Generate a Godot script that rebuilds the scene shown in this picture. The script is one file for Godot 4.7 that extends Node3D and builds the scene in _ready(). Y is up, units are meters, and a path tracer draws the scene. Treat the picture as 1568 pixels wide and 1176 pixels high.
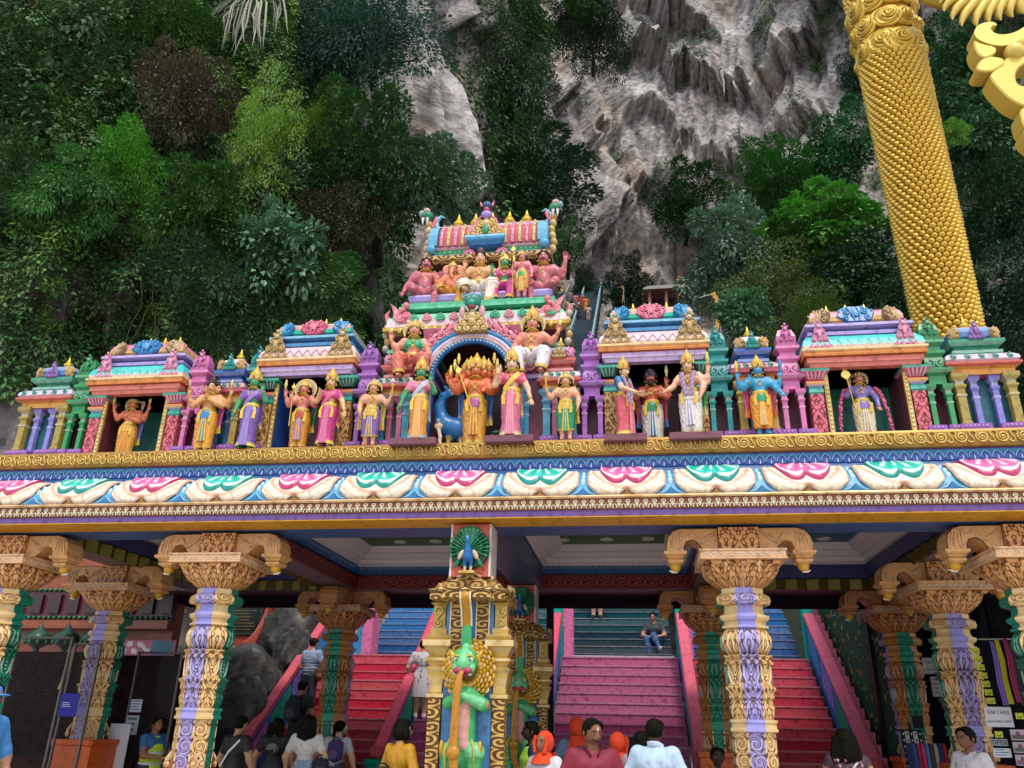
extends Node3D

# ---------------------------------------------------------------- mesh collector
class MB:
	var v := PackedVector3Array()
	var n := PackedVector3Array()
	var c := PackedColorArray()
	var u := PackedVector2Array()
	var ix := PackedInt32Array()

	func quad(a: Vector3, b: Vector3, d: Vector3, e: Vector3, col: Color, us := 1.0, vs := 1.0) -> void:
		var nn := (b - a).cross(e - a)
		if nn.length_squared() < 1e-14: nn = (d - b).cross(e - b)
		nn = nn.normalized()
		var k := v.size()
		v.append(a); v.append(b); v.append(d); v.append(e)
		for i in 4:
			n.append(nn); c.append(col)
		u.append(Vector2(0, vs)); u.append(Vector2(us, vs)); u.append(Vector2(us, 0)); u.append(Vector2(0, 0))
		for i in [0, 2, 1, 0, 3, 2]: ix.append(k + i)

	func tri(a: Vector3, b: Vector3, d: Vector3, col: Color) -> void:
		var nn := (b - a).cross(d - a).normalized()
		var k := v.size()
		v.append(a); v.append(b); v.append(d)
		for i in 3:
			n.append(nn); c.append(col); u.append(Vector2(v[k + i].x, v[k + i].y))
		ix.append(k); ix.append(k + 2); ix.append(k + 1)

	# smooth sheet of w x h points; cl closes it round; out tells it to point away from its middle line
	func grid(p: PackedVector3Array, w: int, h: int, col, cl := false, out := true, flip := false) -> void:
		var k := v.size()
		var nn := PackedVector3Array()
		nn.resize(w * h)
		var s := 0.0
		for j in h:
			var mid := Vector3.ZERO
			if out:
				for i in w: mid += p[j * w + i]
				mid /= w
			for i in w:
				var i0 := i - 1
				var i1 := i + 1
				if cl:
					i0 = (i0 + w) % w; i1 = i1 % w
				else:
					i0 = maxi(i0, 0); i1 = mini(i1, w - 1)
				var du := p[j * w + i1] - p[j * w + i0]
				var dv := p[mini(j + 1, h - 1) * w + i] - p[maxi(j - 1, 0) * w + i]
				var q := du.cross(dv)
				if q.length_squared() < 1e-16:
					var jj := 1 if j == 0 else h - 2
					if h > 2:
						du = p[jj * w + i1] - p[jj * w + i0]
						q = du.cross(dv)
				nn[j * w + i] = q.normalized()
				if out: s += nn[j * w + i].dot(p[j * w + i] - mid)
		var turn := flip
		if out: turn = s < 0.0
		for i in w * h:
			v.append(p[i])
			n.append(-nn[i] if turn else nn[i])
			c.append(col if col is Color else col[i])
			u.append(Vector2(float(i % w) / maxf(1, w - 1), float(i / w) / maxf(1, h - 1)))
		var we := w if cl else w - 1
		for j in h - 1:
			for i in we:
				var a := k + j * w + i
				var b := k + j * w + (i + 1) % w
				var d := b + w
				var e := a + w
				if turn:
					ix.append(a); ix.append(b); ix.append(d); ix.append(a); ix.append(d); ix.append(e)
				else:
					ix.append(a); ix.append(d); ix.append(b); ix.append(a); ix.append(e); ix.append(d)

	func box(t: Transform3D, s: Vector3, col: Color, us := 1.0) -> void:
		var h := s * 0.5
		var q := []
		for z in [-1, 1]:
			for y in [-1, 1]:
				for x in [-1, 1]: q.append(t * Vector3(h.x * x, h.y * y, h.z * z))
		quad(q[4], q[5], q[7], q[6], col, s.x * us, s.y * us)
		quad(q[1], q[0], q[2], q[3], col, s.x * us, s.y * us)
		quad(q[5], q[1], q[3], q[7], col, s.z * us, s.y * us)
		quad(q[0], q[4], q[6], q[2], col, s.z * us, s.y * us)
		quad(q[6], q[7], q[3], q[2], col, s.x * us, s.z * us)
		quad(q[0], q[1], q[5], q[4], col, s.x * us, s.z * us)

	func bx(x0: float, x1: float, y0: float, y1: float, z0: float, z1: float, col: Color, us := 1.0) -> void:
		box(Transform3D(Basis(), Vector3(x0 + x1, y0 + y1, z0 + z1) * 0.5), Vector3(x1 - x0, y1 - y0, z1 - z0), col, us)

	# mouldings round a w x d rectangle: profile points are (offset outwards, height), one colour per step
	func rl(t: Transform3D, w: float, d: float, prof: Array, cols: Array, us := 1.0, caps := true) -> void:
		var sx := [-1, 1, 1, -1]
		var sz := [1, 1, -1, -1]
		for j in prof.size() - 1:
			var a: Vector2 = prof[j]
			var b: Vector2 = prof[j + 1]
			var col: Color = cols[j % cols.size()]
			for i in 4:
				var k := (i + 1) % 4
				quad(t * Vector3(sx[i] * (w / 2 + a.x), a.y, sz[i] * (d / 2 + a.x)), t * Vector3(sx[k] * (w / 2 + a.x), a.y, sz[k] * (d / 2 + a.x)),
					t * Vector3(sx[k] * (w / 2 + b.x), b.y, sz[k] * (d / 2 + b.x)), t * Vector3(sx[i] * (w / 2 + b.x), b.y, sz[i] * (d / 2 + b.x)), col, (w if i % 2 == 0 else d) * us, maxf(absf(b.y - a.y), absf(b.x - a.x)) * us)
		if not caps: return
		for e in [0, prof.size() - 1]:
			var q: Vector2 = prof[e]
			var r := []
			for i in 4: r.append(t * Vector3(sx[i] * (w / 2 + q.x), q.y, sz[i] * (d / 2 + q.x)))
			if e == 0: quad(r[3], r[2], r[1], r[0], cols[0])
			else: quad(r[0], r[1], r[2], r[3], cols[(prof.size() - 2) % cols.size()])

	# turned shape: profile points (radius, height); col one colour, or one per profile step (hard), or smooth
	func lathe(t: Transform3D, prof: Array, seg: int, col, smooth := true, ph := 0.0) -> void:
		if smooth:
			var p := PackedVector3Array()
			var cc := PackedColorArray()
			for j in prof.size():
				for i in seg:
					var a := TAU * i / seg + ph
					p.append(t * Vector3(sin(a) * maxf(prof[j].x, 0.0004), prof[j].y, cos(a) * maxf(prof[j].x, 0.0004)))
					cc.append(col if col is Color else col[mini(j, col.size() - 1)])
			grid(p, seg, prof.size(), cc, true)
		else:
			for j in prof.size() - 1:
				var p := PackedVector3Array()
				for e in 2:
					for i in seg:
						var a := TAU * i / seg + ph
						p.append(t * Vector3(sin(a) * maxf(prof[j + e].x, 0.0004), prof[j + e].y, cos(a) * maxf(prof[j + e].x, 0.0004)))
				grid(p, seg, 2, col if col is Color else col[mini(j, col.size() - 1)], true)

	# flat-sided turned shape with a colour per side (cols[i] or one) and a texture strip running up each side
	func facets(t: Transform3D, prof: Array, seg: int, cols: Array, ph := 0.0, vs := 1.0) -> void:
		for j in prof.size() - 1:
			var a: Vector2 = prof[j]
			var b: Vector2 = prof[j + 1]
			for i in seg:
				var f := TAU * (i - 0.5) / seg + ph
				var g := TAU * (i + 0.5) / seg + ph
				var k := 1.0 / cos(PI / seg)
				quad(t * Vector3(sin(f) * a.x * k, a.y, cos(f) * a.x * k), t * Vector3(sin(g) * a.x * k, a.y, cos(g) * a.x * k),
					t * Vector3(sin(g) * b.x * k, b.y, cos(g) * b.x * k), t * Vector3(sin(f) * b.x * k, b.y, cos(f) * b.x * k), cols[i % cols.size()])
				var m := u.size() - 4
				for q in 4:
					var y: float = a.y if q < 2 else b.y
					u[m + q] = Vector2(1.0 if q == 1 or q == 2 else 0.0, -y * vs)

	func tube(path: Array, r, seg: int, col, flat := 1.0) -> void:
		var p := PackedVector3Array()
		var cc := PackedColorArray()
		var m := path.size()
		var side := Vector3.ZERO
		for j in m:
			var d: Vector3 = (path[mini(j + 1, m - 1)] - path[maxi(j - 1, 0)]).normalized()
			if side == Vector3.ZERO:
				side = d.cross(Vector3.UP if absf(d.y) < 0.9 else Vector3.BACK).normalized()
			side = (side - d * side.dot(d)).normalized()
			var up := side.cross(d)
			var rr: float = r[j] if r is Array else r
			for i in seg:
				var a := TAU * i / seg
				p.append(path[j] + (side * cos(a) + up * sin(a) * flat) * maxf(rr, 0.0003))
				cc.append(col if col is Color else col[j])
		grid(p, seg, m, cc, true)
		for e in 2:
			var k := v.size()
			var o := 0 if e == 0 else (m - 1) * seg
			var nn: Vector3 = (path[0] - path[1]).normalized() if e == 0 else (path[m - 1] - path[m - 2]).normalized()
			for i in seg:
				v.append(p[o + i]); n.append(nn); c.append(cc[o]); u.append(Vector2.ZERO)
			for i in range(1, seg - 1):
				ix.append(k)
				if ((p[o + i] - p[o]).cross(p[o + i + 1] - p[o])).dot(nn) > 0:
					ix.append(k + i + 1); ix.append(k + i)
				else:
					ix.append(k + i); ix.append(k + i + 1)

	func ell(t: Transform3D, col: Color, nu := 12, nv := 8) -> void:
		var p := PackedVector3Array()
		for j in nv + 1:
			var b := PI * j / nv
			for i in nu:
				var a := TAU * i / nu
				var s := maxf(sin(b), 0.004)
				p.append(t * Vector3(s * sin(a), -cos(b), s * cos(a)))
		grid(p, nu, nv + 1, col, true)

	func ball(p: Vector3, r: Vector3, col: Color, nu := 10, nv := 6) -> void:
		ell(Transform3D(Basis.from_scale(r), p), col, nu, nv)

	func ring(t: Transform3D, R: float, r: float, col: Color, nu := 16, nv := 6, arc := TAU) -> void:
		var p := PackedVector3Array()
		var m := nu if arc >= TAU else nu + 1
		for i in m:
			var a := arc * i / nu
			for j in nv:
				var b := TAU * j / nv
				p.append(t * Vector3((R + r * cos(b)) * cos(a), (R + r * cos(b)) * sin(a), r * sin(b)))
		if arc >= TAU:
			for j in nv: p.append(p[j])
		grid(p, nv, p.size() / nv, col, true)

	# scroll of tube in the xy plane of t, from radius R inwards
	func spiral(t: Transform3D, R: float, turns: float, r: float, col: Color, seg := 5, per := 12, ph := 0.0, dir := 1.0) -> void:
		var m := int(turns * per) + 1
		var path := []
		var rr := []
		for i in m + 1:
			var f := float(i) / m
			var a := ph + dir * TAU * turns * f
			path.append(t * (Vector3(cos(a), sin(a), 0) * R * (1.0 - f * 0.93)))
			rr.append(r * (1.0 - 0.35 * f) * t.basis.get_scale().x)
		tube(path, rr, seg, col)
		var e: Vector3 = path[m]
		ball(e, Vector3.ONE * r * 1.5 * t.basis.get_scale().x, col, 6, 4)

	# outline (xy) pushed back by depth, front edge softened by bev
	func prism(t: Transform3D, poly: PackedVector2Array, depth: float, col: Color, bev := 0.0, colside = null) -> void:
		var pl := poly.duplicate()
		var ar := 0.0
		for i in pl.size():
			var q := pl[(i + 1) % pl.size()]
			ar += pl[i].x * q.y - q.x * pl[i].y
		if ar < 0: pl.reverse()
		var inner := pl.duplicate()
		if bev > 0:
			var m := pl.size()
			for i in m:
				var a := (pl[i] - pl[(i + m - 1) % m]).normalized()
				var b := (pl[(i + 1) % m] - pl[i]).normalized()
				var nn := (Vector2(-a.y, a.x) + Vector2(-b.y, b.x))
				inner[i] = pl[i] + nn.normalized() * bev
		var idx := Geometry2D.triangulate_polygon(inner)
		if idx.is_empty():
			inner = pl
			idx = Geometry2D.triangulate_polygon(inner)
		for i in range(0, idx.size(), 3):
			var a := inner[idx[i]]
			var b := inner[idx[i + 1]]
			var d := inner[idx[i + 2]]
			if (b - a).cross(d - a) < 0:
				var e := b
				b = d; d = e
			tri(t * Vector3(a.x, a.y, 0), t * Vector3(b.x, b.y, 0), t * Vector3(d.x, d.y, 0), col)
			tri(t * Vector3(a.x, a.y, -depth), t * Vector3(d.x, d.y, -depth), t * Vector3(b.x, b.y, -depth), col)
		var cs: Color = colside if colside is Color else col
		for i in pl.size():
			var k := (i + 1) % pl.size()
			if bev > 0:
				quad(t * Vector3(pl[i].x, pl[i].y, -bev), t * Vector3(pl[k].x, pl[k].y, -bev), t * Vector3(inner[k].x, inner[k].y, 0), t * Vector3(inner[i].x, inner[i].y, 0), col)
			quad(t * Vector3(pl[i].x, pl[i].y, -depth), t * Vector3(pl[k].x, pl[k].y, -depth), t * Vector3(pl[k].x, pl[k].y, -bev), t * Vector3(pl[i].x, pl[i].y, -bev), cs)

	func add(o: MB, t := Transform3D()) -> void:
		var k := v.size()
		v.append_array(t * o.v)
		var b := t.basis.inverse().transposed()
		for q in o.n: n.append((b * q).normalized())
		c.append_array(o.c)
		u.append_array(o.u)
		if t.basis.determinant() < 0:
			for i in range(0, o.ix.size(), 3):
				ix.append(k + o.ix[i]); ix.append(k + o.ix[i + 2]); ix.append(k + o.ix[i + 1])
		else:
			for i in o.ix: ix.append(k + i)

	func mesh() -> ArrayMesh:
		var m := ArrayMesh.new()
		var a := []
		a.resize(Mesh.ARRAY_MAX)
		a[Mesh.ARRAY_VERTEX] = v
		a[Mesh.ARRAY_NORMAL] = n
		a[Mesh.ARRAY_COLOR] = c
		a[Mesh.ARRAY_TEX_UV] = u
		a[Mesh.ARRAY_INDEX] = ix
		m.add_surface_from_arrays(Mesh.PRIMITIVE_TRIANGLES, a)
		return m

# ---------------------------------------------------------------- small helpers
var rng := RandomNumberGenerator.new()
var M := {}
var used := {}
var noise := FastNoiseLite.new()

func rf(a: float, b: float) -> float: return rng.randf_range(a, b)
func H(s: String, k := 0.9) -> Color:
	var q := Color(s).srgb_to_linear()
	return Color(q.r * k, q.g * k, q.b * k)
func T(x := 0.0, y := 0.0, z := 0.0, ry := 0.0) -> Transform3D: return Transform3D(Basis(Vector3.UP, ry), Vector3(x, y, z))
func TS(p: Vector3, s: Vector3, e := Vector3.ZERO) -> Transform3D: return Transform3D(Basis.from_euler(e) * Basis.from_scale(s), p)
func V2(a: Array) -> Array:
	var r := []
	for i in range(0, a.size(), 2): r.append(Vector2(a[i], a[i + 1]))
	return r
func P2(a: Array) -> PackedVector2Array: return PackedVector2Array(V2(a))
func numbered(s: String) -> String:
	var k: int = used.get(s, -1) + 1
	used[s] = k
	return s if k == 0 else "%s_%03d" % [s, k]
func inst(called: String, mesh: Mesh, mat: Material, parent: Node = null, at = null) -> MeshInstance3D:
	var o := MeshInstance3D.new()
	o.mesh = mesh
	o.material_override = mat
	if at is Transform3D: o.transform = at
	elif at is Vector3: o.position = at
	if parent == null:
		o.name = numbered(called)
		add_child(o, true)
	else:
		var key := "%d:%s" % [parent.get_instance_id(), called]
		var k: int = used.get(key, -1) + 1
		used[key] = k
		var nm := called if k == 0 else "%s_%03d" % [called, k]
		o.name = nm
		parent.add_child(o, true)
	return o
func put(called: String, mb: MB, mat: Material, parent: Node = null, at = null) -> MeshInstance3D: return inst(called, mb.mesh(), mat, parent, at)
func thing(called: String, label: String, category: String, at = Vector3.ZERO, group := "") -> Node3D:
	var o := Node3D.new()
	o.name = numbered(called)
	add_child(o, true)
	if at is Transform3D: o.transform = at
	else: o.position = at
	return tag(o, label, category, group)
func tag(o: Node3D, label: String, category: String, group := "", kind := "") -> Node3D:
	if label: o.set_meta("label", label)
	if category: o.set_meta("category", category)
	if group: o.set_meta("group", group)
	if kind: o.set_meta("kind", kind)
	return o
func dup(o: Node3D, base: String, label: String, at, group := "") -> Node3D:
	var r: Node3D = o.duplicate()
	r.name = numbered(base)
	add_child(r, true)
	if at is Transform3D: r.transform = at
	else: r.position = at
	r.set_meta("label", label)
	if group: r.set_meta("group", group)
	return r

# ---------------------------------------------------------------- materials
func std(rough: float, metal := 0.0, tex: Texture2D = null, sc := 1.0, bump: Texture2D = null, bs := 0.5) -> StandardMaterial3D:
	var m := StandardMaterial3D.new()
	m.vertex_color_use_as_albedo = true
	m.roughness = rough
	m.metallic = metal
	if tex or bump:
		m.uv1_triplanar = true
		m.uv1_scale = Vector3.ONE * sc
	if tex: m.albedo_texture = tex
	if bump:
		m.normal_enabled = true
		m.normal_texture = bump
		m.normal_scale = bs
	return m
func ntex(size: int, freq: float, c0: Color, c1: Color, c2: Color, oct := 5, sd := 1, type := FastNoiseLite.TYPE_SIMPLEX_SMOOTH, mid := 0.5) -> NoiseTexture2D:
	var f := FastNoiseLite.new()
	f.noise_type = type
	f.frequency = freq
	f.fractal_octaves = oct
	f.fractal_gain = 0.6 if oct > 7 else 0.5
	f.seed = sd
	var g := Gradient.new()
	g.set_color(0, c0)
	g.set_color(1, c2)
	g.add_point(mid, c1)
	var t := NoiseTexture2D.new()
	t.width = size
	t.height = size
	t.seamless = true
	t.noise = f
	t.color_ramp = g
	return t
func ntexb(size: int, freq: float, oct := 5, sd := 1, strength := 6.0, type := FastNoiseLite.TYPE_SIMPLEX_SMOOTH) -> NoiseTexture2D:
	var f := FastNoiseLite.new()
	f.noise_type = type
	f.frequency = freq
	f.fractal_octaves = oct
	f.seed = sd
	var t := NoiseTexture2D.new()
	t.width = size
	t.height = size
	t.seamless = true
	t.noise = f
	t.as_normal_map = true
	t.bump_strength = strength
	return t
# carved scrollwork: pale raised leaf scrolls with dark cut lines (kind 0 running scrolls, 1 upright flames, 2 small diaper)
func carve(kind: int, w: int, h: int, dark: Color, mid: Color, light: Color, thin := false) -> Array:
	var im := Image.create(w, h, false, Image.FORMAT_RGB8)
	var bm := Image.create(w, h, false, Image.FORMAT_RGB8)
	for y in h:
		for x in w:
			var p := Vector2(float(x) / w, float(y) / h)
			var d := 0.0
			if kind == 0:
				# two scrolls per tile, turning opposite ways
				var cell := 0 if p.y < 0.5 else 1
				var q := Vector2(p.x - (0.42 if cell == 0 else 0.58), (p.y - 0.25 - 0.5 * cell)) * Vector2(1.0, 2.0)
				var r := q.length()
				var a := q.angle() * (1.0 if cell == 0 else -1.0)
				d = sin(a + 21.0 * r) * 0.75 + 0.35 * sin(5.0 * a + 8.0 * r) * smoothstep(0.2, 0.5, r)
			elif kind == 1:
				var q := Vector2(absf(p.x - 0.5) * 2.0, p.y)
				d = sin(q.x * 9.0 + sin(q.y * TAU) * 2.6 + 1.0) * 0.7 + 0.4 * sin(q.y * TAU * 4.0 + q.x * 6.0)
			else:
				d = sin(p.x * TAU * 2.0) * sin(p.y * TAU * 2.0) * 1.2 + 0.3 * sin((p.x + p.y) * TAU * 4.0)
			var e := smoothstep(-0.45, 0.15, d)
			if thin: e = smoothstep(0.04, 0.34, absf(d + 0.3))
			var cc := dark.lerp(mid, e).lerp(light, smoothstep(0.35, 0.9, d))
			im.set_pixel(x, y, cc)
			bm.set_pixel(x, y, Color(e, e, e).lerp(Color.WHITE, smoothstep(0.3, 1.0, d) * 0.4))
	bm.bump_map_to_normal_map(7.0)
	return [ImageTexture.create_from_image(im), ImageTexture.create_from_image(bm)]

func materials() -> void:
	var grime := ntex(512, 0.012, Color(0.64, 0.62, 0.58), Color(0.94, 0.935, 0.92), Color(1, 1, 1), 8, 3, FastNoiseLite.TYPE_SIMPLEX_SMOOTH, 0.4)
	var rough_n := ntexb(256, 0.03, 5, 8, 3.0)
	M.paint = std(0.42, 0.0, grime, 0.9, rough_n, 0.25)
	M.statue = std(0.36, 0.0, grime, 1.7, rough_n, 0.15)
	M.skin = std(0.68, 0.0, ntex(256, 0.03, Color(0.8, 0.8, 0.8), Color(0.95, 0.95, 0.95), Color.WHITE, 5, 15), 3.0, ntexb(256, 0.012, 3, 16, 9.0), 0.55)
	M.cloth = std(0.85, 0.0, ntex(256, 0.05, Color(0.8, 0.8, 0.8), Color(0.95, 0.95, 0.95), Color.WHITE, 3, 5), 6.0, ntexb(256, 0.02, 4, 12, 6.0), 0.6)
	M.hair = std(0.72, 0.0, ntex(128, 0.08, Color(0.6, 0.6, 0.6), Color(0.85, 0.85, 0.85), Color.WHITE, 3, 6), 8.0)
	M.hair.metallic_specular = 0.25
	M.gold = std(0.36, 0.42, ntex(256, 0.02, Color(0.72, 0.66, 0.5), Color(0.95, 0.93, 0.88), Color.WHITE, 4, 7), 0.6)
	M.finial = std(0.28, 0.5)
	M.metal = std(0.45, 0.6)
	M.plain = std(0.6)
	M.dark = std(0.9, 0.0, ntex(256, 0.02, Color(0.6, 0.6, 0.6), Color(0.9, 0.9, 0.9), Color.WHITE, 4, 9), 0.8)
	M.dark.metallic_specular = 0.06
	M.worn = std(0.7, 0.0, ntex(512, 0.02, Color(0.58, 0.56, 0.55), Color(0.94, 0.93, 0.93), Color(1, 1, 1), 8, 21, FastNoiseLite.TYPE_SIMPLEX_SMOOTH, 0.36), 0.6, rough_n, 0.4)
	var a := carve(0, 128, 256, Color(0.4, 0.27, 0.14), Color(0.86, 0.78, 0.62), Color(1, 0.97, 0.9))
	M.scroll = std(0.45, 0.0); M.scroll.albedo_texture = a[0]; M.scroll.normal_enabled = true; M.scroll.normal_texture = a[1]; M.scroll.normal_scale = 1.2
	M.scrollt = std(0.45, 0.0, a[0], 3.4, a[1], 1.2)
	a = carve(1, 128, 256, Color(0.52, 0.34, 0.2), Color(0.95, 0.9, 0.84), Color(1, 0.98, 0.95), true)
	M.flame = std(0.45, 0.0); M.flame.albedo_texture = a[0]; M.flame.normal_enabled = true; M.flame.normal_texture = a[1]; M.flame.normal_scale = 1.0
	M.flamet = std(0.45, 0.0, a[0], 3.0, a[1], 1.0)
	a = carve(0, 128, 256, Color(0.5, 0.33, 0.2), Color(0.95, 0.9, 0.84), Color(1, 0.98, 0.95), true)
	M.curl = std(0.45, 0.0); M.curl.albedo_texture = a[0]; M.curl.normal_enabled = true; M.curl.normal_texture = a[1]; M.curl.normal_scale = 1.2
	a = carve(2, 128, 128, Color(0.5, 0.36, 0.25), Color(0.92, 0.86, 0.75), Color(1, 0.98, 0.92))
	M.diaper = std(0.45, 0.0, a[0], 5.0, a[1], 1.0)
	var g := StandardMaterial3D.new()
	g.albedo_color = Color(0.3, 0.3, 0.32, 0.05)
	g.transparency = BaseMaterial3D.TRANSPARENCY_ALPHA
	g.roughness = 0.08
	g.metallic_specular = 0.12
	M.glass = g
	M.worn.metallic_specular = 0.22
	M.smooth_gold = std(0.38, 0.35, null, 1.0, rough_n, 0.1)
	var rk := ntex(1024, 0.006, Color(0.3, 0.28, 0.28), Color(0.8, 0.78, 0.77), Color(1, 0.995, 0.99), 8, 31, FastNoiseLite.TYPE_SIMPLEX_SMOOTH, 0.45)
	M.rock = std(0.9, 0.0, rk, 0.13, ntexb(1024, 0.014, 5, 33, 20.0, FastNoiseLite.TYPE_CELLULAR), 1.6)
	M.rock.uv1_world_triplanar = true
	M.rocknear = std(0.85, 0.0, rk, 0.22, ntexb(512, 0.012, 7, 34, 12.0), 1.0)
	M.bark = std(0.9, 0.0, ntex(256, 0.03, Color(0.45, 0.42, 0.4), Color(0.8, 0.78, 0.75), Color.WHITE, 5, 41), 0.8)

# ---------------------------------------------------------------- figures (unit height, standing on y = 0, facing +z)
# bones: [a, b, ra, rb, colour]; blended distance field meshed with surface nets
func flesh(mb: MB, bones: Array, cell: float, k: float) -> void:
	var lo := Vector3.ONE * 99.0
	var hi := -lo
	for b in bones:
		var r: float = maxf(b[2], b[3]) + cell * 3.0
		lo = lo.min(b[0].min(b[1]) - Vector3.ONE * r)
		hi = hi.max(b[0].max(b[1]) + Vector3.ONE * r)
	var nx := int((hi.x - lo.x) / cell) + 2
	var ny := int((hi.y - lo.y) / cell) + 2
	var nz := int((hi.z - lo.z) / cell) + 2
	var f := PackedFloat32Array()
	f.resize(nx * ny * nz)
	f.fill(1.0)
	var near := PackedFloat32Array()
	near.resize(nx * ny * nz)
	near.fill(1.0)
	var who := PackedByteArray()
	who.resize(nx * ny * nz)
	for bi in bones.size():
		var b: Array = bones[bi]
		var A: Vector3 = b[0]
		var D: Vector3 = b[1] - A
		var inv := 1.0 / maxf(D.length_squared(), 1e-8)
		var ra: float = b[2]
		var dr: float = b[3] - ra
		var pad := maxf(ra, b[3]) + k + cell * 1.5
		var p0 := ((A.min(b[1]) - Vector3.ONE * pad - lo) / cell).floor()
		var p1 := ((A.max(b[1]) + Vector3.ONE * pad - lo) / cell).ceil()
		for z in range(maxi(0, int(p0.z)), mini(nz, int(p1.z) + 1)):
			for y in range(maxi(0, int(p0.y)), mini(ny, int(p1.y) + 1)):
				var at := (z * ny + y) * nx
				var q := lo + Vector3(0, y, z) * cell - A
				for x in range(maxi(0, int(p0.x)), mini(nx, int(p1.x) + 1)):
					q.x = lo.x + x * cell - A.x
					var t := clampf(q.dot(D) * inv, 0.0, 1.0)
					var d := (q - D * t).length() - ra - dr * t
					var o := f[at + x]
					if d < near[at + x]:
						near[at + x] = d
						who[at + x] = bi
					var h := maxf(k - absf(d - o), 0.0) / k
					f[at + x] = minf(d, o) - h * h * k * 0.25
	var sx := 1
	var sy := nx
	var sz := nx * ny
	var id := {}
	var base := mb.v.size()
	var corner := [0, sx, sy, sx + sy, sz, sx + sz, sy + sz, sx + sy + sz]
	for z in nz - 1:
		for y in ny - 1:
			var at := (z * ny + y) * nx
			for x in nx - 1:
				var i := at + x
				var s := f[i] < 0.0
				if (f[i + 1] < 0.0) == s and (f[i + sy] < 0.0) == s and (f[i + sz] < 0.0) == s and (f[i + sx + sy] < 0.0) == s and (f[i + sx + sz] < 0.0) == s and (f[i + sy + sz] < 0.0) == s and (f[i + sx + sy + sz] < 0.0) == s: continue
				var sum := Vector3.ZERO
				var m := 0
				for e in [[0, 1], [2, 3], [4, 5], [6, 7], [0, 2], [1, 3], [4, 6], [5, 7], [0, 4], [1, 5], [2, 6], [3, 7]]:
					var fa := f[i + corner[e[0]]]
					var fb := f[i + corner[e[1]]]
					if (fa < 0.0) != (fb < 0.0):
						var t := fa / (fa - fb)
						var ca := Vector3(e[0] & 1, (e[0] >> 1) & 1, e[0] >> 2)
						var cb := Vector3(e[1] & 1, (e[1] >> 1) & 1, e[1] >> 2)
						sum += ca.lerp(cb, t)
						m += 1
				var p := sum / m
				id[i] = mb.v.size()
				mb.v.append(lo + (Vector3(x, y, z) + p) * cell)
				var g := Vector3(f[i + sx] - f[i] + f[i + sx + sy] - f[i + sy] + f[i + sx + sz] - f[i + sz] + f[i + 7 - 7 + sx + sy + sz] - f[i + sy + sz],
					f[i + sy] - f[i] + f[i + sx + sy] - f[i + sx] + f[i + sy + sz] - f[i + sz] + f[i + sx + sy + sz] - f[i + sx + sz],
					f[i + sz] - f[i] + f[i + sx + sz] - f[i + sx] + f[i + sy + sz] - f[i + sy] + f[i + sx + sy + sz] - f[i + sx + sy])
				mb.n.append(g.normalized())
				mb.c.append(bones[who[i]][4])
				mb.u.append(Vector2.ZERO)
	for i: int in id:
		for ax in 3:
			var st: int = [sx, sy, sz][ax]
			var s1: int = [sy, sz, sx][ax]
			var s2: int = [sz, sx, sy][ax]
			if (f[i] < 0.0) == (f[i + st] < 0.0): continue
			if not (id.has(i - s1) and id.has(i - s2) and id.has(i - s1 - s2)): continue
			var q := [id[i], id[i - s1], id[i - s1 - s2], id[i - s2]]
			if f[i] < 0.0:
				mb.ix.append_array(PackedInt32Array([q[0], q[2], q[1], q[0], q[3], q[2]]))
			else:
				mb.ix.append_array(PackedInt32Array([q[0], q[1], q[2], q[0], q[2], q[3]]))

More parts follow.
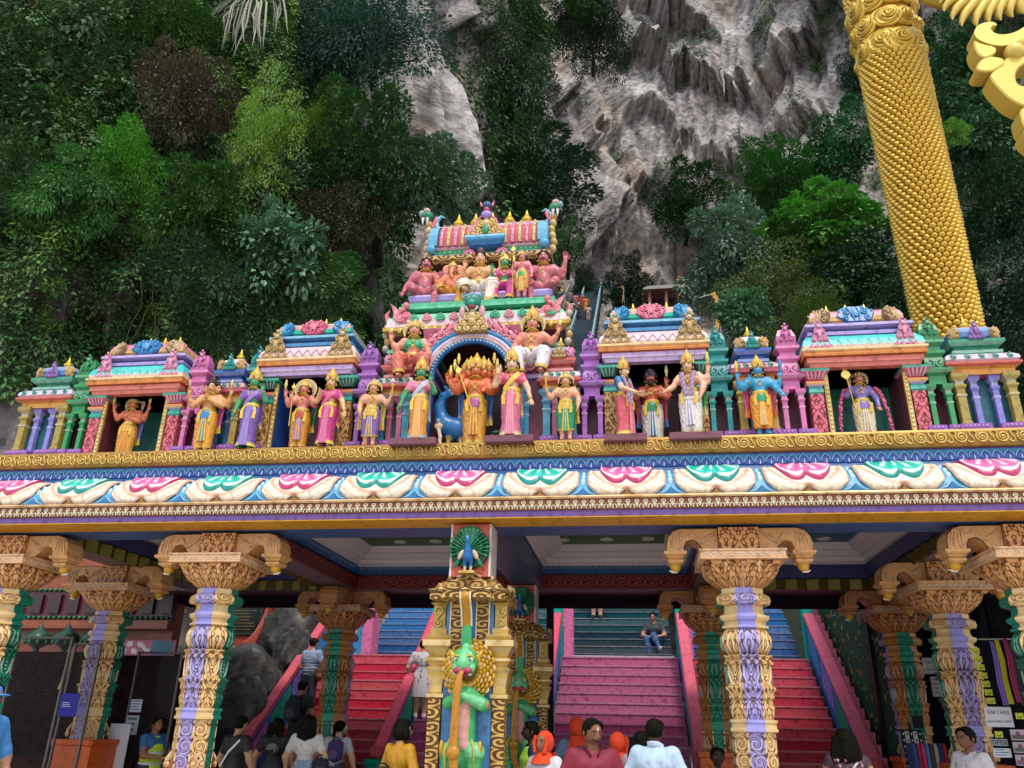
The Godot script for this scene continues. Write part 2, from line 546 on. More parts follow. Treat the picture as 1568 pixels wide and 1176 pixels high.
# a head round the origin: skull with brow, nose, chin, eyes, lips and ears
func head_mb(s: Dictionary) -> MB:
	var mb := MB.new()
	var skin: Color = s.skin
	var p := PackedVector3Array()
	var nu := 20
	var nv := 16
	for j in nv + 1:
		var b := PI * j / nv
		for i in nu:
			var a := TAU * i / nu
			var y := -cos(b)
			var sn := maxf(sin(b), 0.01)
			var q := Vector3(sn * sin(a), y, sn * cos(a))
			var low := clampf(-y, 0.0, 1.0)
			var x := q.x * 0.053 * (1.0 - 0.3 * low * low)
			var z := q.z * 0.062 * (1.0 - 0.16 * low * low) + 0.012 * low * maxf(q.z, 0.0)
			if q.z > 0:
				z += 0.017 * exp(-pow((y + 0.18) / 0.2, 2.0) - pow(q.x / 0.16, 2.0))
				z -= 0.005 * exp(-pow((y - 0.06) / 0.12, 2.0) - pow((absf(q.x) - 0.38) / 0.16, 2.0))
				z += 0.004 * exp(-pow((y + 0.5) / 0.08, 2.0) - pow(q.x / 0.25, 2.0))
			p.append(Vector3(x, y * 0.071, z))
	mb.grid(p, nu, nv + 1, skin, true)
	var dark := H("20120e")
	for e in [-1, 1]:
		mb.ball(Vector3(e * 0.021, 0.004, 0.052), Vector3(0.0125, 0.0065 * s.get("eye", 1.0), 0.006 * s.get("eye", 1.0)), H("f2ece4") if s.get("eye", 1.0) == 1.0 else H("b8aca0"), 8, 5)
		mb.ball(Vector3(e * 0.021, 0.004, 0.0565), Vector3(0.0052, 0.0052, 0.003), dark, 7, 4)
		mb.tube([Vector3(e * 0.009, 0.009, 0.056), Vector3(e * 0.021, 0.013, 0.0575), Vector3(e * 0.035, 0.007, 0.049)], 0.0016, 4, dark)
		mb.tube([Vector3(e * 0.008, 0.018, 0.059), Vector3(e * 0.021, 0.0245, 0.057), Vector3(e * 0.037, 0.018, 0.047)], [0.0022, 0.0028, 0.0012], 4, dark)
		mb.ball(Vector3(e * 0.053, -0.004, -0.002), Vector3(0.008, 0.017, 0.012), skin.darkened(0.05), 8, 6)
	mb.ball(Vector3(0, -0.035, 0.0565), Vector3(0.015, 0.0035, 0.007), s.get("lips", skin.lerp(H("8a2a2c"), 0.6)), 8, 5)
	mb.ball(Vector3(0, -0.0405, 0.0555), Vector3(0.012, 0.0035, 0.007), s.get("lips", skin.lerp(H("8a2a2c"), 0.6)), 8, 5)
	if s.has("tilak"): mb.ball(Vector3(0, 0.033, 0.0585), Vector3(0.006, 0.012, 0.003), s.tilak, 6, 4)
	if s.has("moustache"):
		for e in [-1, 1]: mb.tube([Vector3(0, -0.027, 0.066), Vector3(e * 0.016, -0.031, 0.063), Vector3(e * 0.034, -0.024, 0.054)], [0.005, 0.006, 0.002], 5, dark)
	if s.has("beard"):
		mb.ball(Vector3(0, -0.062, 0.034), Vector3(0.034, 0.03, 0.028), dark, 12, 8)
		for e in [-1, 1]: mb.ball(Vector3(e * 0.042, -0.04, 0.014), Vector3(0.014, 0.036, 0.03), dark, 8, 6)
	return mb

func hand(mb: MB, w: Vector3, dir: Vector3, palm: Vector3, col: Color, curl := 0.5, sc := 1.0) -> void:
	dir = dir.normalized()
	var side := dir.cross(palm).normalized()
	palm = side.cross(dir).normalized()
	var B := Basis(side, dir, palm)
	mb.ell(Transform3D(B * Basis.from_scale(Vector3(0.021, 0.03, 0.011) * sc), w + dir * 0.026 * sc), col, 8, 6)
	for i in 4:
		var x := (i - 1.5) * 0.0105 * sc
		var ln: float = [0.036, 0.043, 0.041, 0.031][i] * sc
		var p0 := w + dir * 0.046 * sc + side * x
		var p1 := p0 + (dir + palm * curl * 0.5 + side * x * 4.0).normalized() * ln * 0.55
		var p2 := p1 + (dir * (1.0 - curl * 0.7) + palm * curl * 1.4).normalized() * ln * 0.5
		mb.tube([p0 - dir * 0.008 * sc, p1, p2], [0.0062 * sc, 0.0056 * sc, 0.004 * sc], 5, col)
	var t0 := w + dir * 0.018 * sc + side * 0.019 * sc
	var t1 := t0 + (side * 0.9 + dir * 0.8 + palm * 0.5).normalized() * 0.022 * sc
	mb.tube([t0, t1, t1 + (dir + palm * 0.7 * curl).normalized() * 0.02 * sc], [0.0075 * sc, 0.0065 * sc, 0.0045 * sc], 5, col)

func ribbon(mb: MB, path: Array, wid, dir: Vector3, col, fold := 0.006, th := 0.004) -> void:
	# a strip of cloth with thickness and lengthways folds; col one colour or one per path point
	for s in [1, -1]:
		var p := PackedVector3Array()
		var cc := PackedColorArray()
		for j in path.size():
			var d: Vector3 = (path[mini(j + 1, path.size() - 1)] - path[maxi(j - 1, 0)]).normalized()
			var nn := d.cross(dir).normalized()
			var w: float = wid[j] if wid is Array else wid
			for i in 7:
				var f := i / 6.0 - 0.5
				p.append(path[j] + dir * f * w + nn * (sin(i * 2.1 + 0.6) * fold + s * th * (1.0 - 4.0 * f * f * 0.9)))
				cc.append(col if col is Color else col[j])
		mb.grid(p, 7, path.size(), cc, false, false, s < 0)

# cloth hung round the body: rings given as [y, rx, rz, cx, cz]
func drape(mb: MB, rings: Array, pleats: int, amp: float, col: Color, hem: Color, hemn := 1, swirl := 0.0, line = null, seg := 60) -> void:
	var p := PackedVector3Array()
	var cc := PackedColorArray()
	var n := 10
	var m := (rings.size() - 1) * n / 2 + 1
	for j in m:
		var g := float(j) / (m - 1) * (rings.size() - 1)
		var k := mini(int(g), rings.size() - 2)
		var f := g - k
		f = f * f * (3 - 2 * f) * 0.5 + f * 0.5
		for i in seg:
			var a := TAU * i / seg
			var R: Array = rings[k]
			var S: Array = rings[k + 1]
			var t := float(j) / (m - 1)
			var w := sin(a * pleats + t * swirl * sin(a))
			var o := 1.0 + amp * (0.25 + 0.75 * t) * (absf(w) * 2.0 - 1.0)
			p.append(Vector3(lerpf(R[3], S[3], f) + sin(a) * lerpf(R[1], S[1], f) * o, lerpf(R[0], S[0], f), lerpf(R[4], S[4], f) + cos(a) * lerpf(R[2], S[2], f) * o))
			var q := hem if j >= m - hemn else col
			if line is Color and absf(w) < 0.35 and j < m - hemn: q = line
			cc.append(q)
	mb.grid(p, seg, m, cc, true)

const GOLD := "d9b03a"
func crown_mb(kind: String, g: Color, g2: Color) -> MB:
	var mb := MB.new()
	if kind == "tall":
		mb.lathe(T(), V2([0.06, 0.02, 0.064, 0.03, 0.064, 0.042, 0.058, 0.048, 0.062, 0.06, 0.062, 0.085, 0.055, 0.095, 0.056, 0.105, 0.046, 0.125, 0.034, 0.14, 0.03, 0.15, 0.017, 0.158, 0.02, 0.17, 0.008, 0.185, 0.001, 0.205]), 16, g)
		for i in 9: mb.ball(Vector3(sin(TAU * i / 9) * 0.064, 0.05, cos(TAU * i / 9) * 0.064), Vector3(0.011, 0.017, 0.007), g2, 6, 4)
		for i in 7: mb.ball(Vector3(sin(TAU * i / 7) * 0.058, 0.085, cos(TAU * i / 7) * 0.058), Vector3(0.012, 0.016, 0.007), g, 6, 4)
		mb.ball(Vector3(0, 0.046, 0.066), Vector3(0.014, 0.02, 0.008), H("c23a3a"), 6, 4)
	elif kind == "cap":
		mb.lathe(T(), V2([0.06, 0.02, 0.066, 0.026, 0.066, 0.04, 0.06, 0.046, 0.055, 0.065, 0.04, 0.085, 0.022, 0.097, 0.018, 0.105, 0.02, 0.112, 0.012, 0.122, 0.001, 0.135]), 16, g)
		for i in 9: mb.ball(Vector3(sin(TAU * i / 9) * 0.064, 0.044, cos(TAU * i / 9) * 0.064), Vector3(0.012, 0.018, 0.007), g2, 6, 4)
	elif kind == "knot":
		mb.ball(Vector3(0, 0.03, -0.012), Vector3(0.062, 0.05, 0.062), g, 14, 8)
		mb.lathe(T(), V2([0.03, 0.065, 0.036, 0.075, 0.03, 0.085, 0.036, 0.1, 0.034, 0.115, 0.02, 0.13, 0.001, 0.137]), 14, g)
		mb.ring(TS(Vector3(0, 0.072, 0), Vector3.ONE, Vector3(PI / 2, 0, 0)), 0.035, 0.006, g2)
	elif kind == "tiers":
		for k in 4:
			var r := 0.06 - k * 0.011
			for i in 10: mb.ball(Vector3(sin(TAU * (i + 0.5 * k) / 10) * r, 0.036 + k * 0.022, cos(TAU * (i + 0.5 * k) / 10) * r), Vector3(0.017, 0.015, 0.014), g if (i + k) % 2 == 0 else g.lightened(0.12), 6, 4)
		mb.lathe(T(), V2([0.055, 0.02, 0.055, 0.06, 0.03, 0.11, 0.001, 0.125]), 12, g)
	return mb

func halo_mb(R: float, g: Color) -> MB:
	var mb := MB.new()
	var t := TS(Vector3(0, 0.015, -0.045), Vector3.ONE, Vector3(PI / 2, 0, 0))
	mb.lathe(t, V2([0.0, 0.006, R * 0.45, 0.006, R * 0.5, 0.012, R * 0.55, 0.006, R * 0.85, 0.004, R * 0.92, 0.012, R, 0.006, R, -0.004, 0.0, -0.006]), 28, g)
	for i in 20:
		var a := TAU * i / 20
		mb.box(TS(Vector3(cos(a) * R * 0.7, 0.015 + sin(a) * R * 0.7, -0.036), Vector3(1, 1, 1), Vector3(0, 0, a)), Vector3(R * 0.26, 0.008, 0.006), g.darkened(0.25))
	return mb

func strands(mb: MB, len: float, col: Color, wide := 0.06) -> void:
	# hair falling behind the head and over the shoulders, as locks
	for i in 9:
		var f := i / 8.0 - 0.5
		var x := f * wide * 2.0
		mb.tube([Vector3(x * 0.8, 0.03, -0.045 + absf(f) * 0.03), Vector3(x, -0.04, -0.06 + absf(f) * 0.05), Vector3(x * 1.15, -len * 0.6, -0.062 + absf(f) * 0.03), Vector3(x * 1.05, -len, -0.06)], [0.02, 0.022, 0.02, 0.006], 6, col)

func rig(s: Dictionary) -> Dictionary:
	var d: float = s.get("drop", 0.0)
	var J := {"d": d, "lean": s.get("lean", Vector3.ZERO)}
	var up := func(v: Vector3) -> Vector3: return v - Vector3(0, d, 0) + J.lean * clampf((v.y - 0.55) / 0.3, 0, 1.2)
	J.head = up.call(Vector3(0, 0.925, 0.012)) + s.get("headshift", Vector3.ZERO)
	J.sh = [up.call(Vector3(-0.118, 0.8, 0)), up.call(Vector3(0.118, 0.8, 0))]
	J.legs = s.get("legs_j", [[Vector3(-0.05, 0.5, 0), Vector3(-0.058, 0.28, 0.012), Vector3(-0.055, 0.045, 0), Vector3(-0.066, 0.018, 0.08)], [Vector3(0.05, 0.5, 0), Vector3(0.058, 0.28, 0.012), Vector3(0.055, 0.045, 0), Vector3(0.066, 0.018, 0.08)]])
	J.up = up
	return J

func body_mb(s: Dictionary, J: Dictionary) -> MB:
	var mb := MB.new()
	var sk: Color = s.skin
	var top: Color = s.get("top", sk)
	var low: Color = s.get("low", sk)
	var fat: float = s.get("fat", 1.0)
	var fem: bool = s.get("fem", false)
	var up: Callable = J.up
	var B := []
	var mid: Color = s.get("midriff", top)
	B.append([up.call(Vector3(-0.043, 0.53, 0)), up.call(Vector3(0.043, 0.53, 0)), 0.072 * fat, 0.072 * fat, low])
	B.append([up.call(Vector3(-0.02, 0.58, 0)), up.call(Vector3(0.02, 0.58, 0)), 0.066 * fat, 0.066 * fat, mid])
	B.append([up.call(Vector3(0, 0.63, 0.004)), up.call(Vector3(0, 0.68, 0)), (0.062 if fem else 0.072) * fat, 0.072 * fat, mid])
	B.append([up.call(Vector3(-0.05, 0.735, 0)), up.call(Vector3(0.05, 0.735, 0)), 0.074 * fat, 0.074 * fat, top])
	B.append([up.call(Vector3(-0.095, 0.792, -0.006)), up.call(Vector3(0.095, 0.792, -0.006)), 0.042, 0.042, top])
	if fem:
		for e in [-1, 1]: B.append([up.call(Vector3(e * 0.045, 0.735, 0.045)), up.call(Vector3(e * 0.047, 0.728, 0.06)), 0.042, 0.034, top])
	elif s.get("bare", false):
		for e in [-1, 1]: B.append([up.call(Vector3(e * 0.045, 0.752, 0.04)), up.call(Vector3(e * 0.062, 0.745, 0.035)), 0.042, 0.036, top])
		if s.has("belly"): B.append([up.call(Vector3(0, 0.62, 0.03)), up.call(Vector3(0, 0.64, 0.03)), s.belly, s.belly, mid])
	B.append([up.call(Vector3(0, 0.8, -0.006)), J.head - Vector3(0, 0.05, 0.01), 0.036, 0.033, sk])
	var sl: float = s.get("sleeve", 0.0)
	var sc: Color = s.get("sleevecol", top)
	var hands := []
	for a in s.get("arms", [[-1, Vector3(-0.19, 0.64, 0), Vector3(-0.2, 0.5, 0.06)], [1, Vector3(0.19, 0.64, 0), Vector3(0.2, 0.5, 0.06)]]):
		var S: Vector3 = J.sh[0 if a[0] < 0 else 1] + (a[5] if a.size() > 5 else Vector3.ZERO)
		var E: Vector3 = up.call(a[1])
		var W: Vector3 = up.call(a[2])
		var k: float = s.get("armr", 1.0)
		if sl >= 1.0:
			B.append([S, E, 0.043, 0.037, sc]); B.append([E, W, 0.035, 0.028, sc])
		elif sl > 0.0:
			var Q := S.lerp(E, sl)
			B.append([S, Q, 0.043, 0.038, sc]); B.append([Q, E, 0.031 * k, 0.028 * k, sk]); B.append([E, W, 0.028 * k, 0.019 * k, sk])
		else:
			B.append([S, S.lerp(E, 0.4), 0.04 * k, 0.037 * k, sk]); B.append([S.lerp(E, 0.4), E, 0.037 * k, 0.029 * k, sk]); B.append([E, E.lerp(W, 0.35), 0.03 * k, 0.03 * k, sk]); B.append([E.lerp(W, 0.35), W, 0.03 * k, 0.02 * k, sk])
		hands.append([W, (W - E) if a.size() < 4 or a[3] == null else a[3], a[4] if a.size() > 4 and a[4] != null else Vector3(0, 0, 1)])
	var shoe: Color = s.get("shoe", sk)
	var calf: Color = s.get("calf", low)
	for g in J.legs:
		B.append([g[0], g[1], 0.072 * minf(fat, 1.1), 0.05, low]); B.append([g[1], g[1].lerp(g[2], 0.4), 0.046, 0.044, calf]); B.append([g[1].lerp(g[2], 0.4), g[2], 0.044, 0.028, calf])
		B.append([g[2] - Vector3(0, 0.012, 0.012), g[3], 0.027, 0.02, shoe])
	flesh(mb, B, s.get("cell", 0.0145), 0.03)
	for h in hands: hand(mb, h[0], h[1], h[2], sk, s.get("curl", 0.5), s.get("handsc", 1.15))
	var hm := head_mb(s)
	for t in heads_of(s, J): mb.add(hm, t)
	return mb

func heads_of(s: Dictionary, J: Dictionary) -> Array:
	var r := []
	var hs: float = s.get("hs", 1.0)
	for q in s.get("heads", [[Vector3.ZERO, 0.0, 1.0]]):
		r.append(Transform3D(Basis.from_euler(Vector3(s.get("nod", 0.0), s.get("turn", 0.0) + q[1], 0.0)) * Basis.from_scale(Vector3.ONE * hs * q[2]), J.head + Vector3(0, 0.055 * (hs - 1.0), 0) + q[0]))
	return r

func figure(called: String, label: String, category: String, at: Vector3, ry: float, h: float, s: Dictionary, group := "") -> Node3D:
	var o := thing(called, label, category, Transform3D(Basis(Vector3.UP, ry) * Basis.from_scale(Vector3.ONE * h), at), group)
	var J := rig(s)
	var mat: Material = M.statue if category == "statue" else M.skin
	var cm: Material = M.statue if category == "statue" else M.cloth
	put("body", body_mb(s, J), mat, o)
	var hd := heads_of(s, J)
	var up: Callable = J.up
	var dv := Vector3(0, -J.d, 0)
	var hc: Color = s.get("hair", H("17110f"))
	var hk: String = s.get("hairstyle", "short")
	var mb := MB.new()
	var gd := H(GOLD)
	if hk != "none":
		var m1 := MB.new()
		if hk == "scarf":
			m1.ball(Vector3(0, 0.006, -0.012), Vector3(0.064, 0.078, 0.066), hc, 16, 10)
			m1.lathe(T(0, -0.07, 0), V2([0.03, 0.02, 0.055, 0.0, 0.085, -0.035, 0.1, -0.06]), 16, hc)
			for e in [-1, 1]: m1.tube([Vector3(e * 0.05, 0.05, 0.03), Vector3(e * 0.058, 0.0, 0.042), Vector3(e * 0.04, -0.06, 0.045)], [0.012, 0.014, 0.018], 6, hc)
			ribbon(m1, [Vector3(0.02, -0.06, -0.075), Vector3(0.03, -0.12, -0.09), Vector3(0.035, -0.2, -0.095), Vector3(0.03, -0.27, -0.09)], [0.05, 0.08, 0.1, 0.11], Vector3(1, 0, 0), hc, 0.008)
		else:
			m1.ball(Vector3(0, 0.014, -0.012), Vector3(0.059, 0.066, 0.06), hc, 16, 10)
			if hk != "shaved":
				for i in 11:
					var a := PI * (i / 10.0) 
					m1.ball(Vector3(cos(a) * 0.044, 0.036 + sin(a) * 0.026, 0.02), Vector3(0.014, 0.015, 0.026), hc, 6, 4)
				for e in [-1, 1]: m1.ball(Vector3(e * 0.05, 0.008, 0.006), Vector3(0.009, 0.028, 0.016), hc, 6, 5)
		if hk == "long": strands(m1, s.get("hairlen", 0.17), hc, 0.07)
		elif hk == "bob":
			m1.ball(Vector3(0, -0.012, -0.014), Vector3(0.068, 0.062, 0.062), hc, 14, 8)
			for e in [-1, 1]: m1.ball(Vector3(e * 0.052, -0.02, 0.016), Vector3(0.018, 0.05, 0.028), hc, 8, 6)
		elif hk == "bun": m1.ball(Vector3(0, 0.035, -0.07), Vector3(0.028, 0.028, 0.025), hc, 10, 6)
		elif hk == "pony": m1.tube([Vector3(0, 0.04, -0.06), Vector3(0, 0.02, -0.1), Vector3(0, -0.05, -0.1), Vector3(0, -0.12, -0.085)], [0.015, 0.022, 0.018, 0.004], 7, hc)
		for t in hd: mb.add(m1, t)
		put("headscarf" if hk == "scarf" else "hair", mb, cm if hk == "scarf" else M.hair, o)
	if s.has("crown"):
		mb = MB.new()
		var m1 := crown_mb(s.crown, s.get("crowncol", gd), s.get("crowncol2", gd.lightened(0.25)))
		for t in hd: mb.add(m1, t)
		put("crown", mb, M.statue, o)
	if s.has("halo"): put("halo", halo_mb(s.halo, s.get("halocol", gd.lightened(0.2))), M.statue, o, hd[0])
	# ornaments: necklaces, armlets, bracelets, earrings
	if s.get("jewels", false):
		mb = MB.new()
		mb.ring(TS(up.call(Vector3(0, 0.838, 0.008)), Vector3(1, 1, 1.1), Vector3(PI / 2 - 0.25, 0, 0)), 0.043, 0.0075, gd)
		mb.ring(TS(up.call(Vector3(0, 0.815, 0.016)), Vector3(1.25, 1.15, 1.0), Vector3(PI / 2 - 0.75, 0, 0)), 0.06, 0.006, gd)
		mb.tube([up.call(Vector3(-0.06, 0.82, 0.03)), up.call(Vector3(-0.045, 0.76, 0.078)), up.call(Vector3(0, 0.7, 0.09)), up.call(Vector3(0.045, 0.76, 0.078)), up.call(Vector3(0.06, 0.82, 0.03))], 0.006, 5, gd)
		mb.ball(up.call(Vector3(0, 0.7, 0.092)), Vector3(0.016, 0.02, 0.008), gd, 8, 5)
		mb.ball(up.call(Vector3(0, 0.765, 0.085)), Vector3(0.022, 0.018, 0.008), gd, 8, 5)
		for a in s.arms:
			var S: Vector3 = J.sh[0 if a[0] < 0 else 1] + (a[5] if a.size() > 5 else Vector3.ZERO)
			var E: Vector3 = up.call(a[1])
			var W: Vector3 = up.call(a[2])
			mb.tube([S.lerp(E, 0.42), S.lerp(E, 0.52)], 0.042, 8, gd)
			mb.tube([E.lerp(W, 0.86), E.lerp(W, 0.94)], 0.027, 8, gd)
		for t in hd:
			for e in [-1, 1]: mb.ball(t * Vector3(e * 0.058, -0.028, 0.004), Vector3.ONE * 0.014, gd, 6, 4)
		put("jewellery", mb, M.statue, o)
	garments(o, s, J, cm)
	return o

func garments(o: Node3D, s: Dictionary, J: Dictionary, cm: Material) -> void:
	var up: Callable = J.up
	var gd := H(GOLD)
	var mb := MB.new()
	var lc: Color = s.get("low", Color.WHITE)
	var hem: Color = s.get("hem", gd)
	match s.get("wear", ""):
		"sari":
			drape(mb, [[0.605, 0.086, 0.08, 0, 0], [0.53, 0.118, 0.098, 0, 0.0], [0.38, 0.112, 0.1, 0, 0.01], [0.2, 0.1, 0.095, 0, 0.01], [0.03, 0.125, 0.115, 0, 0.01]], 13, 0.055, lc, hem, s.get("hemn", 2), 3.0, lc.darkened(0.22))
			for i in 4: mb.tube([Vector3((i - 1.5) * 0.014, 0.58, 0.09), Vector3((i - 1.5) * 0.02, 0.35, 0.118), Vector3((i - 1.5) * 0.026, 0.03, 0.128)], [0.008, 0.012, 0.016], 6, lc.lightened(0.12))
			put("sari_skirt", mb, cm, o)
			mb = MB.new()
			var sc: Color = s.get("sash", lc)
			ribbon(mb, [Vector3(-0.085, 0.6, 0.06), Vector3(-0.03, 0.66, 0.088), Vector3(0.03, 0.73, 0.105), Vector3(0.085, 0.8, 0.055), Vector3(0.105, 0.838, -0.01), Vector3(0.1, 0.77, -0.07), Vector3(0.1, 0.6, -0.085), Vector3(0.11, 0.42, -0.09), Vector3(0.115, 0.33, -0.085)], [0.05, 0.06, 0.07, 0.07, 0.07, 0.08, 0.09, 0.1, 0.1], Vector3(0.5, -0.75, 0.0), [sc, sc, sc, sc, sc, sc, sc, sc, hem], 0.004)
			put("sari_sash", mb, cm, o)
		"dhoti":
			for g in J.legs:
				var m2 := MB.new()
				var K: Vector3 = g[1]
				var A: Vector3 = g[2]
				var dh: float = s.get("dhotilen", 0.75)
				var E: Vector3 = K.lerp(A, dh)
				var p := PackedVector3Array()
				var cc := PackedColorArray()
				var pts := [g[0] + Vector3(0, 0.06, 0), g[0].lerp(K, 0.5), K, K.lerp(E, 0.5), E]
				var rad := [0.085, 0.086, 0.075, 0.07, 0.066]
				var m := 22
				for j in m:
					var f := float(j) / (m - 1) * 4.0
					var k := mini(int(f), 3)
					var c0: Vector3 = pts[k].lerp(pts[k + 1], f - k)
					var ax: Vector3 = (pts[k + 1] - pts[k]).normalized()
					var sd := ax.cross(Vector3(0, 0, 1) if absf(ax.z) < 0.85 else Vector3.UP).normalized()
					var fr := sd.cross(ax)
					for i in 30:
						var a := TAU * i / 30
						var w := sin(a * 3.0 + f * 3.4 + 1.5 * sin(a)) 
						p.append(c0 + (sd * sin(a) + fr * cos(a)) * (lerpf(rad[k], rad[k + 1], f - k) * (1.0 + 0.07 * (absf(w) * 2.0 - 1.0))))
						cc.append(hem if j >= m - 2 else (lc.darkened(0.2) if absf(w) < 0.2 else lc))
				m2.grid(p, 30, m, cc, true)
				put("dhoti_leg", m2, cm, o)
			if not s.has("drop"):
				var fc: Color = s.get("fan", lc)
				for i in 5: mb.tube([Vector3((i - 2) * 0.007, 0.6, 0.085), Vector3((i - 2) * 0.014, 0.4, 0.1), Vector3((i - 2) * 0.021, 0.13, 0.085)], [0.007, 0.011, 0.014], 6, fc if i % 2 == 0 else s.get("fan2", fc.darkened(0.18)))
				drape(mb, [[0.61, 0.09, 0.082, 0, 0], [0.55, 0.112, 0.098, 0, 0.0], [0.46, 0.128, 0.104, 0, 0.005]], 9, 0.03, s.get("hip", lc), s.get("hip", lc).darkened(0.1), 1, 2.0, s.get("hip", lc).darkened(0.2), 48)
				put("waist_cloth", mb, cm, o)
		"skirt":
			drape(mb, [[0.62, 0.08, 0.072, 0, 0], [0.52, 0.108, 0.092, 0, 0], [s.get("skirty", 0.28), s.get("skirtr", 0.14), s.get("skirtr", 0.14) * 0.85, 0, 0]], 9, 0.06, lc, hem, s.get("hemn", 0), 1.0, null, 48)
			put("skirt", mb, cm, o)
	if s.has("belt"):
		mb = MB.new()
		mb.lathe(TS(up.call(Vector3(0, 0.575, 0)), Vector3(1, 1, 0.88)), V2([0.096, 0.0, 0.108, 0.004, 0.108, 0.016, 0.101, 0.02, 0.104, 0.026, 0.1, 0.05, 0.09, 0.054]), 22, s.belt)
		mb.ball(up.call(Vector3(0, 0.597, 0.092)), Vector3(0.022, 0.024, 0.012), s.belt.lightened(0.15), 8, 5)
		for e in s.get("tails", [-1, 1]):
			ribbon(mb, [up.call(Vector3(e * 0.06, 0.59, 0.08)), up.call(Vector3(e * 0.085, 0.5, 0.1)), up.call(Vector3(e * 0.075, 0.4, 0.105))], [0.03, 0.035, 0.045], Vector3(1, 0, 0), s.belt, 0.004)
		put("belt", mb, cm, o)
	if s.has("shawl"):
		mb = MB.new()
		var sc: Color = s.shawl
		for e in s.get("shawlside", [-1, 1]):
			ribbon(mb, [up.call(Vector3(e * 0.06, 0.84, 0.0)), up.call(Vector3(e * 0.13, 0.83, -0.02)), up.call(Vector3(e * 0.175, 0.72, -0.045)), up.call(Vector3(e * 0.165, 0.58, -0.05)), up.call(Vector3(e * 0.16, 0.42, -0.045)), up.call(Vector3(e * 0.165, 0.33, -0.04)), up.call(Vector3(e * 0.17, 0.28, -0.04))], [0.06, 0.1, 0.11, 0.09, 0.075, 0.085, 0.09], Vector3(e * 0.85, 0, 0.35).normalized(), [sc, sc, sc, sc, sc, hem, hem], 0.008)
		put("shawl", mb, cm, o)
	if s.has("garland"):
		mb = MB.new()
		var L: float = s.get("garlandy", 0.5)
		for e in [-1, 1]:
			for i in 16:
				var f := i / 15.0
				var x := lerpf(0.075, 0.03, f) if L > 0.3 else lerpf(0.1, 0.2, minf(1, f * 4.0))
				var y := lerpf(0.84, L, f)
				for q in 3: mb.ball(up.call(Vector3(e * x + (q - 1) * 0.016, y, (0.05 + 0.05 * sin(minf(f * 3, 1.57)) if L > 0.3 else 0.03) + (0.008 if q == 1 else 0.0))), Vector3.ONE * 0.017, s.garland if (i + q) % 3 else s.garland.lightened(0.25), 5, 3)
		put("garland", mb, cm, o)
	if s.has("chestband"):
		mb = MB.new()
		for e in [-1, 1]: mb.tube([up.call(Vector3(e * 0.1, 0.81, 0.03)), up.call(Vector3(e * 0.04, 0.74, 0.092)), up.call(Vector3(-e * 0.05, 0.66, 0.085)), up.call(Vector3(-e * 0.085, 0.62, 0.05))], 0.006, 5, gd)
		put("chest_cord", mb, cm, o)

# ---------------------------------------------------------------- the gateway roof edge
const CX := -2.15
func kap(x: float, t: float, off := 0.0) -> Vector3:
	var th := lerpf(0.62, PI / 2, t)
	var z := 0.3 + 0.44 * (sin(th) - sin(0.62)) / (1.0 - sin(0.62))
	var y := 4.66 - 0.44 * (cos(0.62) - cos(th)) / cos(0.62)
	var nn := Vector2(0.44 * 0.9 * sin(th), 0.42 * cos(th) + 0.05).normalized()
	return Vector3(x, y + nn.y * off, z + nn.x * off)

func petal_mesh() -> ArrayMesh:
	var mb := MB.new()
	var w := 73
	var h := 26
	var p := PackedVector3Array()
	var cc := PackedColorArray()
	var cream := H("f3e7cf")
	var line := H("b08468")
	var rim := H("e39a80")
	for j in h:
		for i in w:
			var s := lerpf(-1, 1, i / float(w - 1))
			var tt := j / float(h - 1)
			var tb := 0.98 - 0.15 * maxf(0.0, 1.0 - absf(s) / 0.22) - 0.26 * pow(maxf(0.0, absf(s) - 0.66) / 0.34, 2.0)
			var t := tt * tb
			var hw := 0.475 - 0.02 * t + 0.028 * sin(t * PI)
			var e := minf(minf(tt * 0.0 + 1.0 - tt, 1.0 - absf(s)) / 0.09, 1.0)
			var ang := atan2(t - 0.12, s * 1.05)
			var g := absf(sin(ang * 6.5))
			var rr := Vector2(s * 0.8, t - 0.1).length()
			var out := rr > 0.72 + 0.05 * sin(ang)
			var off := (0.012 + 0.035 * sqrt(clampf(e, 0, 1)) + (0.014 * g if out else 0.004)) * (0.3 + 0.7 * minf(1.0, t * 5.0))
			var col := cream
			if out and g < 0.14: col = line.lerp(cream, 0.45)
			elif not out and rr > 0.67: col = rim.lerp(cream, 0.25)
			elif e < 0.35: col = rim.lerp(cream, 0.3)
			if out and absf(rr - 0.93) < 0.018 and e > 0.4: col = line.lerp(cream, 0.5)
			p.append(kap(s * hw, t, off) - Vector3(0, 0, 0))
			cc.append(col)
	mb.grid(p, w, h, cc, false, false, true)
	return mb.mesh()

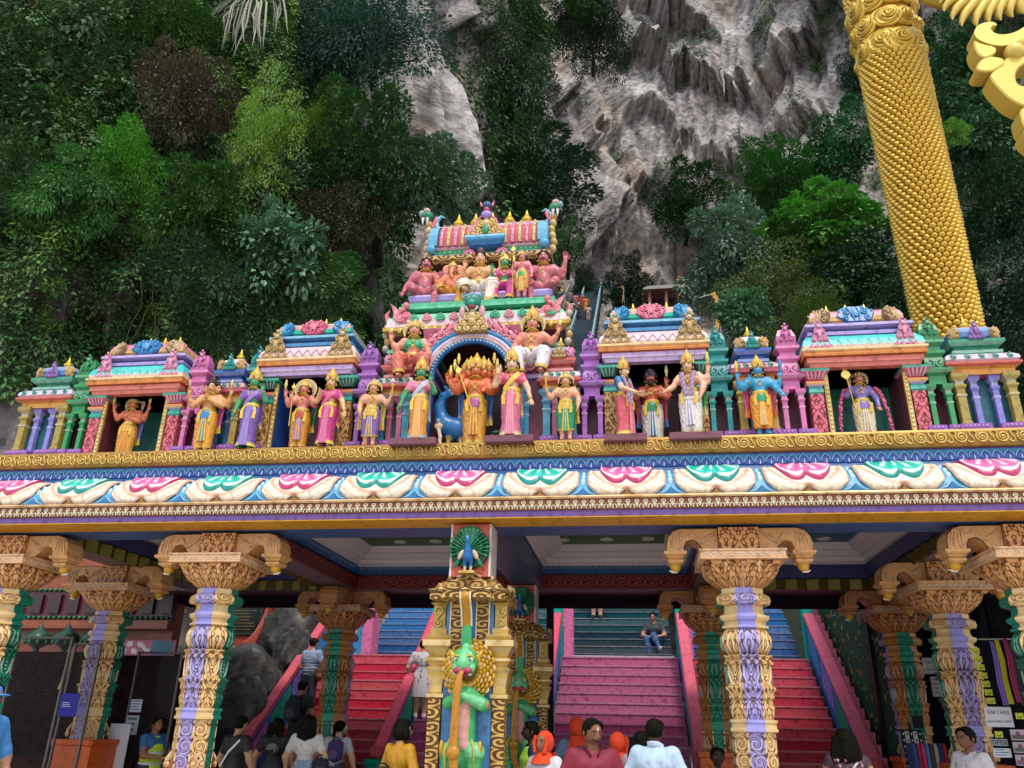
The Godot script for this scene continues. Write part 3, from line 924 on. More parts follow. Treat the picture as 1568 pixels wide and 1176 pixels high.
func flower_mesh(base: Color, deep: Color) -> ArrayMesh:
	var mb := MB.new()
	var w := 65
	var h := 22
	var p := PackedVector3Array()
	var cc := PackedColorArray()
	for j in h:
		for i in w:
			var s := lerpf(-1, 1, i / float(w - 1))
			var tt := j / float(h - 1)
			var tf := 0.2 * (1.0 - s * s) + 0.56 * sqrt(maxf(0.0, 1.0 - pow((absf(s) - 0.43) / 0.57, 2.0)))
			var t := maxf(tf, 0.002) * tt
			var e := minf(1.0 - tt, (1.0 - absf(s)) * 2.0)
			var ang := atan2(t + 0.03, s * 0.75)
			var st := sin(ang * 11.0 + 0.5 + tt * 1.5)
			var off := (0.05 + 0.03 * sqrt(clampf(e / 0.3, 0, 1)) + 0.004 * st + 0.02 * sin(clampf(tt, 0, 1) * PI)) * (0.35 + 0.65 * minf(1.0, t * 5.0))
			var col := base
			if e < 0.16: col = deep
			elif e < 0.26 and absf(s) > 0.1: col = base.lerp(H("fff6f8"), 0.8)
			elif st > 0.62 and tt < 0.62 and tt > 0.05: col = base.lerp(H("fff6f8"), 0.75)
			elif st < -0.8: col = deep.lerp(base, 0.55)
			p.append(kap(s * 0.35, t, off))
			cc.append(col)
	mb.grid(p, w, h, cc, false, false, true)
	return mb.mesh()

func roof_edge() -> void:
	var g := thing("gateway_roof_edge", "roof edge of the gateway, gold scroll band over large pink and teal lotus petals", "cornice")
	var x0 := -10.9
	var x1 := 6.6
	var mb := MB.new()
	# body behind all mouldings
	mb.bx(x0 + 0.3, x1 - 0.3, 3.96, 4.88, -0.28, 0.26, H("3a5f9a"))
	mb.bx(x0 + 0.3, x1 - 0.3, 4.7, 5.12, -5.4, 0.24, H("6a6468"))
	put("roof_slab", mb, M.paint, g)
	mb = MB.new()
	var prof := [[0.27, 4.885], [0.33, 4.9], [0.345, 4.93], [0.352, 5.01], [0.345, 5.09], [0.33, 5.12], [0.2, 5.125]]
	var fil := func(pr: Array, col, m: MB) -> void:
		for i in pr.size() - 1:
			m.quad(Vector3(x0, pr[i][1], pr[i][0]), Vector3(x1, pr[i][1], pr[i][0]), Vector3(x1, pr[i + 1][1], pr[i + 1][0]), Vector3(x0, pr[i + 1][1], pr[i + 1][0]), col if col is Color else col[i], x1 - x0, 0.1)
		for e in [x0, x1]:
			var poly := PackedVector2Array()
			for q in pr: poly.append(Vector2(q[0], q[1]))
			poly.append(Vector2(0.0, pr[pr.size() - 1][1])); poly.append(Vector2(0.0, pr[0][1]))
			m.prism(Transform3D(Basis(Vector3(0, 0, 1), Vector3.UP, Vector3(-1, 0, 0)), Vector3(e, 0, 0)), poly, 0.01, col if col is Color else col[0])
	fil.call(prof, H("b4883f"), mb)
	put("gold_band", mb, M.gold, g)
	var sc := MB.new()
	var gl := H("e6c777")
	sc.spiral(T(), 0.078, 2.1, 0.0125, gl, 5, 14, PI * 0.8)
	sc.tube([Vector3(-0.13, 0.06, 0), Vector3(-0.105, 0.078, 0.004), Vector3(-0.07, 0.06, 0.006), Vector3(-0.063, 0.045, 0)], [0.004, 0.01, 0.011, 0.01], 5, gl)
	sc.tube([Vector3(0.065, -0.045, 0), Vector3(0.085, -0.07, 0.005), Vector3(0.115, -0.072, 0.004), Vector3(0.13, -0.05, 0)], [0.01, 0.011, 0.01, 0.004], 5, gl)
	sc.tube([Vector3(0.09, 0.075, 0), Vector3(0.1, 0.03, 0.006), Vector3(0.118, -0.01, 0)], [0.004, 0.012, 0.004], 5, gl)
	sc.tube([Vector3(-0.1, -0.08, 0), Vector3(-0.108, -0.03, 0.006), Vector3(-0.12, 0.01, 0)], [0.004, 0.012, 0.004], 5, gl)
	var ms := sc.mesh()
	var x := x0 + 0.15
	while x < x1 - 0.1:
		inst("scroll", ms, M.gold, g, Transform3D(Basis.from_scale(Vector3(1, 1, 1)), Vector3(x, 5.008, 0.356)))
		x += 0.24
	# blue frieze with scallops
	mb = MB.new()
	fil.call([[0.3, 4.655], [0.285, 4.69], [0.262, 4.78], [0.262, 4.83], [0.275, 4.875], [0.29, 4.885]], [H("2463a8"), H("2463a8"), H("2a7fb4"), H("2f8bbd"), H("5a4c98")], mb)
	put("blue_frieze", mb, M.paint, g)
	sc = MB.new()
	var poly := PackedVector2Array()
	for i in 13:
		var a := PI * i / 12.0
		poly.append(Vector2(cos(a) * 0.066, sin(a) * 0.112 + (0.018 if i == 6 else 0.0)))
	sc.prism(T(0, 0, 0.022), poly, 0.03, H("2148a0"), 0.01)
	var ln := []
	for i in 11:
		var a := PI * (i + 1) / 12.0
		ln.append(Vector3(cos(a) * 0.066, sin(a) * 0.118 + (0.016 if i == 5 else 0.0), 0.018))
	sc.tube(ln, [0.003, 0.007, 0.008, 0.008, 0.008, 0.009, 0.008, 0.008, 0.008, 0.007, 0.003], 5, H("8fc0ea"))
	sc.tube([Vector3(0, 0.004, 0.024), Vector3(0.003, 0.04, 0.026), Vector3(0, 0.072, 0.024)], [0.008, 0.007, 0.001], 5, H("cfe6fa"))
	ms = sc.mesh()
	x = x0 + 0.1
	while x < x1 - 0.05:
		inst("scallop", ms, M.paint, g, Transform3D(Basis.from_euler(Vector3(-0.12, 0, 0)), Vector3(x, 4.73, 0.268)))
		x += 0.1357
	# curved cornice with lotus petals
	mb = MB.new()
	var p := PackedVector3Array()
	for j in 9:
		for i in 2: p.append(kap(x1 if i else x0, j / 8.0))
	mb.grid(p, 2, 9, H("4fa9dc"), false, false, true)
	for e in [x0, x1]:
		for j in 8: mb.quad(kap(e, j / 8.0), kap(e, (j + 1) / 8.0), Vector3(e, kap(e, (j + 1) / 8.0).y, 0.1), Vector3(e, kap(e, j / 8.0).y, 0.1), H("4fa9dc"))
	put("curved_cornice", mb, M.paint, g)
	var pm := petal_mesh()
	var fp := flower_mesh(H("ea6fae"), H("c22f6a"))
	var ft := flower_mesh(H("08c8b4"), H("049488"))
	var bead := MB.new()
	bead.ball(Vector3.ZERO, Vector3(0.03, 0.045, 0.014), H("c4e8fa"), 12, 8)
	var bm := bead.mesh()
	var tri := MB.new()
	tri.prism(T(0, 0, 0.02), P2([-0.13, 0, 0.13, 0, 0.05, 0.035, 0, 0.1, -0.05, 0.035]), 0.03, H("2a7fb8"), 0.012)
	var trl := MB.new()
	for e in [-1, 1]: trl.tube([Vector3(e * 0.16, 0.006, 0.018), Vector3(e * 0.07, 0.035, 0.022), Vector3(e * 0.012, 0.105, 0.02)], [0.006, 0.009, 0.006], 5, H("a9dcf5"))
	tri.add(trl)
	var tm := tri.mesh()
	var nt := MB.new()
	nt.prism(T(0, 0, 0.02), P2([-0.105, 0, 0.105, 0, 0.03, 0.035, 0, 0.085, -0.03, 0.035]), 0.03, H("a9741f"), 0.01)
	var nm := nt.mesh()
	for k in range(-8, 9):
		x = -2.2 + k * 1.085
		if x < x0 + 0.4 or x > x1 - 0.4: continue
		var pe := inst("lotus_petal", pm, M.paint, g, Vector3(x, 0, 0))
		inst("flower_heart", fp if k % 2 == 0 else ft, M.statue, pe)
		inst("petal_tip", nm, M.gold, g, Vector3(x, 4.235, 0.735))
		for q in 3:
			var t: float = [0.22, 0.42, 0.6][q]
			inst("bead", bm, M.paint, g, Transform3D(Basis.from_euler(Vector3(-0.5 + t * 0.6, 0, 0)) * Basis.from_scale(Vector3.ONE * (0.7 + q * 0.2)), kap(x + 0.5425, t, 0.008)))
		inst("corner_leaf", tm, M.paint, g, Vector3(x + 0.5425, 4.235, 0.735))
	# gold lip, hanging tassels, purple edge and ochre soffit
	mb = MB.new()
	fil.call([[0.735, 4.045], [0.765, 4.055], [0.765, 4.185], [0.79, 4.19], [0.8, 4.21], [0.79, 4.228], [0.72, 4.232]], [H("7a4a34"), H("8a5238"), H("c79a78"), H("e2bf92"), H("e2bf92"), H("c79a78")], mb)
	put("gold_lip", mb, M.gold, g)
	sc = MB.new()
	var tc := H("e8dbbb")
	sc.ring(T(0, 0.045, 0), 0.024, 0.0075, tc, 10, 5)
	sc.ball(Vector3(0, 0.042, 0.003), Vector3(0.012, 0.012, 0.01), tc, 6, 4)
	sc.ball(Vector3(0, -0.0, 0.004), Vector3(0.017, 0.03, 0.012), tc, 6, 5)
	for e in [-1, 1]:
		sc.tube([Vector3(e * 0.012, 0.01, 0.0), Vector3(e * 0.04, -0.008, 0.006), Vector3(e * 0.05, 0.02, 0.0)], [0.009, 0.01, 0.004], 5, tc)
		sc.ball(Vector3(e * 0.03, -0.024, 0.002), Vector3(0.011, 0.018, 0.009), tc, 6, 4)
	sc.ball(Vector3(0.052, 0.07, 0.0), Vector3(0.009, 0.008, 0.007), H("d06a5a"), 5, 3)
	ms = sc.mesh()
	x = x0 + 0.08
	while x < x1 - 0.05:
		inst("tassel", ms, M.paint, g, Vector3(x, 4.102, 0.772))
		x += 0.108
	mb = MB.new()
	mb.bx(x0 + 0.05, x1 - 0.05, 3.977, 4.05, 0.3, 0.752, H("6a4690"))
	put("purple_edge", mb, M.paint, g)
	mb = MB.new()
	mb.bx(x0 + 0.06, x1 - 0.06, 3.962, 3.979, 0.27, 0.748, H("e0a022"))
	put("ochre_soffit", mb, M.paint, g)

# ---------------------------------------------------------------- columns
func bracket_part(o: Node3D, oc: Color, fwd: bool) -> void:
	var mb := MB.new()
	mb.bx(-0.26, 0.26, 3.61, 3.93, -0.26, 0.26, oc, 1.6)
	put("bracket_block", mb, M.flamet, o)
	for d in [0, 2] if not fwd else [0, 2, 3]:
		var t := Transform3D(Basis(Vector3.UP, d * PI / 2), Vector3.ZERO)
		mb = MB.new()
		var ol := P2([0.262, 3.615, 0.4, 3.615, 0.47, 3.66, 0.53, 3.735, 0.6, 3.78, 0.68, 3.76, 0.71, 3.7, 0.715, 3.645, 0.95, 3.645, 0.955, 3.74, 0.93, 3.83, 0.86, 3.905, 0.76, 3.935, 0.262, 3.935])
		var wd := 0.19
		mb.prism(t * T(0, 0, wd), ol, wd * 2, oc, 0.012)
		for e in [-1, 1]:
			for k in 4:
				var f := 0.03 + k * 0.028
				var z: float = e * (wd + 0.004)
				mb.tube([t * Vector3(0.3 + k * 0.045, 3.9 - k * 0.02, z), t * Vector3(0.36 + k * 0.045, 3.83 - k * 0.03, z * 1.03), t * Vector3(0.47 + k * 0.035, 3.76 + k * 0.012, z * 1.03), t * Vector3(0.58, 3.8 + f * 0.7, z * 1.02), t * Vector3(0.66, 3.83 + f * 0.4, z)], [0.004, 0.013, 0.014, 0.012, 0.004], 5, oc.lightened(0.12))
				mb.tube([t * Vector3(0.7 + k * 0.02, 3.9 - k * 0.0, z), t * Vector3(0.76 + k * 0.035, 3.85 + k * 0.005, z * 1.03), t * Vector3(0.75 + k * 0.05, 3.74, z * 1.03), t * Vector3(0.735 + k * 0.062, 3.66, z)], [0.004, 0.012, 0.013, 0.005], 5, oc.lightened(0.12))
		put("bracket_arm", mb, M.paint, o)
		mb = MB.new()
		var c := t * T(0.835, 0, 0)
		mb.rl(c, 0.2, 0.3, V2([0.02, 3.6, 0.05, 3.62, 0.05, 3.65, 0.02, 3.66]), [oc])
		mb.rl(c, 0.2, 0.26, V2([-0.04, 3.5, 0.0, 3.52, 0.01, 3.55, -0.015, 3.56, 0.015, 3.58, 0.01, 3.602]), [oc, oc, oc.darkened(0.2)])
		mb.lathe(c, V2([0.001, 3.415, 0.03, 3.418, 0.06, 3.44, 0.075, 3.475, 0.07, 3.505]), 14, H("e0a92a"))
		mb.tube([c * Vector3(-0.02, 3.42, 0), c * Vector3(0.05, 3.418, 0), c * Vector3(0.09, 3.435, 0)], [0.02, 0.016, 0.003], 6, H("f0ead8"))
		put("hanging_bud", mb, M.paint, o)

func column(called: String, label: String, front: Color, at: Vector3, orange: Color, teal_front: bool, pl := 1.22) -> Node3D:
	var o := thing(called, label, "column", at, "painted columns carrying the gateway roof")
	var li := H("a8a2ea")
	var te := H("1c9a80")
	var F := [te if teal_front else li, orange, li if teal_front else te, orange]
	var mb := MB.new()
	mb.rl(T(), 0.72, 0.72, V2([0.03, 0.0, 0.03, 0.1, 0, 0.12, 0, pl - 0.09, 0.03, pl - 0.07, 0.03, pl, 0.0, pl + 0.005]), [H("d9601a")])
	put("plinth", mb, M.paint, o)
	# eight-sided shaft in bands
	var bands := [
		["shaft", [0.245, pl, 0.245, 1.56], M.curl, 2.6],
		["lower_band", [0.255, 1.56, 0.285, 1.57, 0.285, 1.6, 0.27, 1.605, 0.27, 1.66, 0.285, 1.665, 0.285, 1.695, 0.25, 1.7], M.paint, 3.0],
		["leaf_band", [0.24, 1.7, 0.255, 1.75, 0.27, 1.82, 0.26, 1.88, 0.25, 1.9], M.flame, 2.5],
		["reeded_band", [0.255, 1.9, 0.275, 1.93, 0.28, 1.99, 0.305, 2.03, 0.305, 2.05, 0.27, 2.06], M.flame, 4.0],
		["tongue_band", [0.27, 2.06, 0.255, 2.12, 0.255, 2.2, 0.27, 2.28, 0.275, 2.3], M.flame, 2.2],
		["collar", [0.275, 2.3, 0.3, 2.305, 0.3, 2.33, 0.285, 2.335, 0.285, 2.38, 0.3, 2.385, 0.3, 2.41, 0.26, 2.415], M.diaper, 3.0],
		["pot_bulge", [0.24, 2.415, 0.275, 2.46, 0.305, 2.52, 0.31, 2.58, 0.295, 2.64, 0.265, 2.69, 0.245, 2.71], M.flame, 1.7],
		["ring_moulding", [0.245, 2.71, 0.29, 2.72, 0.29, 2.745, 0.26, 2.75, 0.26, 2.79, 0.295, 2.81, 0.31, 2.84, 0.31, 2.865, 0.275, 2.87, 0.25, 2.9], M.paint, 3.0],
		["neck", [0.25, 2.9, 0.24, 2.94, 0.245, 2.98], M.paint, 1.0],
		["scroll_ring", [0.245, 2.98, 0.33, 2.995, 0.345, 3.03, 0.335, 3.09, 0.295, 3.12], M.curl, 4.0],
		["upper_neck", [0.29, 3.12, 0.265, 3.13, 0.265, 3.19], M.paint, 1.0]]
	for b in bands:
		mb = MB.new()
		var pr := V2(b[1])
		if b[0] == "shaft":
			mb.facets(T(), pr, 8, F, 0.0, b[3])
			for i in 8:
				var a := TAU * (i + 0.5) / 8
				mb.box(Transform3D(Basis(Vector3.UP, a), Vector3(sin(a) * 0.262, (pl + 1.56) / 2, cos(a) * 0.262)), Vector3(0.022, 1.555 - pl, 0.016), H("e6d3b0"))
		else:
			mb.facets(T(), pr, 8, F, 0.0, b[3])
		put(b[0], mb, b[2], o)
	mb = MB.new()
	for i in 8:
		var a := TAU * i / 8
		for k in 3:
			mb.ball(Vector3(sin(a) * 0.262, 2.14 + k * 0.045, cos(a) * 0.262), Vector3.ONE * 0.014, F[i % 4].lightened(0.35), 6, 4)
		for e in [-1, 1]:
			var q := Transform3D(Basis(Vector3.UP, a), Vector3.ZERO)
			mb.tube([q * Vector3(e * 0.085, 2.28, 0.275), q * Vector3(e * 0.09, 2.18, 0.265), q * Vector3(e * 0.06, 2.1, 0.268), q * Vector3(e * 0.02, 2.07, 0.27)], [0.01, 0.016, 0.014, 0.006], 5, F[i % 4].lightened(0.2))
			mb.tube([q * Vector3(e * 0.02, 2.45, 0.272), q * Vector3(e * 0.05, 2.52, 0.308), q * Vector3(e * 0.03, 2.62, 0.302), q * Vector3(e * 0.07, 2.66, 0.285)], [0.006, 0.015, 0.013, 0.005], 5, F[i % 4].lightened(0.2))
	put("carved_ornament", mb, M.paint, o)
	mb = MB.new()
	for i in 4:
		var q := Transform3D(Basis(Vector3.UP, TAU * (i + 0.5) / 4), Vector3.ZERO)
		for e in [-1, 1]:
			mb.spiral(q * T(e * 0.05, pl + 0.09, 0.315), 0.055, 1.6, 0.017, H("e0bd8a"), 5, 10, PI / 2 if e > 0 else PI / 2, e)
			mb.tube([q * Vector3(e * 0.05, pl + 0.145, 0.315), q * Vector3(e * 0.015, pl + 0.18, 0.3), q * Vector3(0, pl + 0.24, 0.275)], [0.017, 0.015, 0.004], 5, H("e0bd8a"))
	put("foot_scroll", mb, M.paint, o)
	# lotus bell capital with leaves, arched abacus, brackets
	mb = MB.new()
	var oc := front
	var p := PackedVector3Array()
	var cc := PackedColorArray()
	for j in 13:
		var f := j / 12.0
		for i in 96:
			var a := TAU * i / 96
			var sq := 1.0 / pow(pow(absf(sin(a)), 4.0) + pow(absf(cos(a)), 4.0), 0.25)
			var w := cos(a * 16.0)
			var r := (0.265 + 0.2 * sin(f * PI / 2) + 0.035 * sin(f * PI)) * lerpf(1.0, sq, f) * (1.0 + 0.035 * w * (0.3 + f)) + (0.018 * sin(clampf((f - 0.8) / 0.2, 0, 1) * PI))
			p.append(Vector3(sin(a) * r, 3.19 + 0.3 * f - (0.03 * absf(sin(a * 8.0)) if f > 0.85 else 0.0), cos(a) * r))
			cc.append(oc.darkened(0.32) if w < -0.72 else (oc.lightened(0.2) if w > 0.75 else oc))
	mb.grid(p, 96, 13, cc, true)
	for i in mb.u.size(): mb.u[i] = Vector2(mb.u[i].x * 12.0, 0.9 - mb.u[i].y * 0.8)
	mb.rl(T(), 0.9, 0.9, V2([0, 3.44, 0.02, 3.46, 0.02, 3.48, -0.06, 3.485]), [oc])
	put("lotus_capital", mb, M.flame, o)
	mb = MB.new()
	mb.rl(T(), 1.0, 1.0, V2([0.0, 3.485, 0.05, 3.49, 0.05, 3.505, 0.035, 3.507, 0.035, 3.585, 0.05, 3.588, 0.05, 3.61, -0.1, 3.612]), [oc.lightened(0.1)])
	for d in 4:
		var q := Transform3D(Basis(Vector3.UP, d * PI / 2), Vector3.ZERO)
		for i in 11: mb.ring(q * TS(Vector3((i - 5) * 0.093, 3.515, 0.538), Vector3(1, 1.5, 0.8)), 0.031, 0.008, oc.lightened(0.35), 8, 4, PI)
	put("abacus", mb, M.paint, o)
	bracket_part(o, oc, teal_front)
	o.scale = Vector3(0.94, 1, 0.94)
	return o

func columns() -> void:
	var oc := H("eab272")
	var a := column("column", "lilac, orange and teal column left of the lion pillar at the front", oc, Vector3(-5.62, 0, 0), H("f2cf94"), false, 0.96)
	var G := "painted columns carrying the gateway roof"
	dup(a, "column", "lilac and cream column right of the lion pillar at the front", Vector3(1.335, 0, 0), G)
	dup(a, "column", "lilac column cut off by the left edge of the photo, beside the blue cap", Vector3(-8.8, 0, 0), G)
	dup(a, "column", "lilac column cut off by the right edge of the photo, before the scarf stall", Vector3(4.68, 0, 0), G)
	var m := column("column", "shaded column on an orange plinth beside the glass booth", oc, Vector3(-8.75, 0, -2.4), H("f2cf94"), false)
	dup(m, "column", "shaded column with yellow tags hanging beside it", Vector3(4.55, 0, -2.4), G)
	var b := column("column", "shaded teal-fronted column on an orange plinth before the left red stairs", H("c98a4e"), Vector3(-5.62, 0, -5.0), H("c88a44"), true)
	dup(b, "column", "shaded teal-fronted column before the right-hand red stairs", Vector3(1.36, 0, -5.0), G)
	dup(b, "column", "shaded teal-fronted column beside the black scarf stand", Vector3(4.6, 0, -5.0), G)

# ---------------------------------------------------------------- the lion pillars in the middle
func lion_pillar() -> Node3D:
	var o := thing("lion_pillar", "gilded pillar with a green lion figure and a peacock panel, at the front", "pillar", Vector3(-2.02, 0, 0), "gilded lion pillars in the middle of the gateway")
	var gd := H("dcbb6e")
	var bl := H("4a86bd")
	var mb := MB.new()
	mb.bx(-0.3, 0.3, 0, 3.0, -0.4, 0.36, bl)
	put("blue_core", mb, M.paint, o)
	mb = MB.new()
	mb.rl(T(0, 0, -0.02), 0.95, 0.95, V2([0.05, 0, 0.05, 0.4, 0.0, 0.45, 0, 0.7, 0.04, 0.75, -0.1, 0.8]), [gd])
	put("base", mb, M.scrollt, o)
	for e in [-1, 1]:
		mb = MB.new()
		mb.bx(e * 0.39 - 0.075, e * 0.39 + 0.075, 0.75, 1.85, 0.2, 0.4, gd)
		put("side_pilaster", mb, M.scrollt, o)
		mb = MB.new()
		mb.rl(T(e * 0.39, 0, 0.27), 0.15, 0.18, V2([0.0, 1.85, 0.03, 1.87, 0.03, 1.91, 0.0, 1.93, 0.0, 2.0, 0.02, 2.1, 0.035, 2.16, 0.05, 2.18, 0.05, 2.21, 0.01, 2.23, 0.03, 2.26, 0.06, 2.29, 0.06, 2.32, 0.02, 2.34, 0.05, 2.4, 0.08, 2.44, 0.1, 2.46, 0.1, 2.53, 0.06, 2.54, 0.08, 2.58, 0.02, 2.61, 0.03, 2.66, 0.0, 2.7, 0.0, 2.95, 0.04, 2.98]), [gd, gd.lightened(0.15), gd.darkened(0.25), gd, gd.lightened(0.1)], 1.0)
		put("pilaster_moulding", mb, M.gold, o)
		mb = MB.new()
		mb.spiral(T(e * 0.4, 2.88, 0.38), 0.06, 1.7, 0.016, gd, 5, 10, 0.0, -e)
		mb.spiral(T(e * 0.4, 2.735, 0.38), 0.05, 1.6, 0.014, gd, 5, 10, PI, -e)
		mb.tube([Vector3(e * 0.4 + 0.06, 2.88, 0.38), Vector3(e * 0.4, 2.81, 0.385), Vector3(e * 0.4 - 0.05, 2.735, 0.38)], 0.014, 5, gd)
		put("side_scroll", mb, M.gold, o)
		mb = MB.new()
		mb.bx(e * 0.165 - 0.075, e * 0.165 + 0.075, 2.15, 2.99, 0.34, 0.38, gd, 1.0)
		put("scroll_strip", mb, M.scrollt, o)
		mb = MB.new()
		for s in [-1, 1]: mb.bx(e * 0.165 + s * 0.08 - 0.008, e * 0.165 + s * 0.08 + 0.008, 2.15, 2.99, 0.34, 0.39, H("f0e2b4"))
		put("strip_edge", mb, M.paint, o)
	# curled tongue that hangs from the cap to the head
	mb = MB.new()
	ribbon(mb, [Vector3(0, 3.03, 0.66), Vector3(0, 3.06, 0.72), Vector3(0, 2.98, 0.71), Vector3(0, 2.85, 0.6), Vector3(0, 2.68, 0.54)], [0.1, 0.11, 0.11, 0.11, 0.11], Vector3(1, 0, 0), H("c98a1c"), 0.0, 0.015)
	for e in [-1, 1]: mb.tube([Vector3(e * 0.055, 3.03, 0.67), Vector3(e * 0.06, 3.06, 0.73), Vector3(e * 0.06, 2.98, 0.72), Vector3(e * 0.06, 2.85, 0.61), Vector3(e * 0.06, 2.68, 0.55)], 0.014, 5, H("efe3bd"))
	put("curled_tongue", mb, M.statue, o)
	mb = MB.new()
	ribbon(mb, [Vector3(0, 2.7, 0.54), Vector3(0, 2.55, 0.53), Vector3(0, 2.42, 0.5)], [0.11, 0.12, 0.12], Vector3(1, 0, 0), H("3fae6e"), 0.0, 0.02)
	put("green_crest", mb, M.statue, o)
	# the green lion: body, head, mane, tongue
	var gr := H("49b870")
	var gl := H("7fd89a")
	var B := [
		[Vector3(0.02, 1.2, 0.44), Vector3(0.02, 1.55, 0.46), 0.15, 0.14, gr], [Vector3(0.02, 1.55, 0.46), Vector3(0.02, 1.9, 0.46), 0.13, 0.17, gr],
		[Vector3(0.02, 1.35, 0.55), Vector3(0.02, 1.75, 0.57), 0.06, 0.07, H("e8a8a0")],
		[Vector3(0.15, 1.86, 0.46), Vector3(0.29, 1.79, 0.52), 0.1, 0.085, gr], [Vector3(0.29, 1.79, 0.52), Vector3(0.03, 1.88, 0.66), 0.08, 0.06, gl],
		[Vector3(-0.14, 1.86, 0.46), Vector3(-0.25, 1.8, 0.5), 0.09, 0.075, gr], [Vector3(-0.25, 1.8, 0.5), Vector3(-0.12, 1.83, 0.62), 0.07, 0.055, gr],
		[Vector3(0.12, 1.2, 0.46), Vector3(0.2, 1.28, 0.56), 0.12, 0.13, gl], [Vector3(0.2, 1.28, 0.56), Vector3(0.18, 0.95, 0.56), 0.12, 0.08, gr], [Vector3(0.18, 0.95, 0.56), Vector3(0.17, 0.84, 0.58), 0.07, 0.06, gr],
		[Vector3(-0.1, 1.2, 0.46), Vector3(-0.2, 1.28, 0.54), 0.11, 0.12, gl], [Vector3(-0.2, 1.28, 0.54), Vector3(-0.2, 0.95, 0.54), 0.11, 0.075, gr], [Vector3(-0.2, 0.95, 0.54), Vector3(-0.19, 0.84, 0.58), 0.07, 0.06, gr],
		[Vector3(0, 2.27, 0.53), Vector3(0, 2.22, 0.57), 0.15, 0.14, gr], [Vector3(0.0, 2.24, 0.66), Vector3(0.0, 2.3, 0.64), 0.075, 0.06, gl], [Vector3(0, 2.36, 0.6), Vector3(0, 2.27, 0.68), 0.06, 0.055, gl],
		[Vector3(-0.09, 2.19, 0.64), Vector3(0.09, 2.19, 0.64), 0.05, 0.05, gl], [Vector3(-0.08, 2.36, 0.6), Vector3(-0.1, 2.3, 0.63), 0.045, 0.04, gr], [Vector3(0.08, 2.36, 0.6), Vector3(0.1, 2.3, 0.63), 0.045, 0.04, gr], [Vector3(0.0, 2.42, 0.52), Vector3(0, 2.45, 0.5), 0.06, 0.05, gl]]
	mb = MB.new()
	for b in B:
		if b[0].y < 2.0:
			b[0].x *= 0.8
			b[1].x *= 0.8
			b[2] *= 0.84
			b[3] *= 0.84
	flesh(mb, B, 0.022, 0.04)
	put("lion_body", mb, M.statue, o)
	mb = MB.new()
	for e in [-1, 1]:
		mb.ball(Vector3(e * 0.088, 2.285, 0.672), Vector3(0.03, 0.028, 0.016), H("f5f5ee"), 10, 6)
		mb.ball(Vector3(e * 0.085, 2.28, 0.685), Vector3(0.013, 0.014, 0.008), H("101010"), 8, 5)
		mb.tube([Vector3(e * 0.04, 2.32, 0.7), Vector3(e * 0.09, 2.335, 0.69), Vector3(e * 0.135, 2.3, 0.65)], [0.01, 0.014, 0.005], 5, H("e8c84c"))
		mb.lathe(TS(Vector3(e * 0.13, 2.3, 0.5), Vector3.ONE, Vector3(0, 0, -e * 0.6)), V2([0.05, 0.0, 0.045, 0.05, 0.02, 0.1, 0.001, 0.14]), 8, H("e2c04a"))
		mb.lathe(TS(Vector3(e * 0.1, 2.13, 0.68), Vector3.ONE, Vector3(0.5, 0, e * 1.9)), V2([0.022, 0.0, 0.018, 0.04, 0.001, 0.09]), 7, H("f4efe2"))
	put("eyes_and_tusks", mb, M.statue, o)
	mb = MB.new()
	for e in [-1, 1]:
		mb.ball(Vector3(e * 0.055, 2.16, 0.69), Vector3(0.06, 0.045, 0.04), H("b8345c"), 10, 6)
	mb.ball(Vector3(0, 2.11, 0.66), Vector3(0.09, 0.03, 0.05), H("8a1f40"), 10, 6)
	put("mouth", mb, M.statue, o)
	mb = MB.new()
	var mg := H("d9a828")
	for row in 5:
		for i in 21:
			var a := -0.62 * PI + 1.72 * PI * (i + 0.5 * (row % 2)) / 20.0 - PI * 0.06
			var r := 0.15 + row * 0.036
			var q := Vector3(sin(a) * r + 0.03, 2.18 - cos(a) * r * 1.12, 0.5 - row * 0.024 + 0.05)
			mb.ell(Transform3D(Basis(Vector3.BACK, a) * Basis(Vector3.RIGHT, -0.3) * Basis.from_scale(Vector3(0.034 + row * 0.003, 0.04, 0.012)), q), mg if (i + row) % 3 else mg.lightened(0.18), 7, 5)
	mb.lathe(TS(Vector3(0.03, 2.18, 0.42), Vector3(1, 1, 1.12), Vector3(PI / 2, 0, 0)), V2([0.001, 0.06, 0.2, 0.05, 0.27, 0.02, 0.29, -0.04, 0.001, -0.05]), 26, mg.darkened(0.2))
	put("mane", mb, M.gold, o)
	mb = MB.new()
	ribbon(mb, [Vector3(-0.005, 2.15, 0.71), Vector3(-0.02, 2.1, 0.77), Vector3(-0.045, 1.9, 0.75), Vector3(-0.06, 1.5, 0.74), Vector3(-0.06, 1.25, 0.74), Vector3(-0.04, 1.0, 0.72), Vector3(0.02, 0.82, 0.66)], [0.06, 0.075, 0.085, 0.09, 0.1, 0.1, 0.09], Vector3(1, 0, 0), H("c8851e"), 0.0, 0.018)
	mb.ball(Vector3(-0.06, 1.28, 0.74), Vector3(0.08, 0.08, 0.05), H("c8851e"), 12, 8)
	put("long_tongue", mb, M.statue, o)
	mb = MB.new()
	for e in [-1, 1]:
		mb.ell(TS(Vector3(e * 0.225, 1.32, 0.62), Vector3(0.03, 0.09, 0.03), Vector3(0, e * 0.8, 0)), H("d9a828"), 8, 6)
		mb.tube([Vector3(e * 0.13, 1.42, 0.64), Vector3(e * 0.17, 1.3, 0.69), Vector3(e * 0.165, 1.12, 0.655), Vector3(e * 0.16, 1.05, 0.64)], [0.008, 0.013, 0.01, 0.006], 5, H("e2c04a"))
		mb.ball(Vector3(e * 0.16, 1.06, 0.645), Vector3(0.026, 0.026, 0.02), H("e2c04a"), 8, 5)
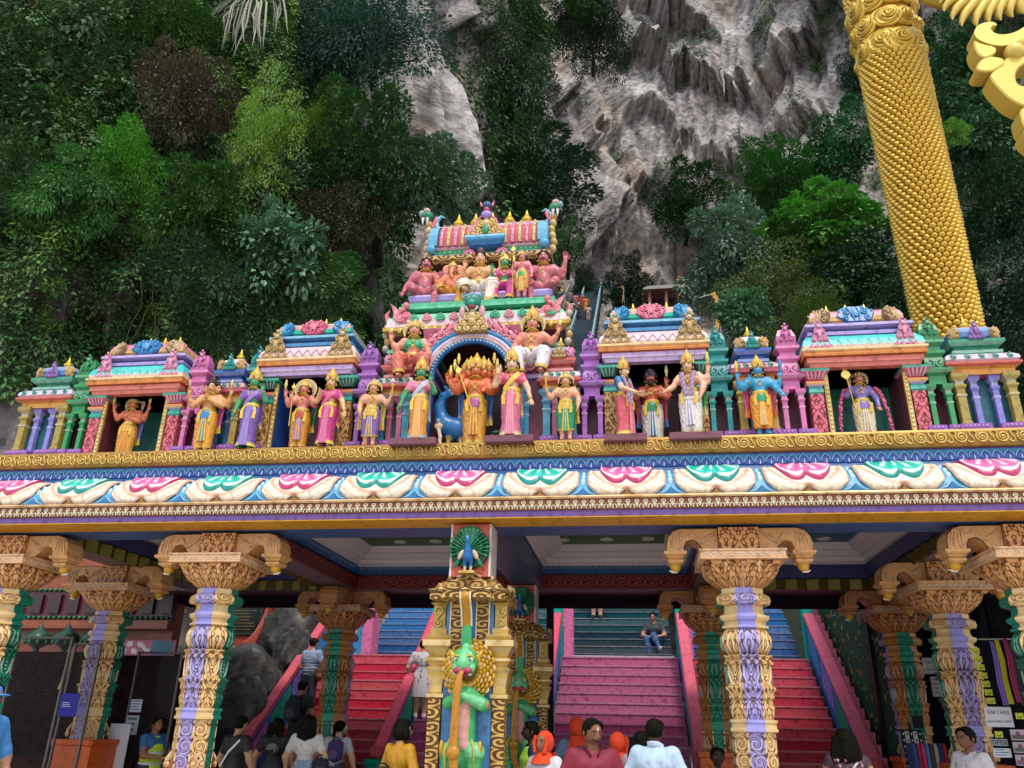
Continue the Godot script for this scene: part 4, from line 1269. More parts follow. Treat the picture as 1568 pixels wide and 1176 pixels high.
	mb.ell(TS(Vector3(0.29, 1.79, 0.56), Vector3(0.025, 0.05, 0.035)), H("c79a58"), 8, 6)
	put("gold_trim", mb, M.gold, o)
	# stepped cap
	mb = MB.new()
	for q in [[0.0, 0.62], [0.0, 0.34]]: pass
	mb.rl(T(0, 0, 0.05), 0.74, 0.9, V2([0.0, 2.99, 0.1, 3.0, 0.1, 3.09, 0.12, 3.095, 0.12, 3.115, 0.05, 3.13, 0.02, 3.2, -0.06, 3.24, -0.08, 3.3]), [gd, gd, gd.lightened(0.2), gd.lightened(0.2), gd], 1.0)
	mb.rl(T(0, 0, 0.1), 0.42, 0.98, V2([0.0, 2.995, 0.1, 3.005, 0.1, 3.095, 0.12, 3.1, 0.12, 3.12, 0.05, 3.14, 0.02, 3.215, -0.05, 3.25, -0.06, 3.31]), [gd, gd, gd.lightened(0.2), gd.lightened(0.2), gd], 1.0)
	put("stepped_cap", mb, M.scrollt, o)
	mb = MB.new()
	for d in 3:
		var q := Transform3D(Basis(Vector3.UP, (d - 1) * PI / 2), Vector3(0, 0, 0.1))
		for i in 5: mb.spiral(q * TS(Vector3((i - 2) * 0.1, 3.19 - 0.014 * absf(i - 2), 0.5 - absf(i - 2) * 0.012), Vector3.ONE, Vector3(-0.5, 0, 0)), 0.05, 1.5, 0.013, H("ecd9a4"), 5, 10, 0.0, 1 if i % 2 else -1)
	put("cap_scrolls", mb, M.gold, o)
	# peacock panel
	mb = MB.new()
	mb.bx(-0.24, 0.25, 3.28, 3.94, 0.1, 0.52, H("e0604c"))
	put("coral_panel", mb, M.paint, o)
	mb = MB.new()
	for e in [-1, 1]: mb.bx(0.005 + e * 0.25 - 0.013, 0.005 + e * 0.25 + 0.013, 3.28, 3.94, 0.09, 0.535, H("e8dcd8"))
	put("panel_edge", mb, M.paint, o)
	mb = MB.new()
	for ring_ in 2:
		var n := 19 if ring_ == 0 else 15
		for i in n:
			var a := lerpf(-1.95, 1.95, i / float(n - 1))
			var R := 0.29 if ring_ == 0 else 0.19
			var tip := Vector3(sin(a) * R * 0.95, 3.62 + cos(a) * R, 0.6 - ring_ * 0.0)
			var c0 := Vector3(0.0, 3.6, 0.6 + ring_ * 0.03)
			mb.tube([c0, c0.lerp(tip, 0.6), c0.lerp(tip, 0.88), tip], [0.012, 0.03, 0.038, 0.012], 7, H("0d6a48") if i % 2 else H("128a5c"), 0.35)
			mb.ball(c0.lerp(tip, 0.85) + Vector3(0, 0, 0.015), Vector3(0.014, 0.02, 0.006), H("3fae7a"), 6, 4)
	mb.lathe(TS(Vector3(0, 3.62, 0.56), Vector3.ONE, Vector3(PI / 2, 0, 0)), V2([0.001, 0.02, 0.24, 0.015, 0.255, -0.01, 0.001, -0.02]), 30, H("0a4a34"))
	put("peacock_tail", mb, M.statue, o)
	mb = MB.new()
	var pb := H("1268b0")
	flesh(mb, [[Vector3(0, 3.5, 0.66), Vector3(0, 3.57, 0.67), 0.065, 0.055, pb], [Vector3(0, 3.57, 0.67), Vector3(-0.005, 3.7, 0.7), 0.045, 0.024, pb], [Vector3(-0.005, 3.7, 0.7), Vector3(-0.005, 3.74, 0.71), 0.028, 0.024, H("2a86cc")], [Vector3(-0.005, 3.735, 0.72), Vector3(-0.005, 3.725, 0.76), 0.01, 0.004, H("e8e0d0")],
		[Vector3(-0.035, 3.48, 0.66), Vector3(-0.035, 3.38, 0.65), 0.03, 0.018, pb], [Vector3(0.04, 3.48, 0.66), Vector3(0.04, 3.38, 0.65), 0.03, 0.018, pb], [Vector3(-0.035, 3.38, 0.65), Vector3(-0.035, 3.31, 0.67), 0.015, 0.015, H("d8c8b0")], [Vector3(0.04, 3.38, 0.65), Vector3(0.04, 3.31, 0.67), 0.015, 0.015, H("d8c8b0")]], 0.011, 0.02)
	for e in [-1, 1]:
		mb.ell(TS(Vector3(e * 0.09, 3.53, 0.65), Vector3(0.035, 0.07, 0.03), Vector3(0, 0, e * 0.5)), H("d8c4a0"), 8, 6)
		mb.ell(TS(Vector3(e * 0.14, 3.44, 0.62), Vector3(0.03, 0.08, 0.02), Vector3(0, 0, e * 0.6)), H("0f7a52"), 8, 6)
	put("peacock", mb, M.statue, o)
	mb = MB.new()
	mb.bx(-0.1, 0.1, 3.29, 3.32, 0.5, 0.74, gd)
	put("perch", mb, M.gold, o)
	return o

# ---------------------------------------------------------------- ceiling under the gateway
func ceiling() -> void:
	var g := thing("gateway_ceiling", "coffered ceiling of the gateway with painted beams, blue cornice and green panels", "ceiling")
	var bg := H("50689e")
	var rd := H("a83444")
	var wh := H("e4dade")
	var mb := MB.new()
	mb.bx(-10.6, 6.3, 3.967, 4.7, -0.29, 0.26, bg)
	put("front_beam", mb, M.paint, g)
	mb = MB.new()
	mb.bx(-2.2, -1.68, 3.96, 4.7, -4.7, -0.29, H("45537c"))
	put("middle_beam", mb, M.paint, g)
	for x in [-5.62, 1.335, -8.6, 4.47]:
		mb = MB.new()
		mb.bx(x - 0.26, x + 0.26, 3.935, 4.7, -4.7, -0.29, H("7a6470"))
		put("cross_beam", mb, M.paint, g)
	mb = MB.new()
	mb.bx(-10.6, 6.3, 3.9, 4.7, -5.3, -4.7, H("6a4a58"))
	put("rear_beam", mb, M.paint, g)
	mb = MB.new()
	mb.bx(-9.4, 5.3, 3.74, 4.3, -6.0, -5.305, H("2a2030"))
	put("rear_lintel", mb, M.dark, g)
	# carved red band and blue cornice round the middle bay
	for b in [[-5.34, 1.06, -4.7, 0], [-5.34, -0.3, -4.7, 1], [1.06, -0.3, -4.7, 2]]:
		mb = MB.new()
		var m2 := MB.new()
		if b[3] == 0:
			mb.bx(b[0], b[1], 3.94, 4.17, -4.7, -4.655, rd, 2.0)
			m2.bx(b[0], b[1], 4.2, 4.36, -4.7, -4.62, H("1f5fa0"))
		else:
			var s := 1.0 if b[3] == 1 else -1.0
			mb.bx(minf(b[0], b[0] + s * 0.045), maxf(b[0], b[0] + s * 0.045), 3.94, 4.17, -4.65, -0.3, rd, 2.0)
			m2.bx(minf(b[0], b[0] + s * 0.08), maxf(b[0], b[0] + s * 0.08), 4.2, 4.36, -4.62, -0.3, H("1f5fa0"))
		put("red_band", mb, M.scrollt, g)
		put("blue_cornice", m2, M.paint, g)
	var sc := MB.new()
	sc.ring(TS(Vector3.ZERO, Vector3(1, 1.1, 0.6)), 0.042, 0.009, H("8aa8c8"), 10, 4, PI)
	sc.ball(Vector3(0, 0.012, 0), Vector3(0.014, 0.02, 0.01), H("8aa8c8"), 6, 4)
	var sm := sc.mesh()
	for i in 60: inst("cornice_arch", sm, M.paint, g, Vector3(-5.2 + i * 0.1055, 4.28, -4.615))
	for i in 36: inst("cornice_arch", sm, M.paint, g, T(-5.255, 4.28, -4.5 + i * 0.115, PI / 2))
	# white coves and coloured panels: [x0, x1, z0, z1, colour, lamps]
	var lamp := MB.new()
	lamp.lathe(T(), V2([0.001, -0.006, 0.085, -0.006, 0.1, -0.014, 0.115, -0.004, 0.115, 0.01]), 24, H("d8d4cc"))
	var lm := lamp.mesh()
	for b in [[-5.3, -2.24, -4.62, -0.32, H("3f6a28"), [[-4.23, -3.82], [-3.55, -3.8]]], [-1.66, 1.0, -4.62, -0.32, H("3f6a28"), [[-1.21, -3.8], [-0.43, -3.78], [0.3, -3.76]]], [1.62, 4.18, -4.62, -0.32, H("2a5f90"), [[3.3, -3.9]]], [-8.3, -5.9, -4.62, -0.32, H("2a5f90"), [[-7.3, -3.0]]]]:
		mb = MB.new()
		var w: float = b[1] - b[0]
		var d: float = b[3] - b[2]
		var t := T((b[0] + b[1]) / 2, 0, (b[2] + b[3]) / 2)
		mb.rl(t, w, d, V2([0.0, 4.34, -0.03, 4.36, -0.1, 4.39, -0.12, 4.45, -0.2, 4.47, -0.26, 4.53, -0.34, 4.55, -0.4, 4.62, -0.42, 4.67]), [wh], 1.0, false)
		put("white_cove", mb, M.plain, g)
		mb = MB.new()
		mb.bx(b[0] + 0.3, b[1] - 0.3, 4.655, 4.665, b[2] + 0.3, b[3] - 0.3, b[4])
		var pn := put("coloured_panel", mb, M.paint, g)
		for q in b[5]: inst("downlight", lm, M.plain, pn, Vector3(q[0], 4.645, q[1]))
	# folded yellow and ochre band round the side bays
	var y1 := H("8f8a3a")
	var y2 := H("5a4a14")
	for s in [[-8.3, -5.9], [1.62, 4.18]]:
		for e in 3:
			var n := 12 if e < 2 else 7
			for i in n:
				var L: float = 4.3 / n if e < 2 else (s[1] - s[0]) / n
				var m2 := MB.new()
				m2.prism(T(), P2([-L / 2, 0, 0, 0.09, L / 2, 0]), 0.001, y1)
				mb = MB.new()
				mb.quad(Vector3(-L / 2, 0, 0), Vector3(0, 0, 0.07), Vector3(0, 0.18, 0.07), Vector3(-L / 2, 0.18, 0), y1)
				mb.quad(Vector3(0, 0, 0.07), Vector3(L / 2, 0, 0), Vector3(L / 2, 0.18, 0), Vector3(0, 0.18, 0.07), y2)
				mb.tri(Vector3(-L / 2, 0, 0), Vector3(L / 2, 0, 0), Vector3(0, 0, 0.07), y2)
				mb.tri(Vector3(-L / 2, 0.18, 0), Vector3(0, 0.18, 0.07), Vector3(L / 2, 0.18, 0), y2)
				var at := T(s[0] + 0.02, 3.9, -0.35 - L * (i + 0.5), PI / 2)
				if e == 1: at = T(s[1] - 0.02, 3.9, -0.35 - L * (i + 0.5), -PI / 2)
				if e == 2: at = T(s[0] + L * (i + 0.5), 3.9, -4.66)
				put("folded_panel", mb, M.paint, g, at)
		mb = MB.new()
		mb.bx(s[0], s[1], 4.1, 4.33, -4.7, -4.6, H("3f3f7c"))
		mb.bx(s[0], s[0] + 0.09, 4.1, 4.33, -4.6, -0.3, H("3f3f7c"))
		mb.bx(s[1] - 0.09, s[1], 4.1, 4.33, -4.6, -0.3, H("3f3f7c"))
		put("violet_cornice", mb, M.paint, g)

# ---------------------------------------------------------------- roof shrines
const BY := 5.13
func finial_mb(h: float, col: Color) -> MB:
	var mb := MB.new()
	var pr := []
	for q in V2([0.2, 0, 0.24, 0.04, 0.16, 0.08, 0.2, 0.14, 0.3, 0.24, 0.3, 0.34, 0.22, 0.44, 0.13, 0.48, 0.2, 0.53, 0.13, 0.58, 0.1, 0.7, 0.05, 0.88, 0.005, 1.0]): pr.append(q * h)
	mb.lathe(T(), pr, 14, col)
	return mb
func crest_mb(w: float, h: float, col: Color, deep: Color, rows := 3) -> MB:
	# pyramid of scrolls round a bud
	var mb := MB.new()
	var r := w / 8.0
	var pts := P2([-w * 0.5, 0, w * 0.5, 0, w * 0.42, h * 0.3, w * 0.25, h * 0.62, w * 0.1, h * 0.9, 0, h, -w * 0.1, h * 0.9, -w * 0.25, h * 0.62, -w * 0.42, h * 0.3])
	mb.prism(T(0, 0, 0.0), pts, w * 0.18, deep, 0.008)
	for k in rows:
		var n := 4 - k
		var y := r * 1.0 + k * h * 0.27
		for i in n:
			var x := (i - (n - 1) / 2.0) * r * 2.05
			mb.spiral(T(x, y, 0.012), r * 0.95, 1.5, r * 0.3, col, 5, 9, PI / 2 if x < 0 else PI / 2, 1.0 if x < 0 else -1.0)
	mb.ball(Vector3(0, h * 0.52, 0.02), Vector3(r * 0.8, h * 0.16, r * 0.6), col, 8, 6)
	mb.ball(Vector3(0, h * 0.82, 0.01), Vector3(r * 0.9, r * 0.8, r * 0.6), col.lightened(0.15), 8, 5)
	for e in [-1, 1]: mb.ball(Vector3(e * r * 1.0, h * 0.92, 0.0), Vector3(r * 0.55, r * 0.5, r * 0.4), col, 6, 4)
	mb.ball(Vector3(0, h * 1.02, 0.0), Vector3(r * 0.6, r * 0.7, r * 0.45), col, 6, 4)
	return mb
func medal_mb(w: float, h: float, col: Color, deep: Color) -> MB:
	# low relief of curling leaves
	var mb := MB.new()
	var pl := PackedVector2Array()
	for i in 24:
		var a := TAU * i / 24
		pl.append(Vector2(cos(a) * w * 0.5 * (1.0 + 0.07 * sin(a * 6.0)), sin(a) * h * 0.5 * (1.0 + 0.07 * cos(a * 6.0))))
	mb.prism(T(0, 0, 0.015), pl, 0.05, deep, 0.012)
	for e in [-1, 1]:
		mb.spiral(T(e * w * 0.25, h * 0.12, 0.025), minf(w, h) * 0.2, 1.5, 0.013, col, 5, 9, PI / 2, e)
		mb.spiral(T(e * w * 0.3, -h * 0.22, 0.022), minf(w, h) * 0.16, 1.4, 0.012, col, 5, 9, -PI / 2, -e)
		mb.tube([Vector3(e * w * 0.06, -h * 0.4, 0.02), Vector3(e * w * 0.1, 0, 0.035), Vector3(e * w * 0.05, h * 0.42, 0.02)], [0.006, 0.02, 0.006], 5, col)
		for k in 3: mb.ball(Vector3(e * w * (0.2 + 0.12 * k), h * (0.4 - 0.12 * k), 0.02), Vector3(0.02, 0.022, 0.012), col, 6, 4)
	mb.ball(Vector3(0, 0, 0.03), Vector3(w * 0.07, h * 0.22, 0.02), col.lightened(0.1), 8, 5)
	return mb

# style 0: violet-blue shrine with rose crest; style 1: teal cushion with pink crests
func shrine(label: String, cx: float, w: float, style: int, niche: Color, frame: Color) -> Node3D:
	var o := thing("roof_shrine", label, "shrine", Vector3(cx, BY, 0), "wagon-roofed shrines standing on the gateway")
	var tall := style == 0
	var nh := 1.2 if tall else 1.0
	var D := 0.75
	var zc := -D / 2
	var mb := MB.new()
	var c_cush := H("f2c9d4") if tall else H("3fd0cc")
	var c_soff := H("d8b8ee") if tall else H("e88072")
	var c_oran := H("e8924e")
	var c_band := H("4a90c8") if tall else H("b49ae0")
	var c_gold := H("d4b26c")
	mb.bx(-w / 2, w / 2, 0, nh + 0.05, -D, -D + 0.06, niche)
	put("niche_wall", mb, M.paint, o)
	for e in [-1, 1]:
		mb = MB.new()
		mb.bx(e * w * 0.5 - 0.03, e * w * 0.5 + 0.03, 0, nh, -D + 0.06, -0.02, frame)
		put("side_wall", mb, M.paint, o)
	mb = MB.new()
	mb.bx(-w / 2, w / 2, nh, nh + 0.05, -D + 0.06, 0.0, frame.darkened(0.2))
	put("niche_ceiling", mb, M.paint, o)
	# framed panel on the back wall
	mb = MB.new()
	if tall:
		mb.tube([Vector3(-w * 0.36, 0, 0), Vector3(-w * 0.36, nh * 0.8, 0), Vector3(w * 0.36, nh * 0.8, 0), Vector3(w * 0.36, 0, 0)], 0.018, 4, H("a8405a"))
	else:
		var pa := []
		for i in 13: pa.append(Vector3(-cos(PI * i / 12) * w * 0.36, nh * 0.62 + sin(PI * i / 12) * nh * 0.28, 0))
		pa.push_front(Vector3(-w * 0.36, 0, 0)); pa.append(Vector3(w * 0.36, 0, 0))
		mb.tube(pa, 0.018, 5, H("3fa890"))
	put("niche_frame", mb, M.paint, o, Vector3(0, 0, -D + 0.07))
	for e in [-1, 1]:
		# jamb: dotted gold strip and carved post with a leafy capital
		mb = MB.new()
		var x: float = e * (w / 2 - 0.02)
		mb.bx(x - 0.03, x + 0.03, 0, nh + 0.02, -0.02, 0.02, c_gold)
		put("gold_strip", mb, M.gold, o)
		mb = MB.new()
		for i in 16: mb.ball(Vector3(x, 0.04 + i * (nh / 16), 0.02), Vector3(0.02, 0.022, 0.015), H("f3e3b0"), 6, 4)
		put("gold_stud", mb, M.gold, o)
		var px: float = e * (w / 2 + 0.12)
		mb = MB.new()
		mb.bx(px - 0.085, px + 0.085, 0, nh * 0.66, -0.16, 0.01, H("d86a86") if not tall else H("c8a060"), 1.0)
		put("jamb_post", mb, M.flamet, o)
		mb = MB.new()
		mb.rl(T(px, nh * 0.66, -0.08), 0.17, 0.17, V2([0, 0, 0.015, 0.02, 0.0, 0.1, 0.02, 0.12, 0.045, 0.14, 0.045, 0.17, 0.02, 0.19]), [H("2aa698"), H("2aa698"), H("b49ae0"), H("f0dcb0"), H("e8924e"), H("c23a4a")])
		put("post_neck", mb, M.paint, o)
		mb = MB.new()
		var cap_c := H("e07a9a") if not tall else H("1f8a72")
		mb.rl(T(px, nh * 0.86, -0.08), 0.17, 0.17, V2([0.01, 0, 0.06, 0.07, 0.1, 0.1, 0.1, 0.14]), [cap_c, cap_c, H("3fa890")])
		for i in 5: mb.tube([Vector3(px + (i - 2) * 0.035, nh * 0.86, 0.02), Vector3(px + (i - 2) * 0.05, nh * 0.86 + 0.05, 0.07), Vector3(px + (i - 2) * 0.06, nh * 0.86 + 0.1, 0.1)], [0.01, 0.018, 0.008], 5, cap_c.lightened(0.25))
		put("leaf_capital", mb, M.paint, o)
	# stacked mouldings above
	var W := w + 0.24
	var t := T(0, nh, zc)
	mb = MB.new()
	mb.rl(t, W, D + 0.1, V2([0.0, 0.0, 0.06, 0.0, 0.07, 0.05, 0.1, 0.06, 0.1, 0.13]), [c_soff, c_soff, H("f0e4f8") if tall else H("f0a090"), c_soff])
	put("soffit_band", mb, M.paint, o)
	mb = MB.new()
	mb.rl(t, W, D + 0.1, V2([0.08, 0.13, 0.14, 0.14, 0.15, 0.17, 0.13, 0.2, 0.16, 0.22, 0.16, 0.25, 0.12, 0.26]), [H("b85a20"), c_oran, c_oran, H("f0c890"), H("f2cf98"), H("f2cf98")])
	put("orange_cornice", mb, M.paint, o)
	mb = MB.new()
	mb.rl(t, W, D + 0.1, V2([0.12, 0.26, 0.14, 0.3, 0.12, 0.38, 0.06, 0.46, 0.0, 0.49]), [H("fbeef0"), c_cush, c_cush, c_cush.darkened(0.1)])
	put("cushion", mb, M.paint, o)
	mb = MB.new()
	var nz := int(W / 0.13)
	for i in nz:
		var x0 := -W / 2 + W * i / nz
		var x1 := -W / 2 + W * (i + 1) / nz
		mb.tube([Vector3(x0, nh + 0.28, D * 0.5 + 0.195 + zc), Vector3((x0 + x1) / 2, nh + 0.385, D * 0.5 + 0.175 + zc), Vector3(x1, nh + 0.28, D * 0.5 + 0.195 + zc)], 0.006, 4, H("8a6a86") if tall else H("f4fbfa"))
	put("zigzag_line", mb, M.paint, o)
	mb = MB.new()
	mb.rl(t, W, D + 0.1, V2([-0.02, 0.49, 0.03, 0.5, 0.03, 0.55, -0.02, 0.56, -0.02, 0.6, 0.06, 0.62, 0.06, 0.66, 0.0, 0.67]), [c_band, c_band, c_band.lightened(0.35), H("2a4f90"), c_band, H("8fc4e8") if tall else H("c8b4f0"), c_band])
	put("blue_bands", mb, M.paint, o)
	# wagon roof
	mb = MB.new()
	var RW := W - 0.16
	var rc := [H("18a08a"), H("2fc0a8"), H("c89a8a"), H("e8d0c0"), H("f4ece4"), H("d8d4d8")] if tall else [H("c8a060"), H("d8b470"), H("e88fa0"), H("d8788e"), H("b8d4ec"), H("c8e0f0")]
	mb.rl(t, RW, D, V2([0.0, 0.67, 0.05, 0.73, 0.05, 0.79, 0.02, 0.87, -0.06, 0.93, -0.16, 0.97, -0.2, 0.985]), rc)
	put("wagon_roof", mb, M.paint, o)
	mb = MB.new()
	for i in 12: mb.ring(TS(Vector3(-RW * 0.36 + RW * 0.72 * i / 11.0, nh + 0.965, zc + D * 0.5 - 0.14), Vector3.ONE, Vector3(-0.6, 0, 0)), 0.028, 0.008, H("e4e8ee"), 7, 4, -PI)
	put("ridge_scallops", mb, M.paint, o)
	var zf := zc + D / 2 + 0.06
	var m1 := H("e87896") if tall else H("3f9ad8")
	var m1d := H("c04a70") if tall else H("2a6cb0")
	var m2 := H("3fa4dc") if tall else H("c8a878")
	var m2d := H("1f78b4") if tall else H("8a6a48")
	put("centre_medallion", medal_mb(0.42 if tall else 0.5, 0.3, m1, m1d), M.statue, o, TS(Vector3(0, nh + 0.82, zf - 0.015), Vector3.ONE, Vector3(-0.25, 0, 0)))
	for e in [-1, 1]: put("corner_medallion", medal_mb(0.3, 0.28, m2, m2d), M.statue, o, TS(Vector3(e * (RW / 2 - 0.08), nh + 0.8, zf - 0.03), Vector3.ONE, Vector3(-0.2, e * 0.5, 0)))
	var cc := H("c8a468") if tall else H("f0a0c4")
	for e in [-1, 1]: put("gold_crest" if tall else "pink_crest", crest_mb(0.4 if tall else 0.28, 0.46 if tall else 0.42, cc, cc.darkened(0.4)), M.statue, o, Vector3(e * (W / 2 - 0.1), nh + 0.25, zf + 0.12))
	for i in 3: put("finial", finial_mb(0.22, H("d8b23c")), M.finial, o, Vector3((i - 1) * RW * 0.23, nh + 0.98, zc))
	return o

func bead_plinth(mb: MB, x0: float, x1: float, z: float, col: Color, y := 0.0) -> void:
	mb.rl(T((x0 + x1) / 2, y, z - 0.08), x1 - x0, 0.16, V2([0.0, 0.0, 0.0, 0.06, 0.03, 0.075, 0.04, 0.09, 0.04, 0.15, 0.02, 0.165, 0.0, 0.17]), [col.darkened(0.1), col, col.lightened(0.15), col, col, col])
	var n := maxi(2, int((x1 - x0) / 0.05))
	for i in n: mb.ball(Vector3(x0 + (x1 - x0) * (i + 0.5) / n, y + 0.12, z + 0.04), Vector3(0.02, 0.025, 0.014), col.lightened(0.15), 6, 4)

func colonnette(x: float, z: float, h: float, r: float, col: Color) -> MB:
	var mb := MB.new()
	var k := r
	mb.rl(T(x, 0, z), k * 2, k * 2, V2([0.2 * k, 0, 0.2 * k, h * 0.06, 0, h * 0.08, 0, h * 0.55, 0.25 * k, h * 0.57, 0.25 * k, h * 0.6, 0, h * 0.62, 0.05 * k, h * 0.7, 0.5 * k, h * 0.75, 0.5 * k, h * 0.78, 0.1 * k, h * 0.8, 0.1 * k, h * 0.86, 0.9 * k, h * 0.9, 1.1 * k, h * 0.93, 1.1 * k, h]), [col, col, col, col.lightened(0.2), col.lightened(0.2), col, col.darkened(0.1)])
	return mb

func kiosk(label: String, cx: float, w: float, cols: Array, sc := 1.0) -> Node3D:
	# cols: post outer, post inner, lower cornice, cushion, upper mouldings, dome, medallion, side medallion
	var o := thing("roof_kiosk", label, "kiosk", Transform3D(Basis.from_scale(Vector3(1, sc, 1)), Vector3(cx, BY, 0)), "small domed kiosks on the gateway")
	var mb := MB.new()
	var vio := H("a05cb8")
	bead_plinth(mb, -w / 2, -w * 0.12, 0.02, vio)
	bead_plinth(mb, w * 0.12, w / 2, 0.02, vio)
	put("beaded_plinth", mb, M.paint, o)
	mb = MB.new()
	mb.bx(-w * 0.42, w * 0.42, 0.0, 0.95, -0.5, -0.16, H("2a6a78"))
	put("kiosk_core", mb, M.paint, o)
	for e in [-1, 1]:
		put("post", colonnette(e * w * 0.4, -0.06, 0.72, 0.05, cols[0]), M.paint, o, Vector3(0, 0.16, 0))
		put("post", colonnette(e * w * 0.16, -0.09, 0.78, 0.035, cols[1]), M.paint, o, Vector3(0, 0.1, 0))
	var t := T(0, 0.86, -0.26)
	mb = MB.new()
	mb.rl(t, w * 0.94, 0.5, V2([-0.02, 0.0, 0.02, 0.0, 0.02, 0.08, 0.06, 0.1, 0.1, 0.13, 0.1, 0.16, 0.06, 0.17]), [cols[2], H("e8a24a"), H("e8a24a"), cols[2], cols[2], cols[2]])
	put("lower_cornice", mb, M.paint, o)
	mb = MB.new()
	mb.rl(t, w * 0.94, 0.5, V2([0.06, 0.17, 0.09, 0.2, 0.08, 0.25, 0.02, 0.3, -0.04, 0.31]), [cols[3]])
	for i in 5: mb.spiral(T((i - 2) * w * 0.22, 0.86 + 0.235, 0.075), 0.045, 1.4, 0.012, H("3f9a88"), 5, 9, PI / 2, 1.0)
	put("cushion", mb, M.paint, o)
	mb = MB.new()
	mb.rl(t, w * 0.7, 0.4, V2([0.02, 0.31, 0.04, 0.33, 0.04, 0.37, 0.0, 0.38, 0.0, 0.42, 0.04, 0.44, 0.08, 0.48, 0.08, 0.52, 0.03, 0.53]), [cols[4], cols[4].lightened(0.2), cols[4], cols[4].darkened(0.3), cols[4], cols[4].lightened(0.15), cols[4], cols[4]])
	put("upper_mouldings", mb, M.paint, o)
	mb = MB.new()
	mb.rl(t, w * 0.62, 0.36, V2([0.04, 0.53, 0.07, 0.57, 0.06, 0.65, 0.01, 0.72, -0.06, 0.77, -0.12, 0.785]), [cols[5], cols[5], cols[5].lightened(0.15), cols[5].lightened(0.3), H("d8d4dc")])
	put("dome", mb, M.paint, o)
	put("medallion", crest_mb(0.2, 0.25, cols[6], cols[6].darkened(0.35), 2), M.statue, o, Vector3(0, 1.37, 0.04))
	for e in [-1, 1]: put("side_medallion", medal_mb(0.15, 0.18, cols[7], cols[7].darkened(0.3)), M.statue, o, TS(Vector3(e * w * 0.33, 1.47, -0.02), Vector3.ONE, Vector3(0, e * 0.6, 0)))
	put("finial", finial_mb(0.22, H("d8b23c")), M.finial, o, Vector3(0, 1.64, -0.26))
	return o

func pinnacle(label: String, cx: float, col: Color, z := 0.0) -> Node3D:
	var o := thing("pinnacle_post", label, "pinnacle", Vector3(cx, BY, z), "slender crested posts between the shrines")
	var mb := MB.new()
	bead_plinth(mb, -0.2, -0.05, 0.0, H("a05cb8"))
	bead_plinth(mb, 0.05, 0.2, 0.0, H("a05cb8"))
	put("beaded_plinth", mb, M.paint, o)
	for e in [-1, 1]: put("colonnette", colonnette(e * 0.11, -0.06, 0.62, 0.032, col), M.paint, o, Vector3(0, 0.13, 0))
	mb = MB.new()
	mb.rl(T(0, 0.75, -0.08), 0.22, 0.14, V2([0, 0, 0.0, 0.12, 0.05, 0.15, 0.08, 0.18, 0.08, 0.21, 0.02, 0.22, 0.02, 0.32, 0.0, 0.4, 0.04, 0.44, 0.04, 0.48, 0.0, 0.49, 0.0, 0.55, 0.03, 0.58, 0.05, 0.6, 0.05, 0.64, 0.01, 0.65]), [col, col, col.lightened(0.15), col, col.darkened(0.15), col, col.lightened(0.1)])
	for e in [-1, 1]: mb.spiral(T(e * 0.065, 1.03, 0.02), 0.062, 1.5, 0.018, col.lightened(0.1), 5, 9, PI / 2, e)
	put("moulded_shaft", mb, M.paint, o)
	mb = MB.new()
	mb.rl(T(0, 1.4, -0.08), 0.2, 0.12, V2([0, 0, 0.03, 0.05, 0.03, 0.15, -0.01, 0.26]), [col.darkened(0.15)])
	mb.add(crest_mb(0.27, 0.36, col, col.darkened(0.35)), T(0, -0.04 + 1.4, 0.02))
	put("crest", mb, M.statue, o)
	return o

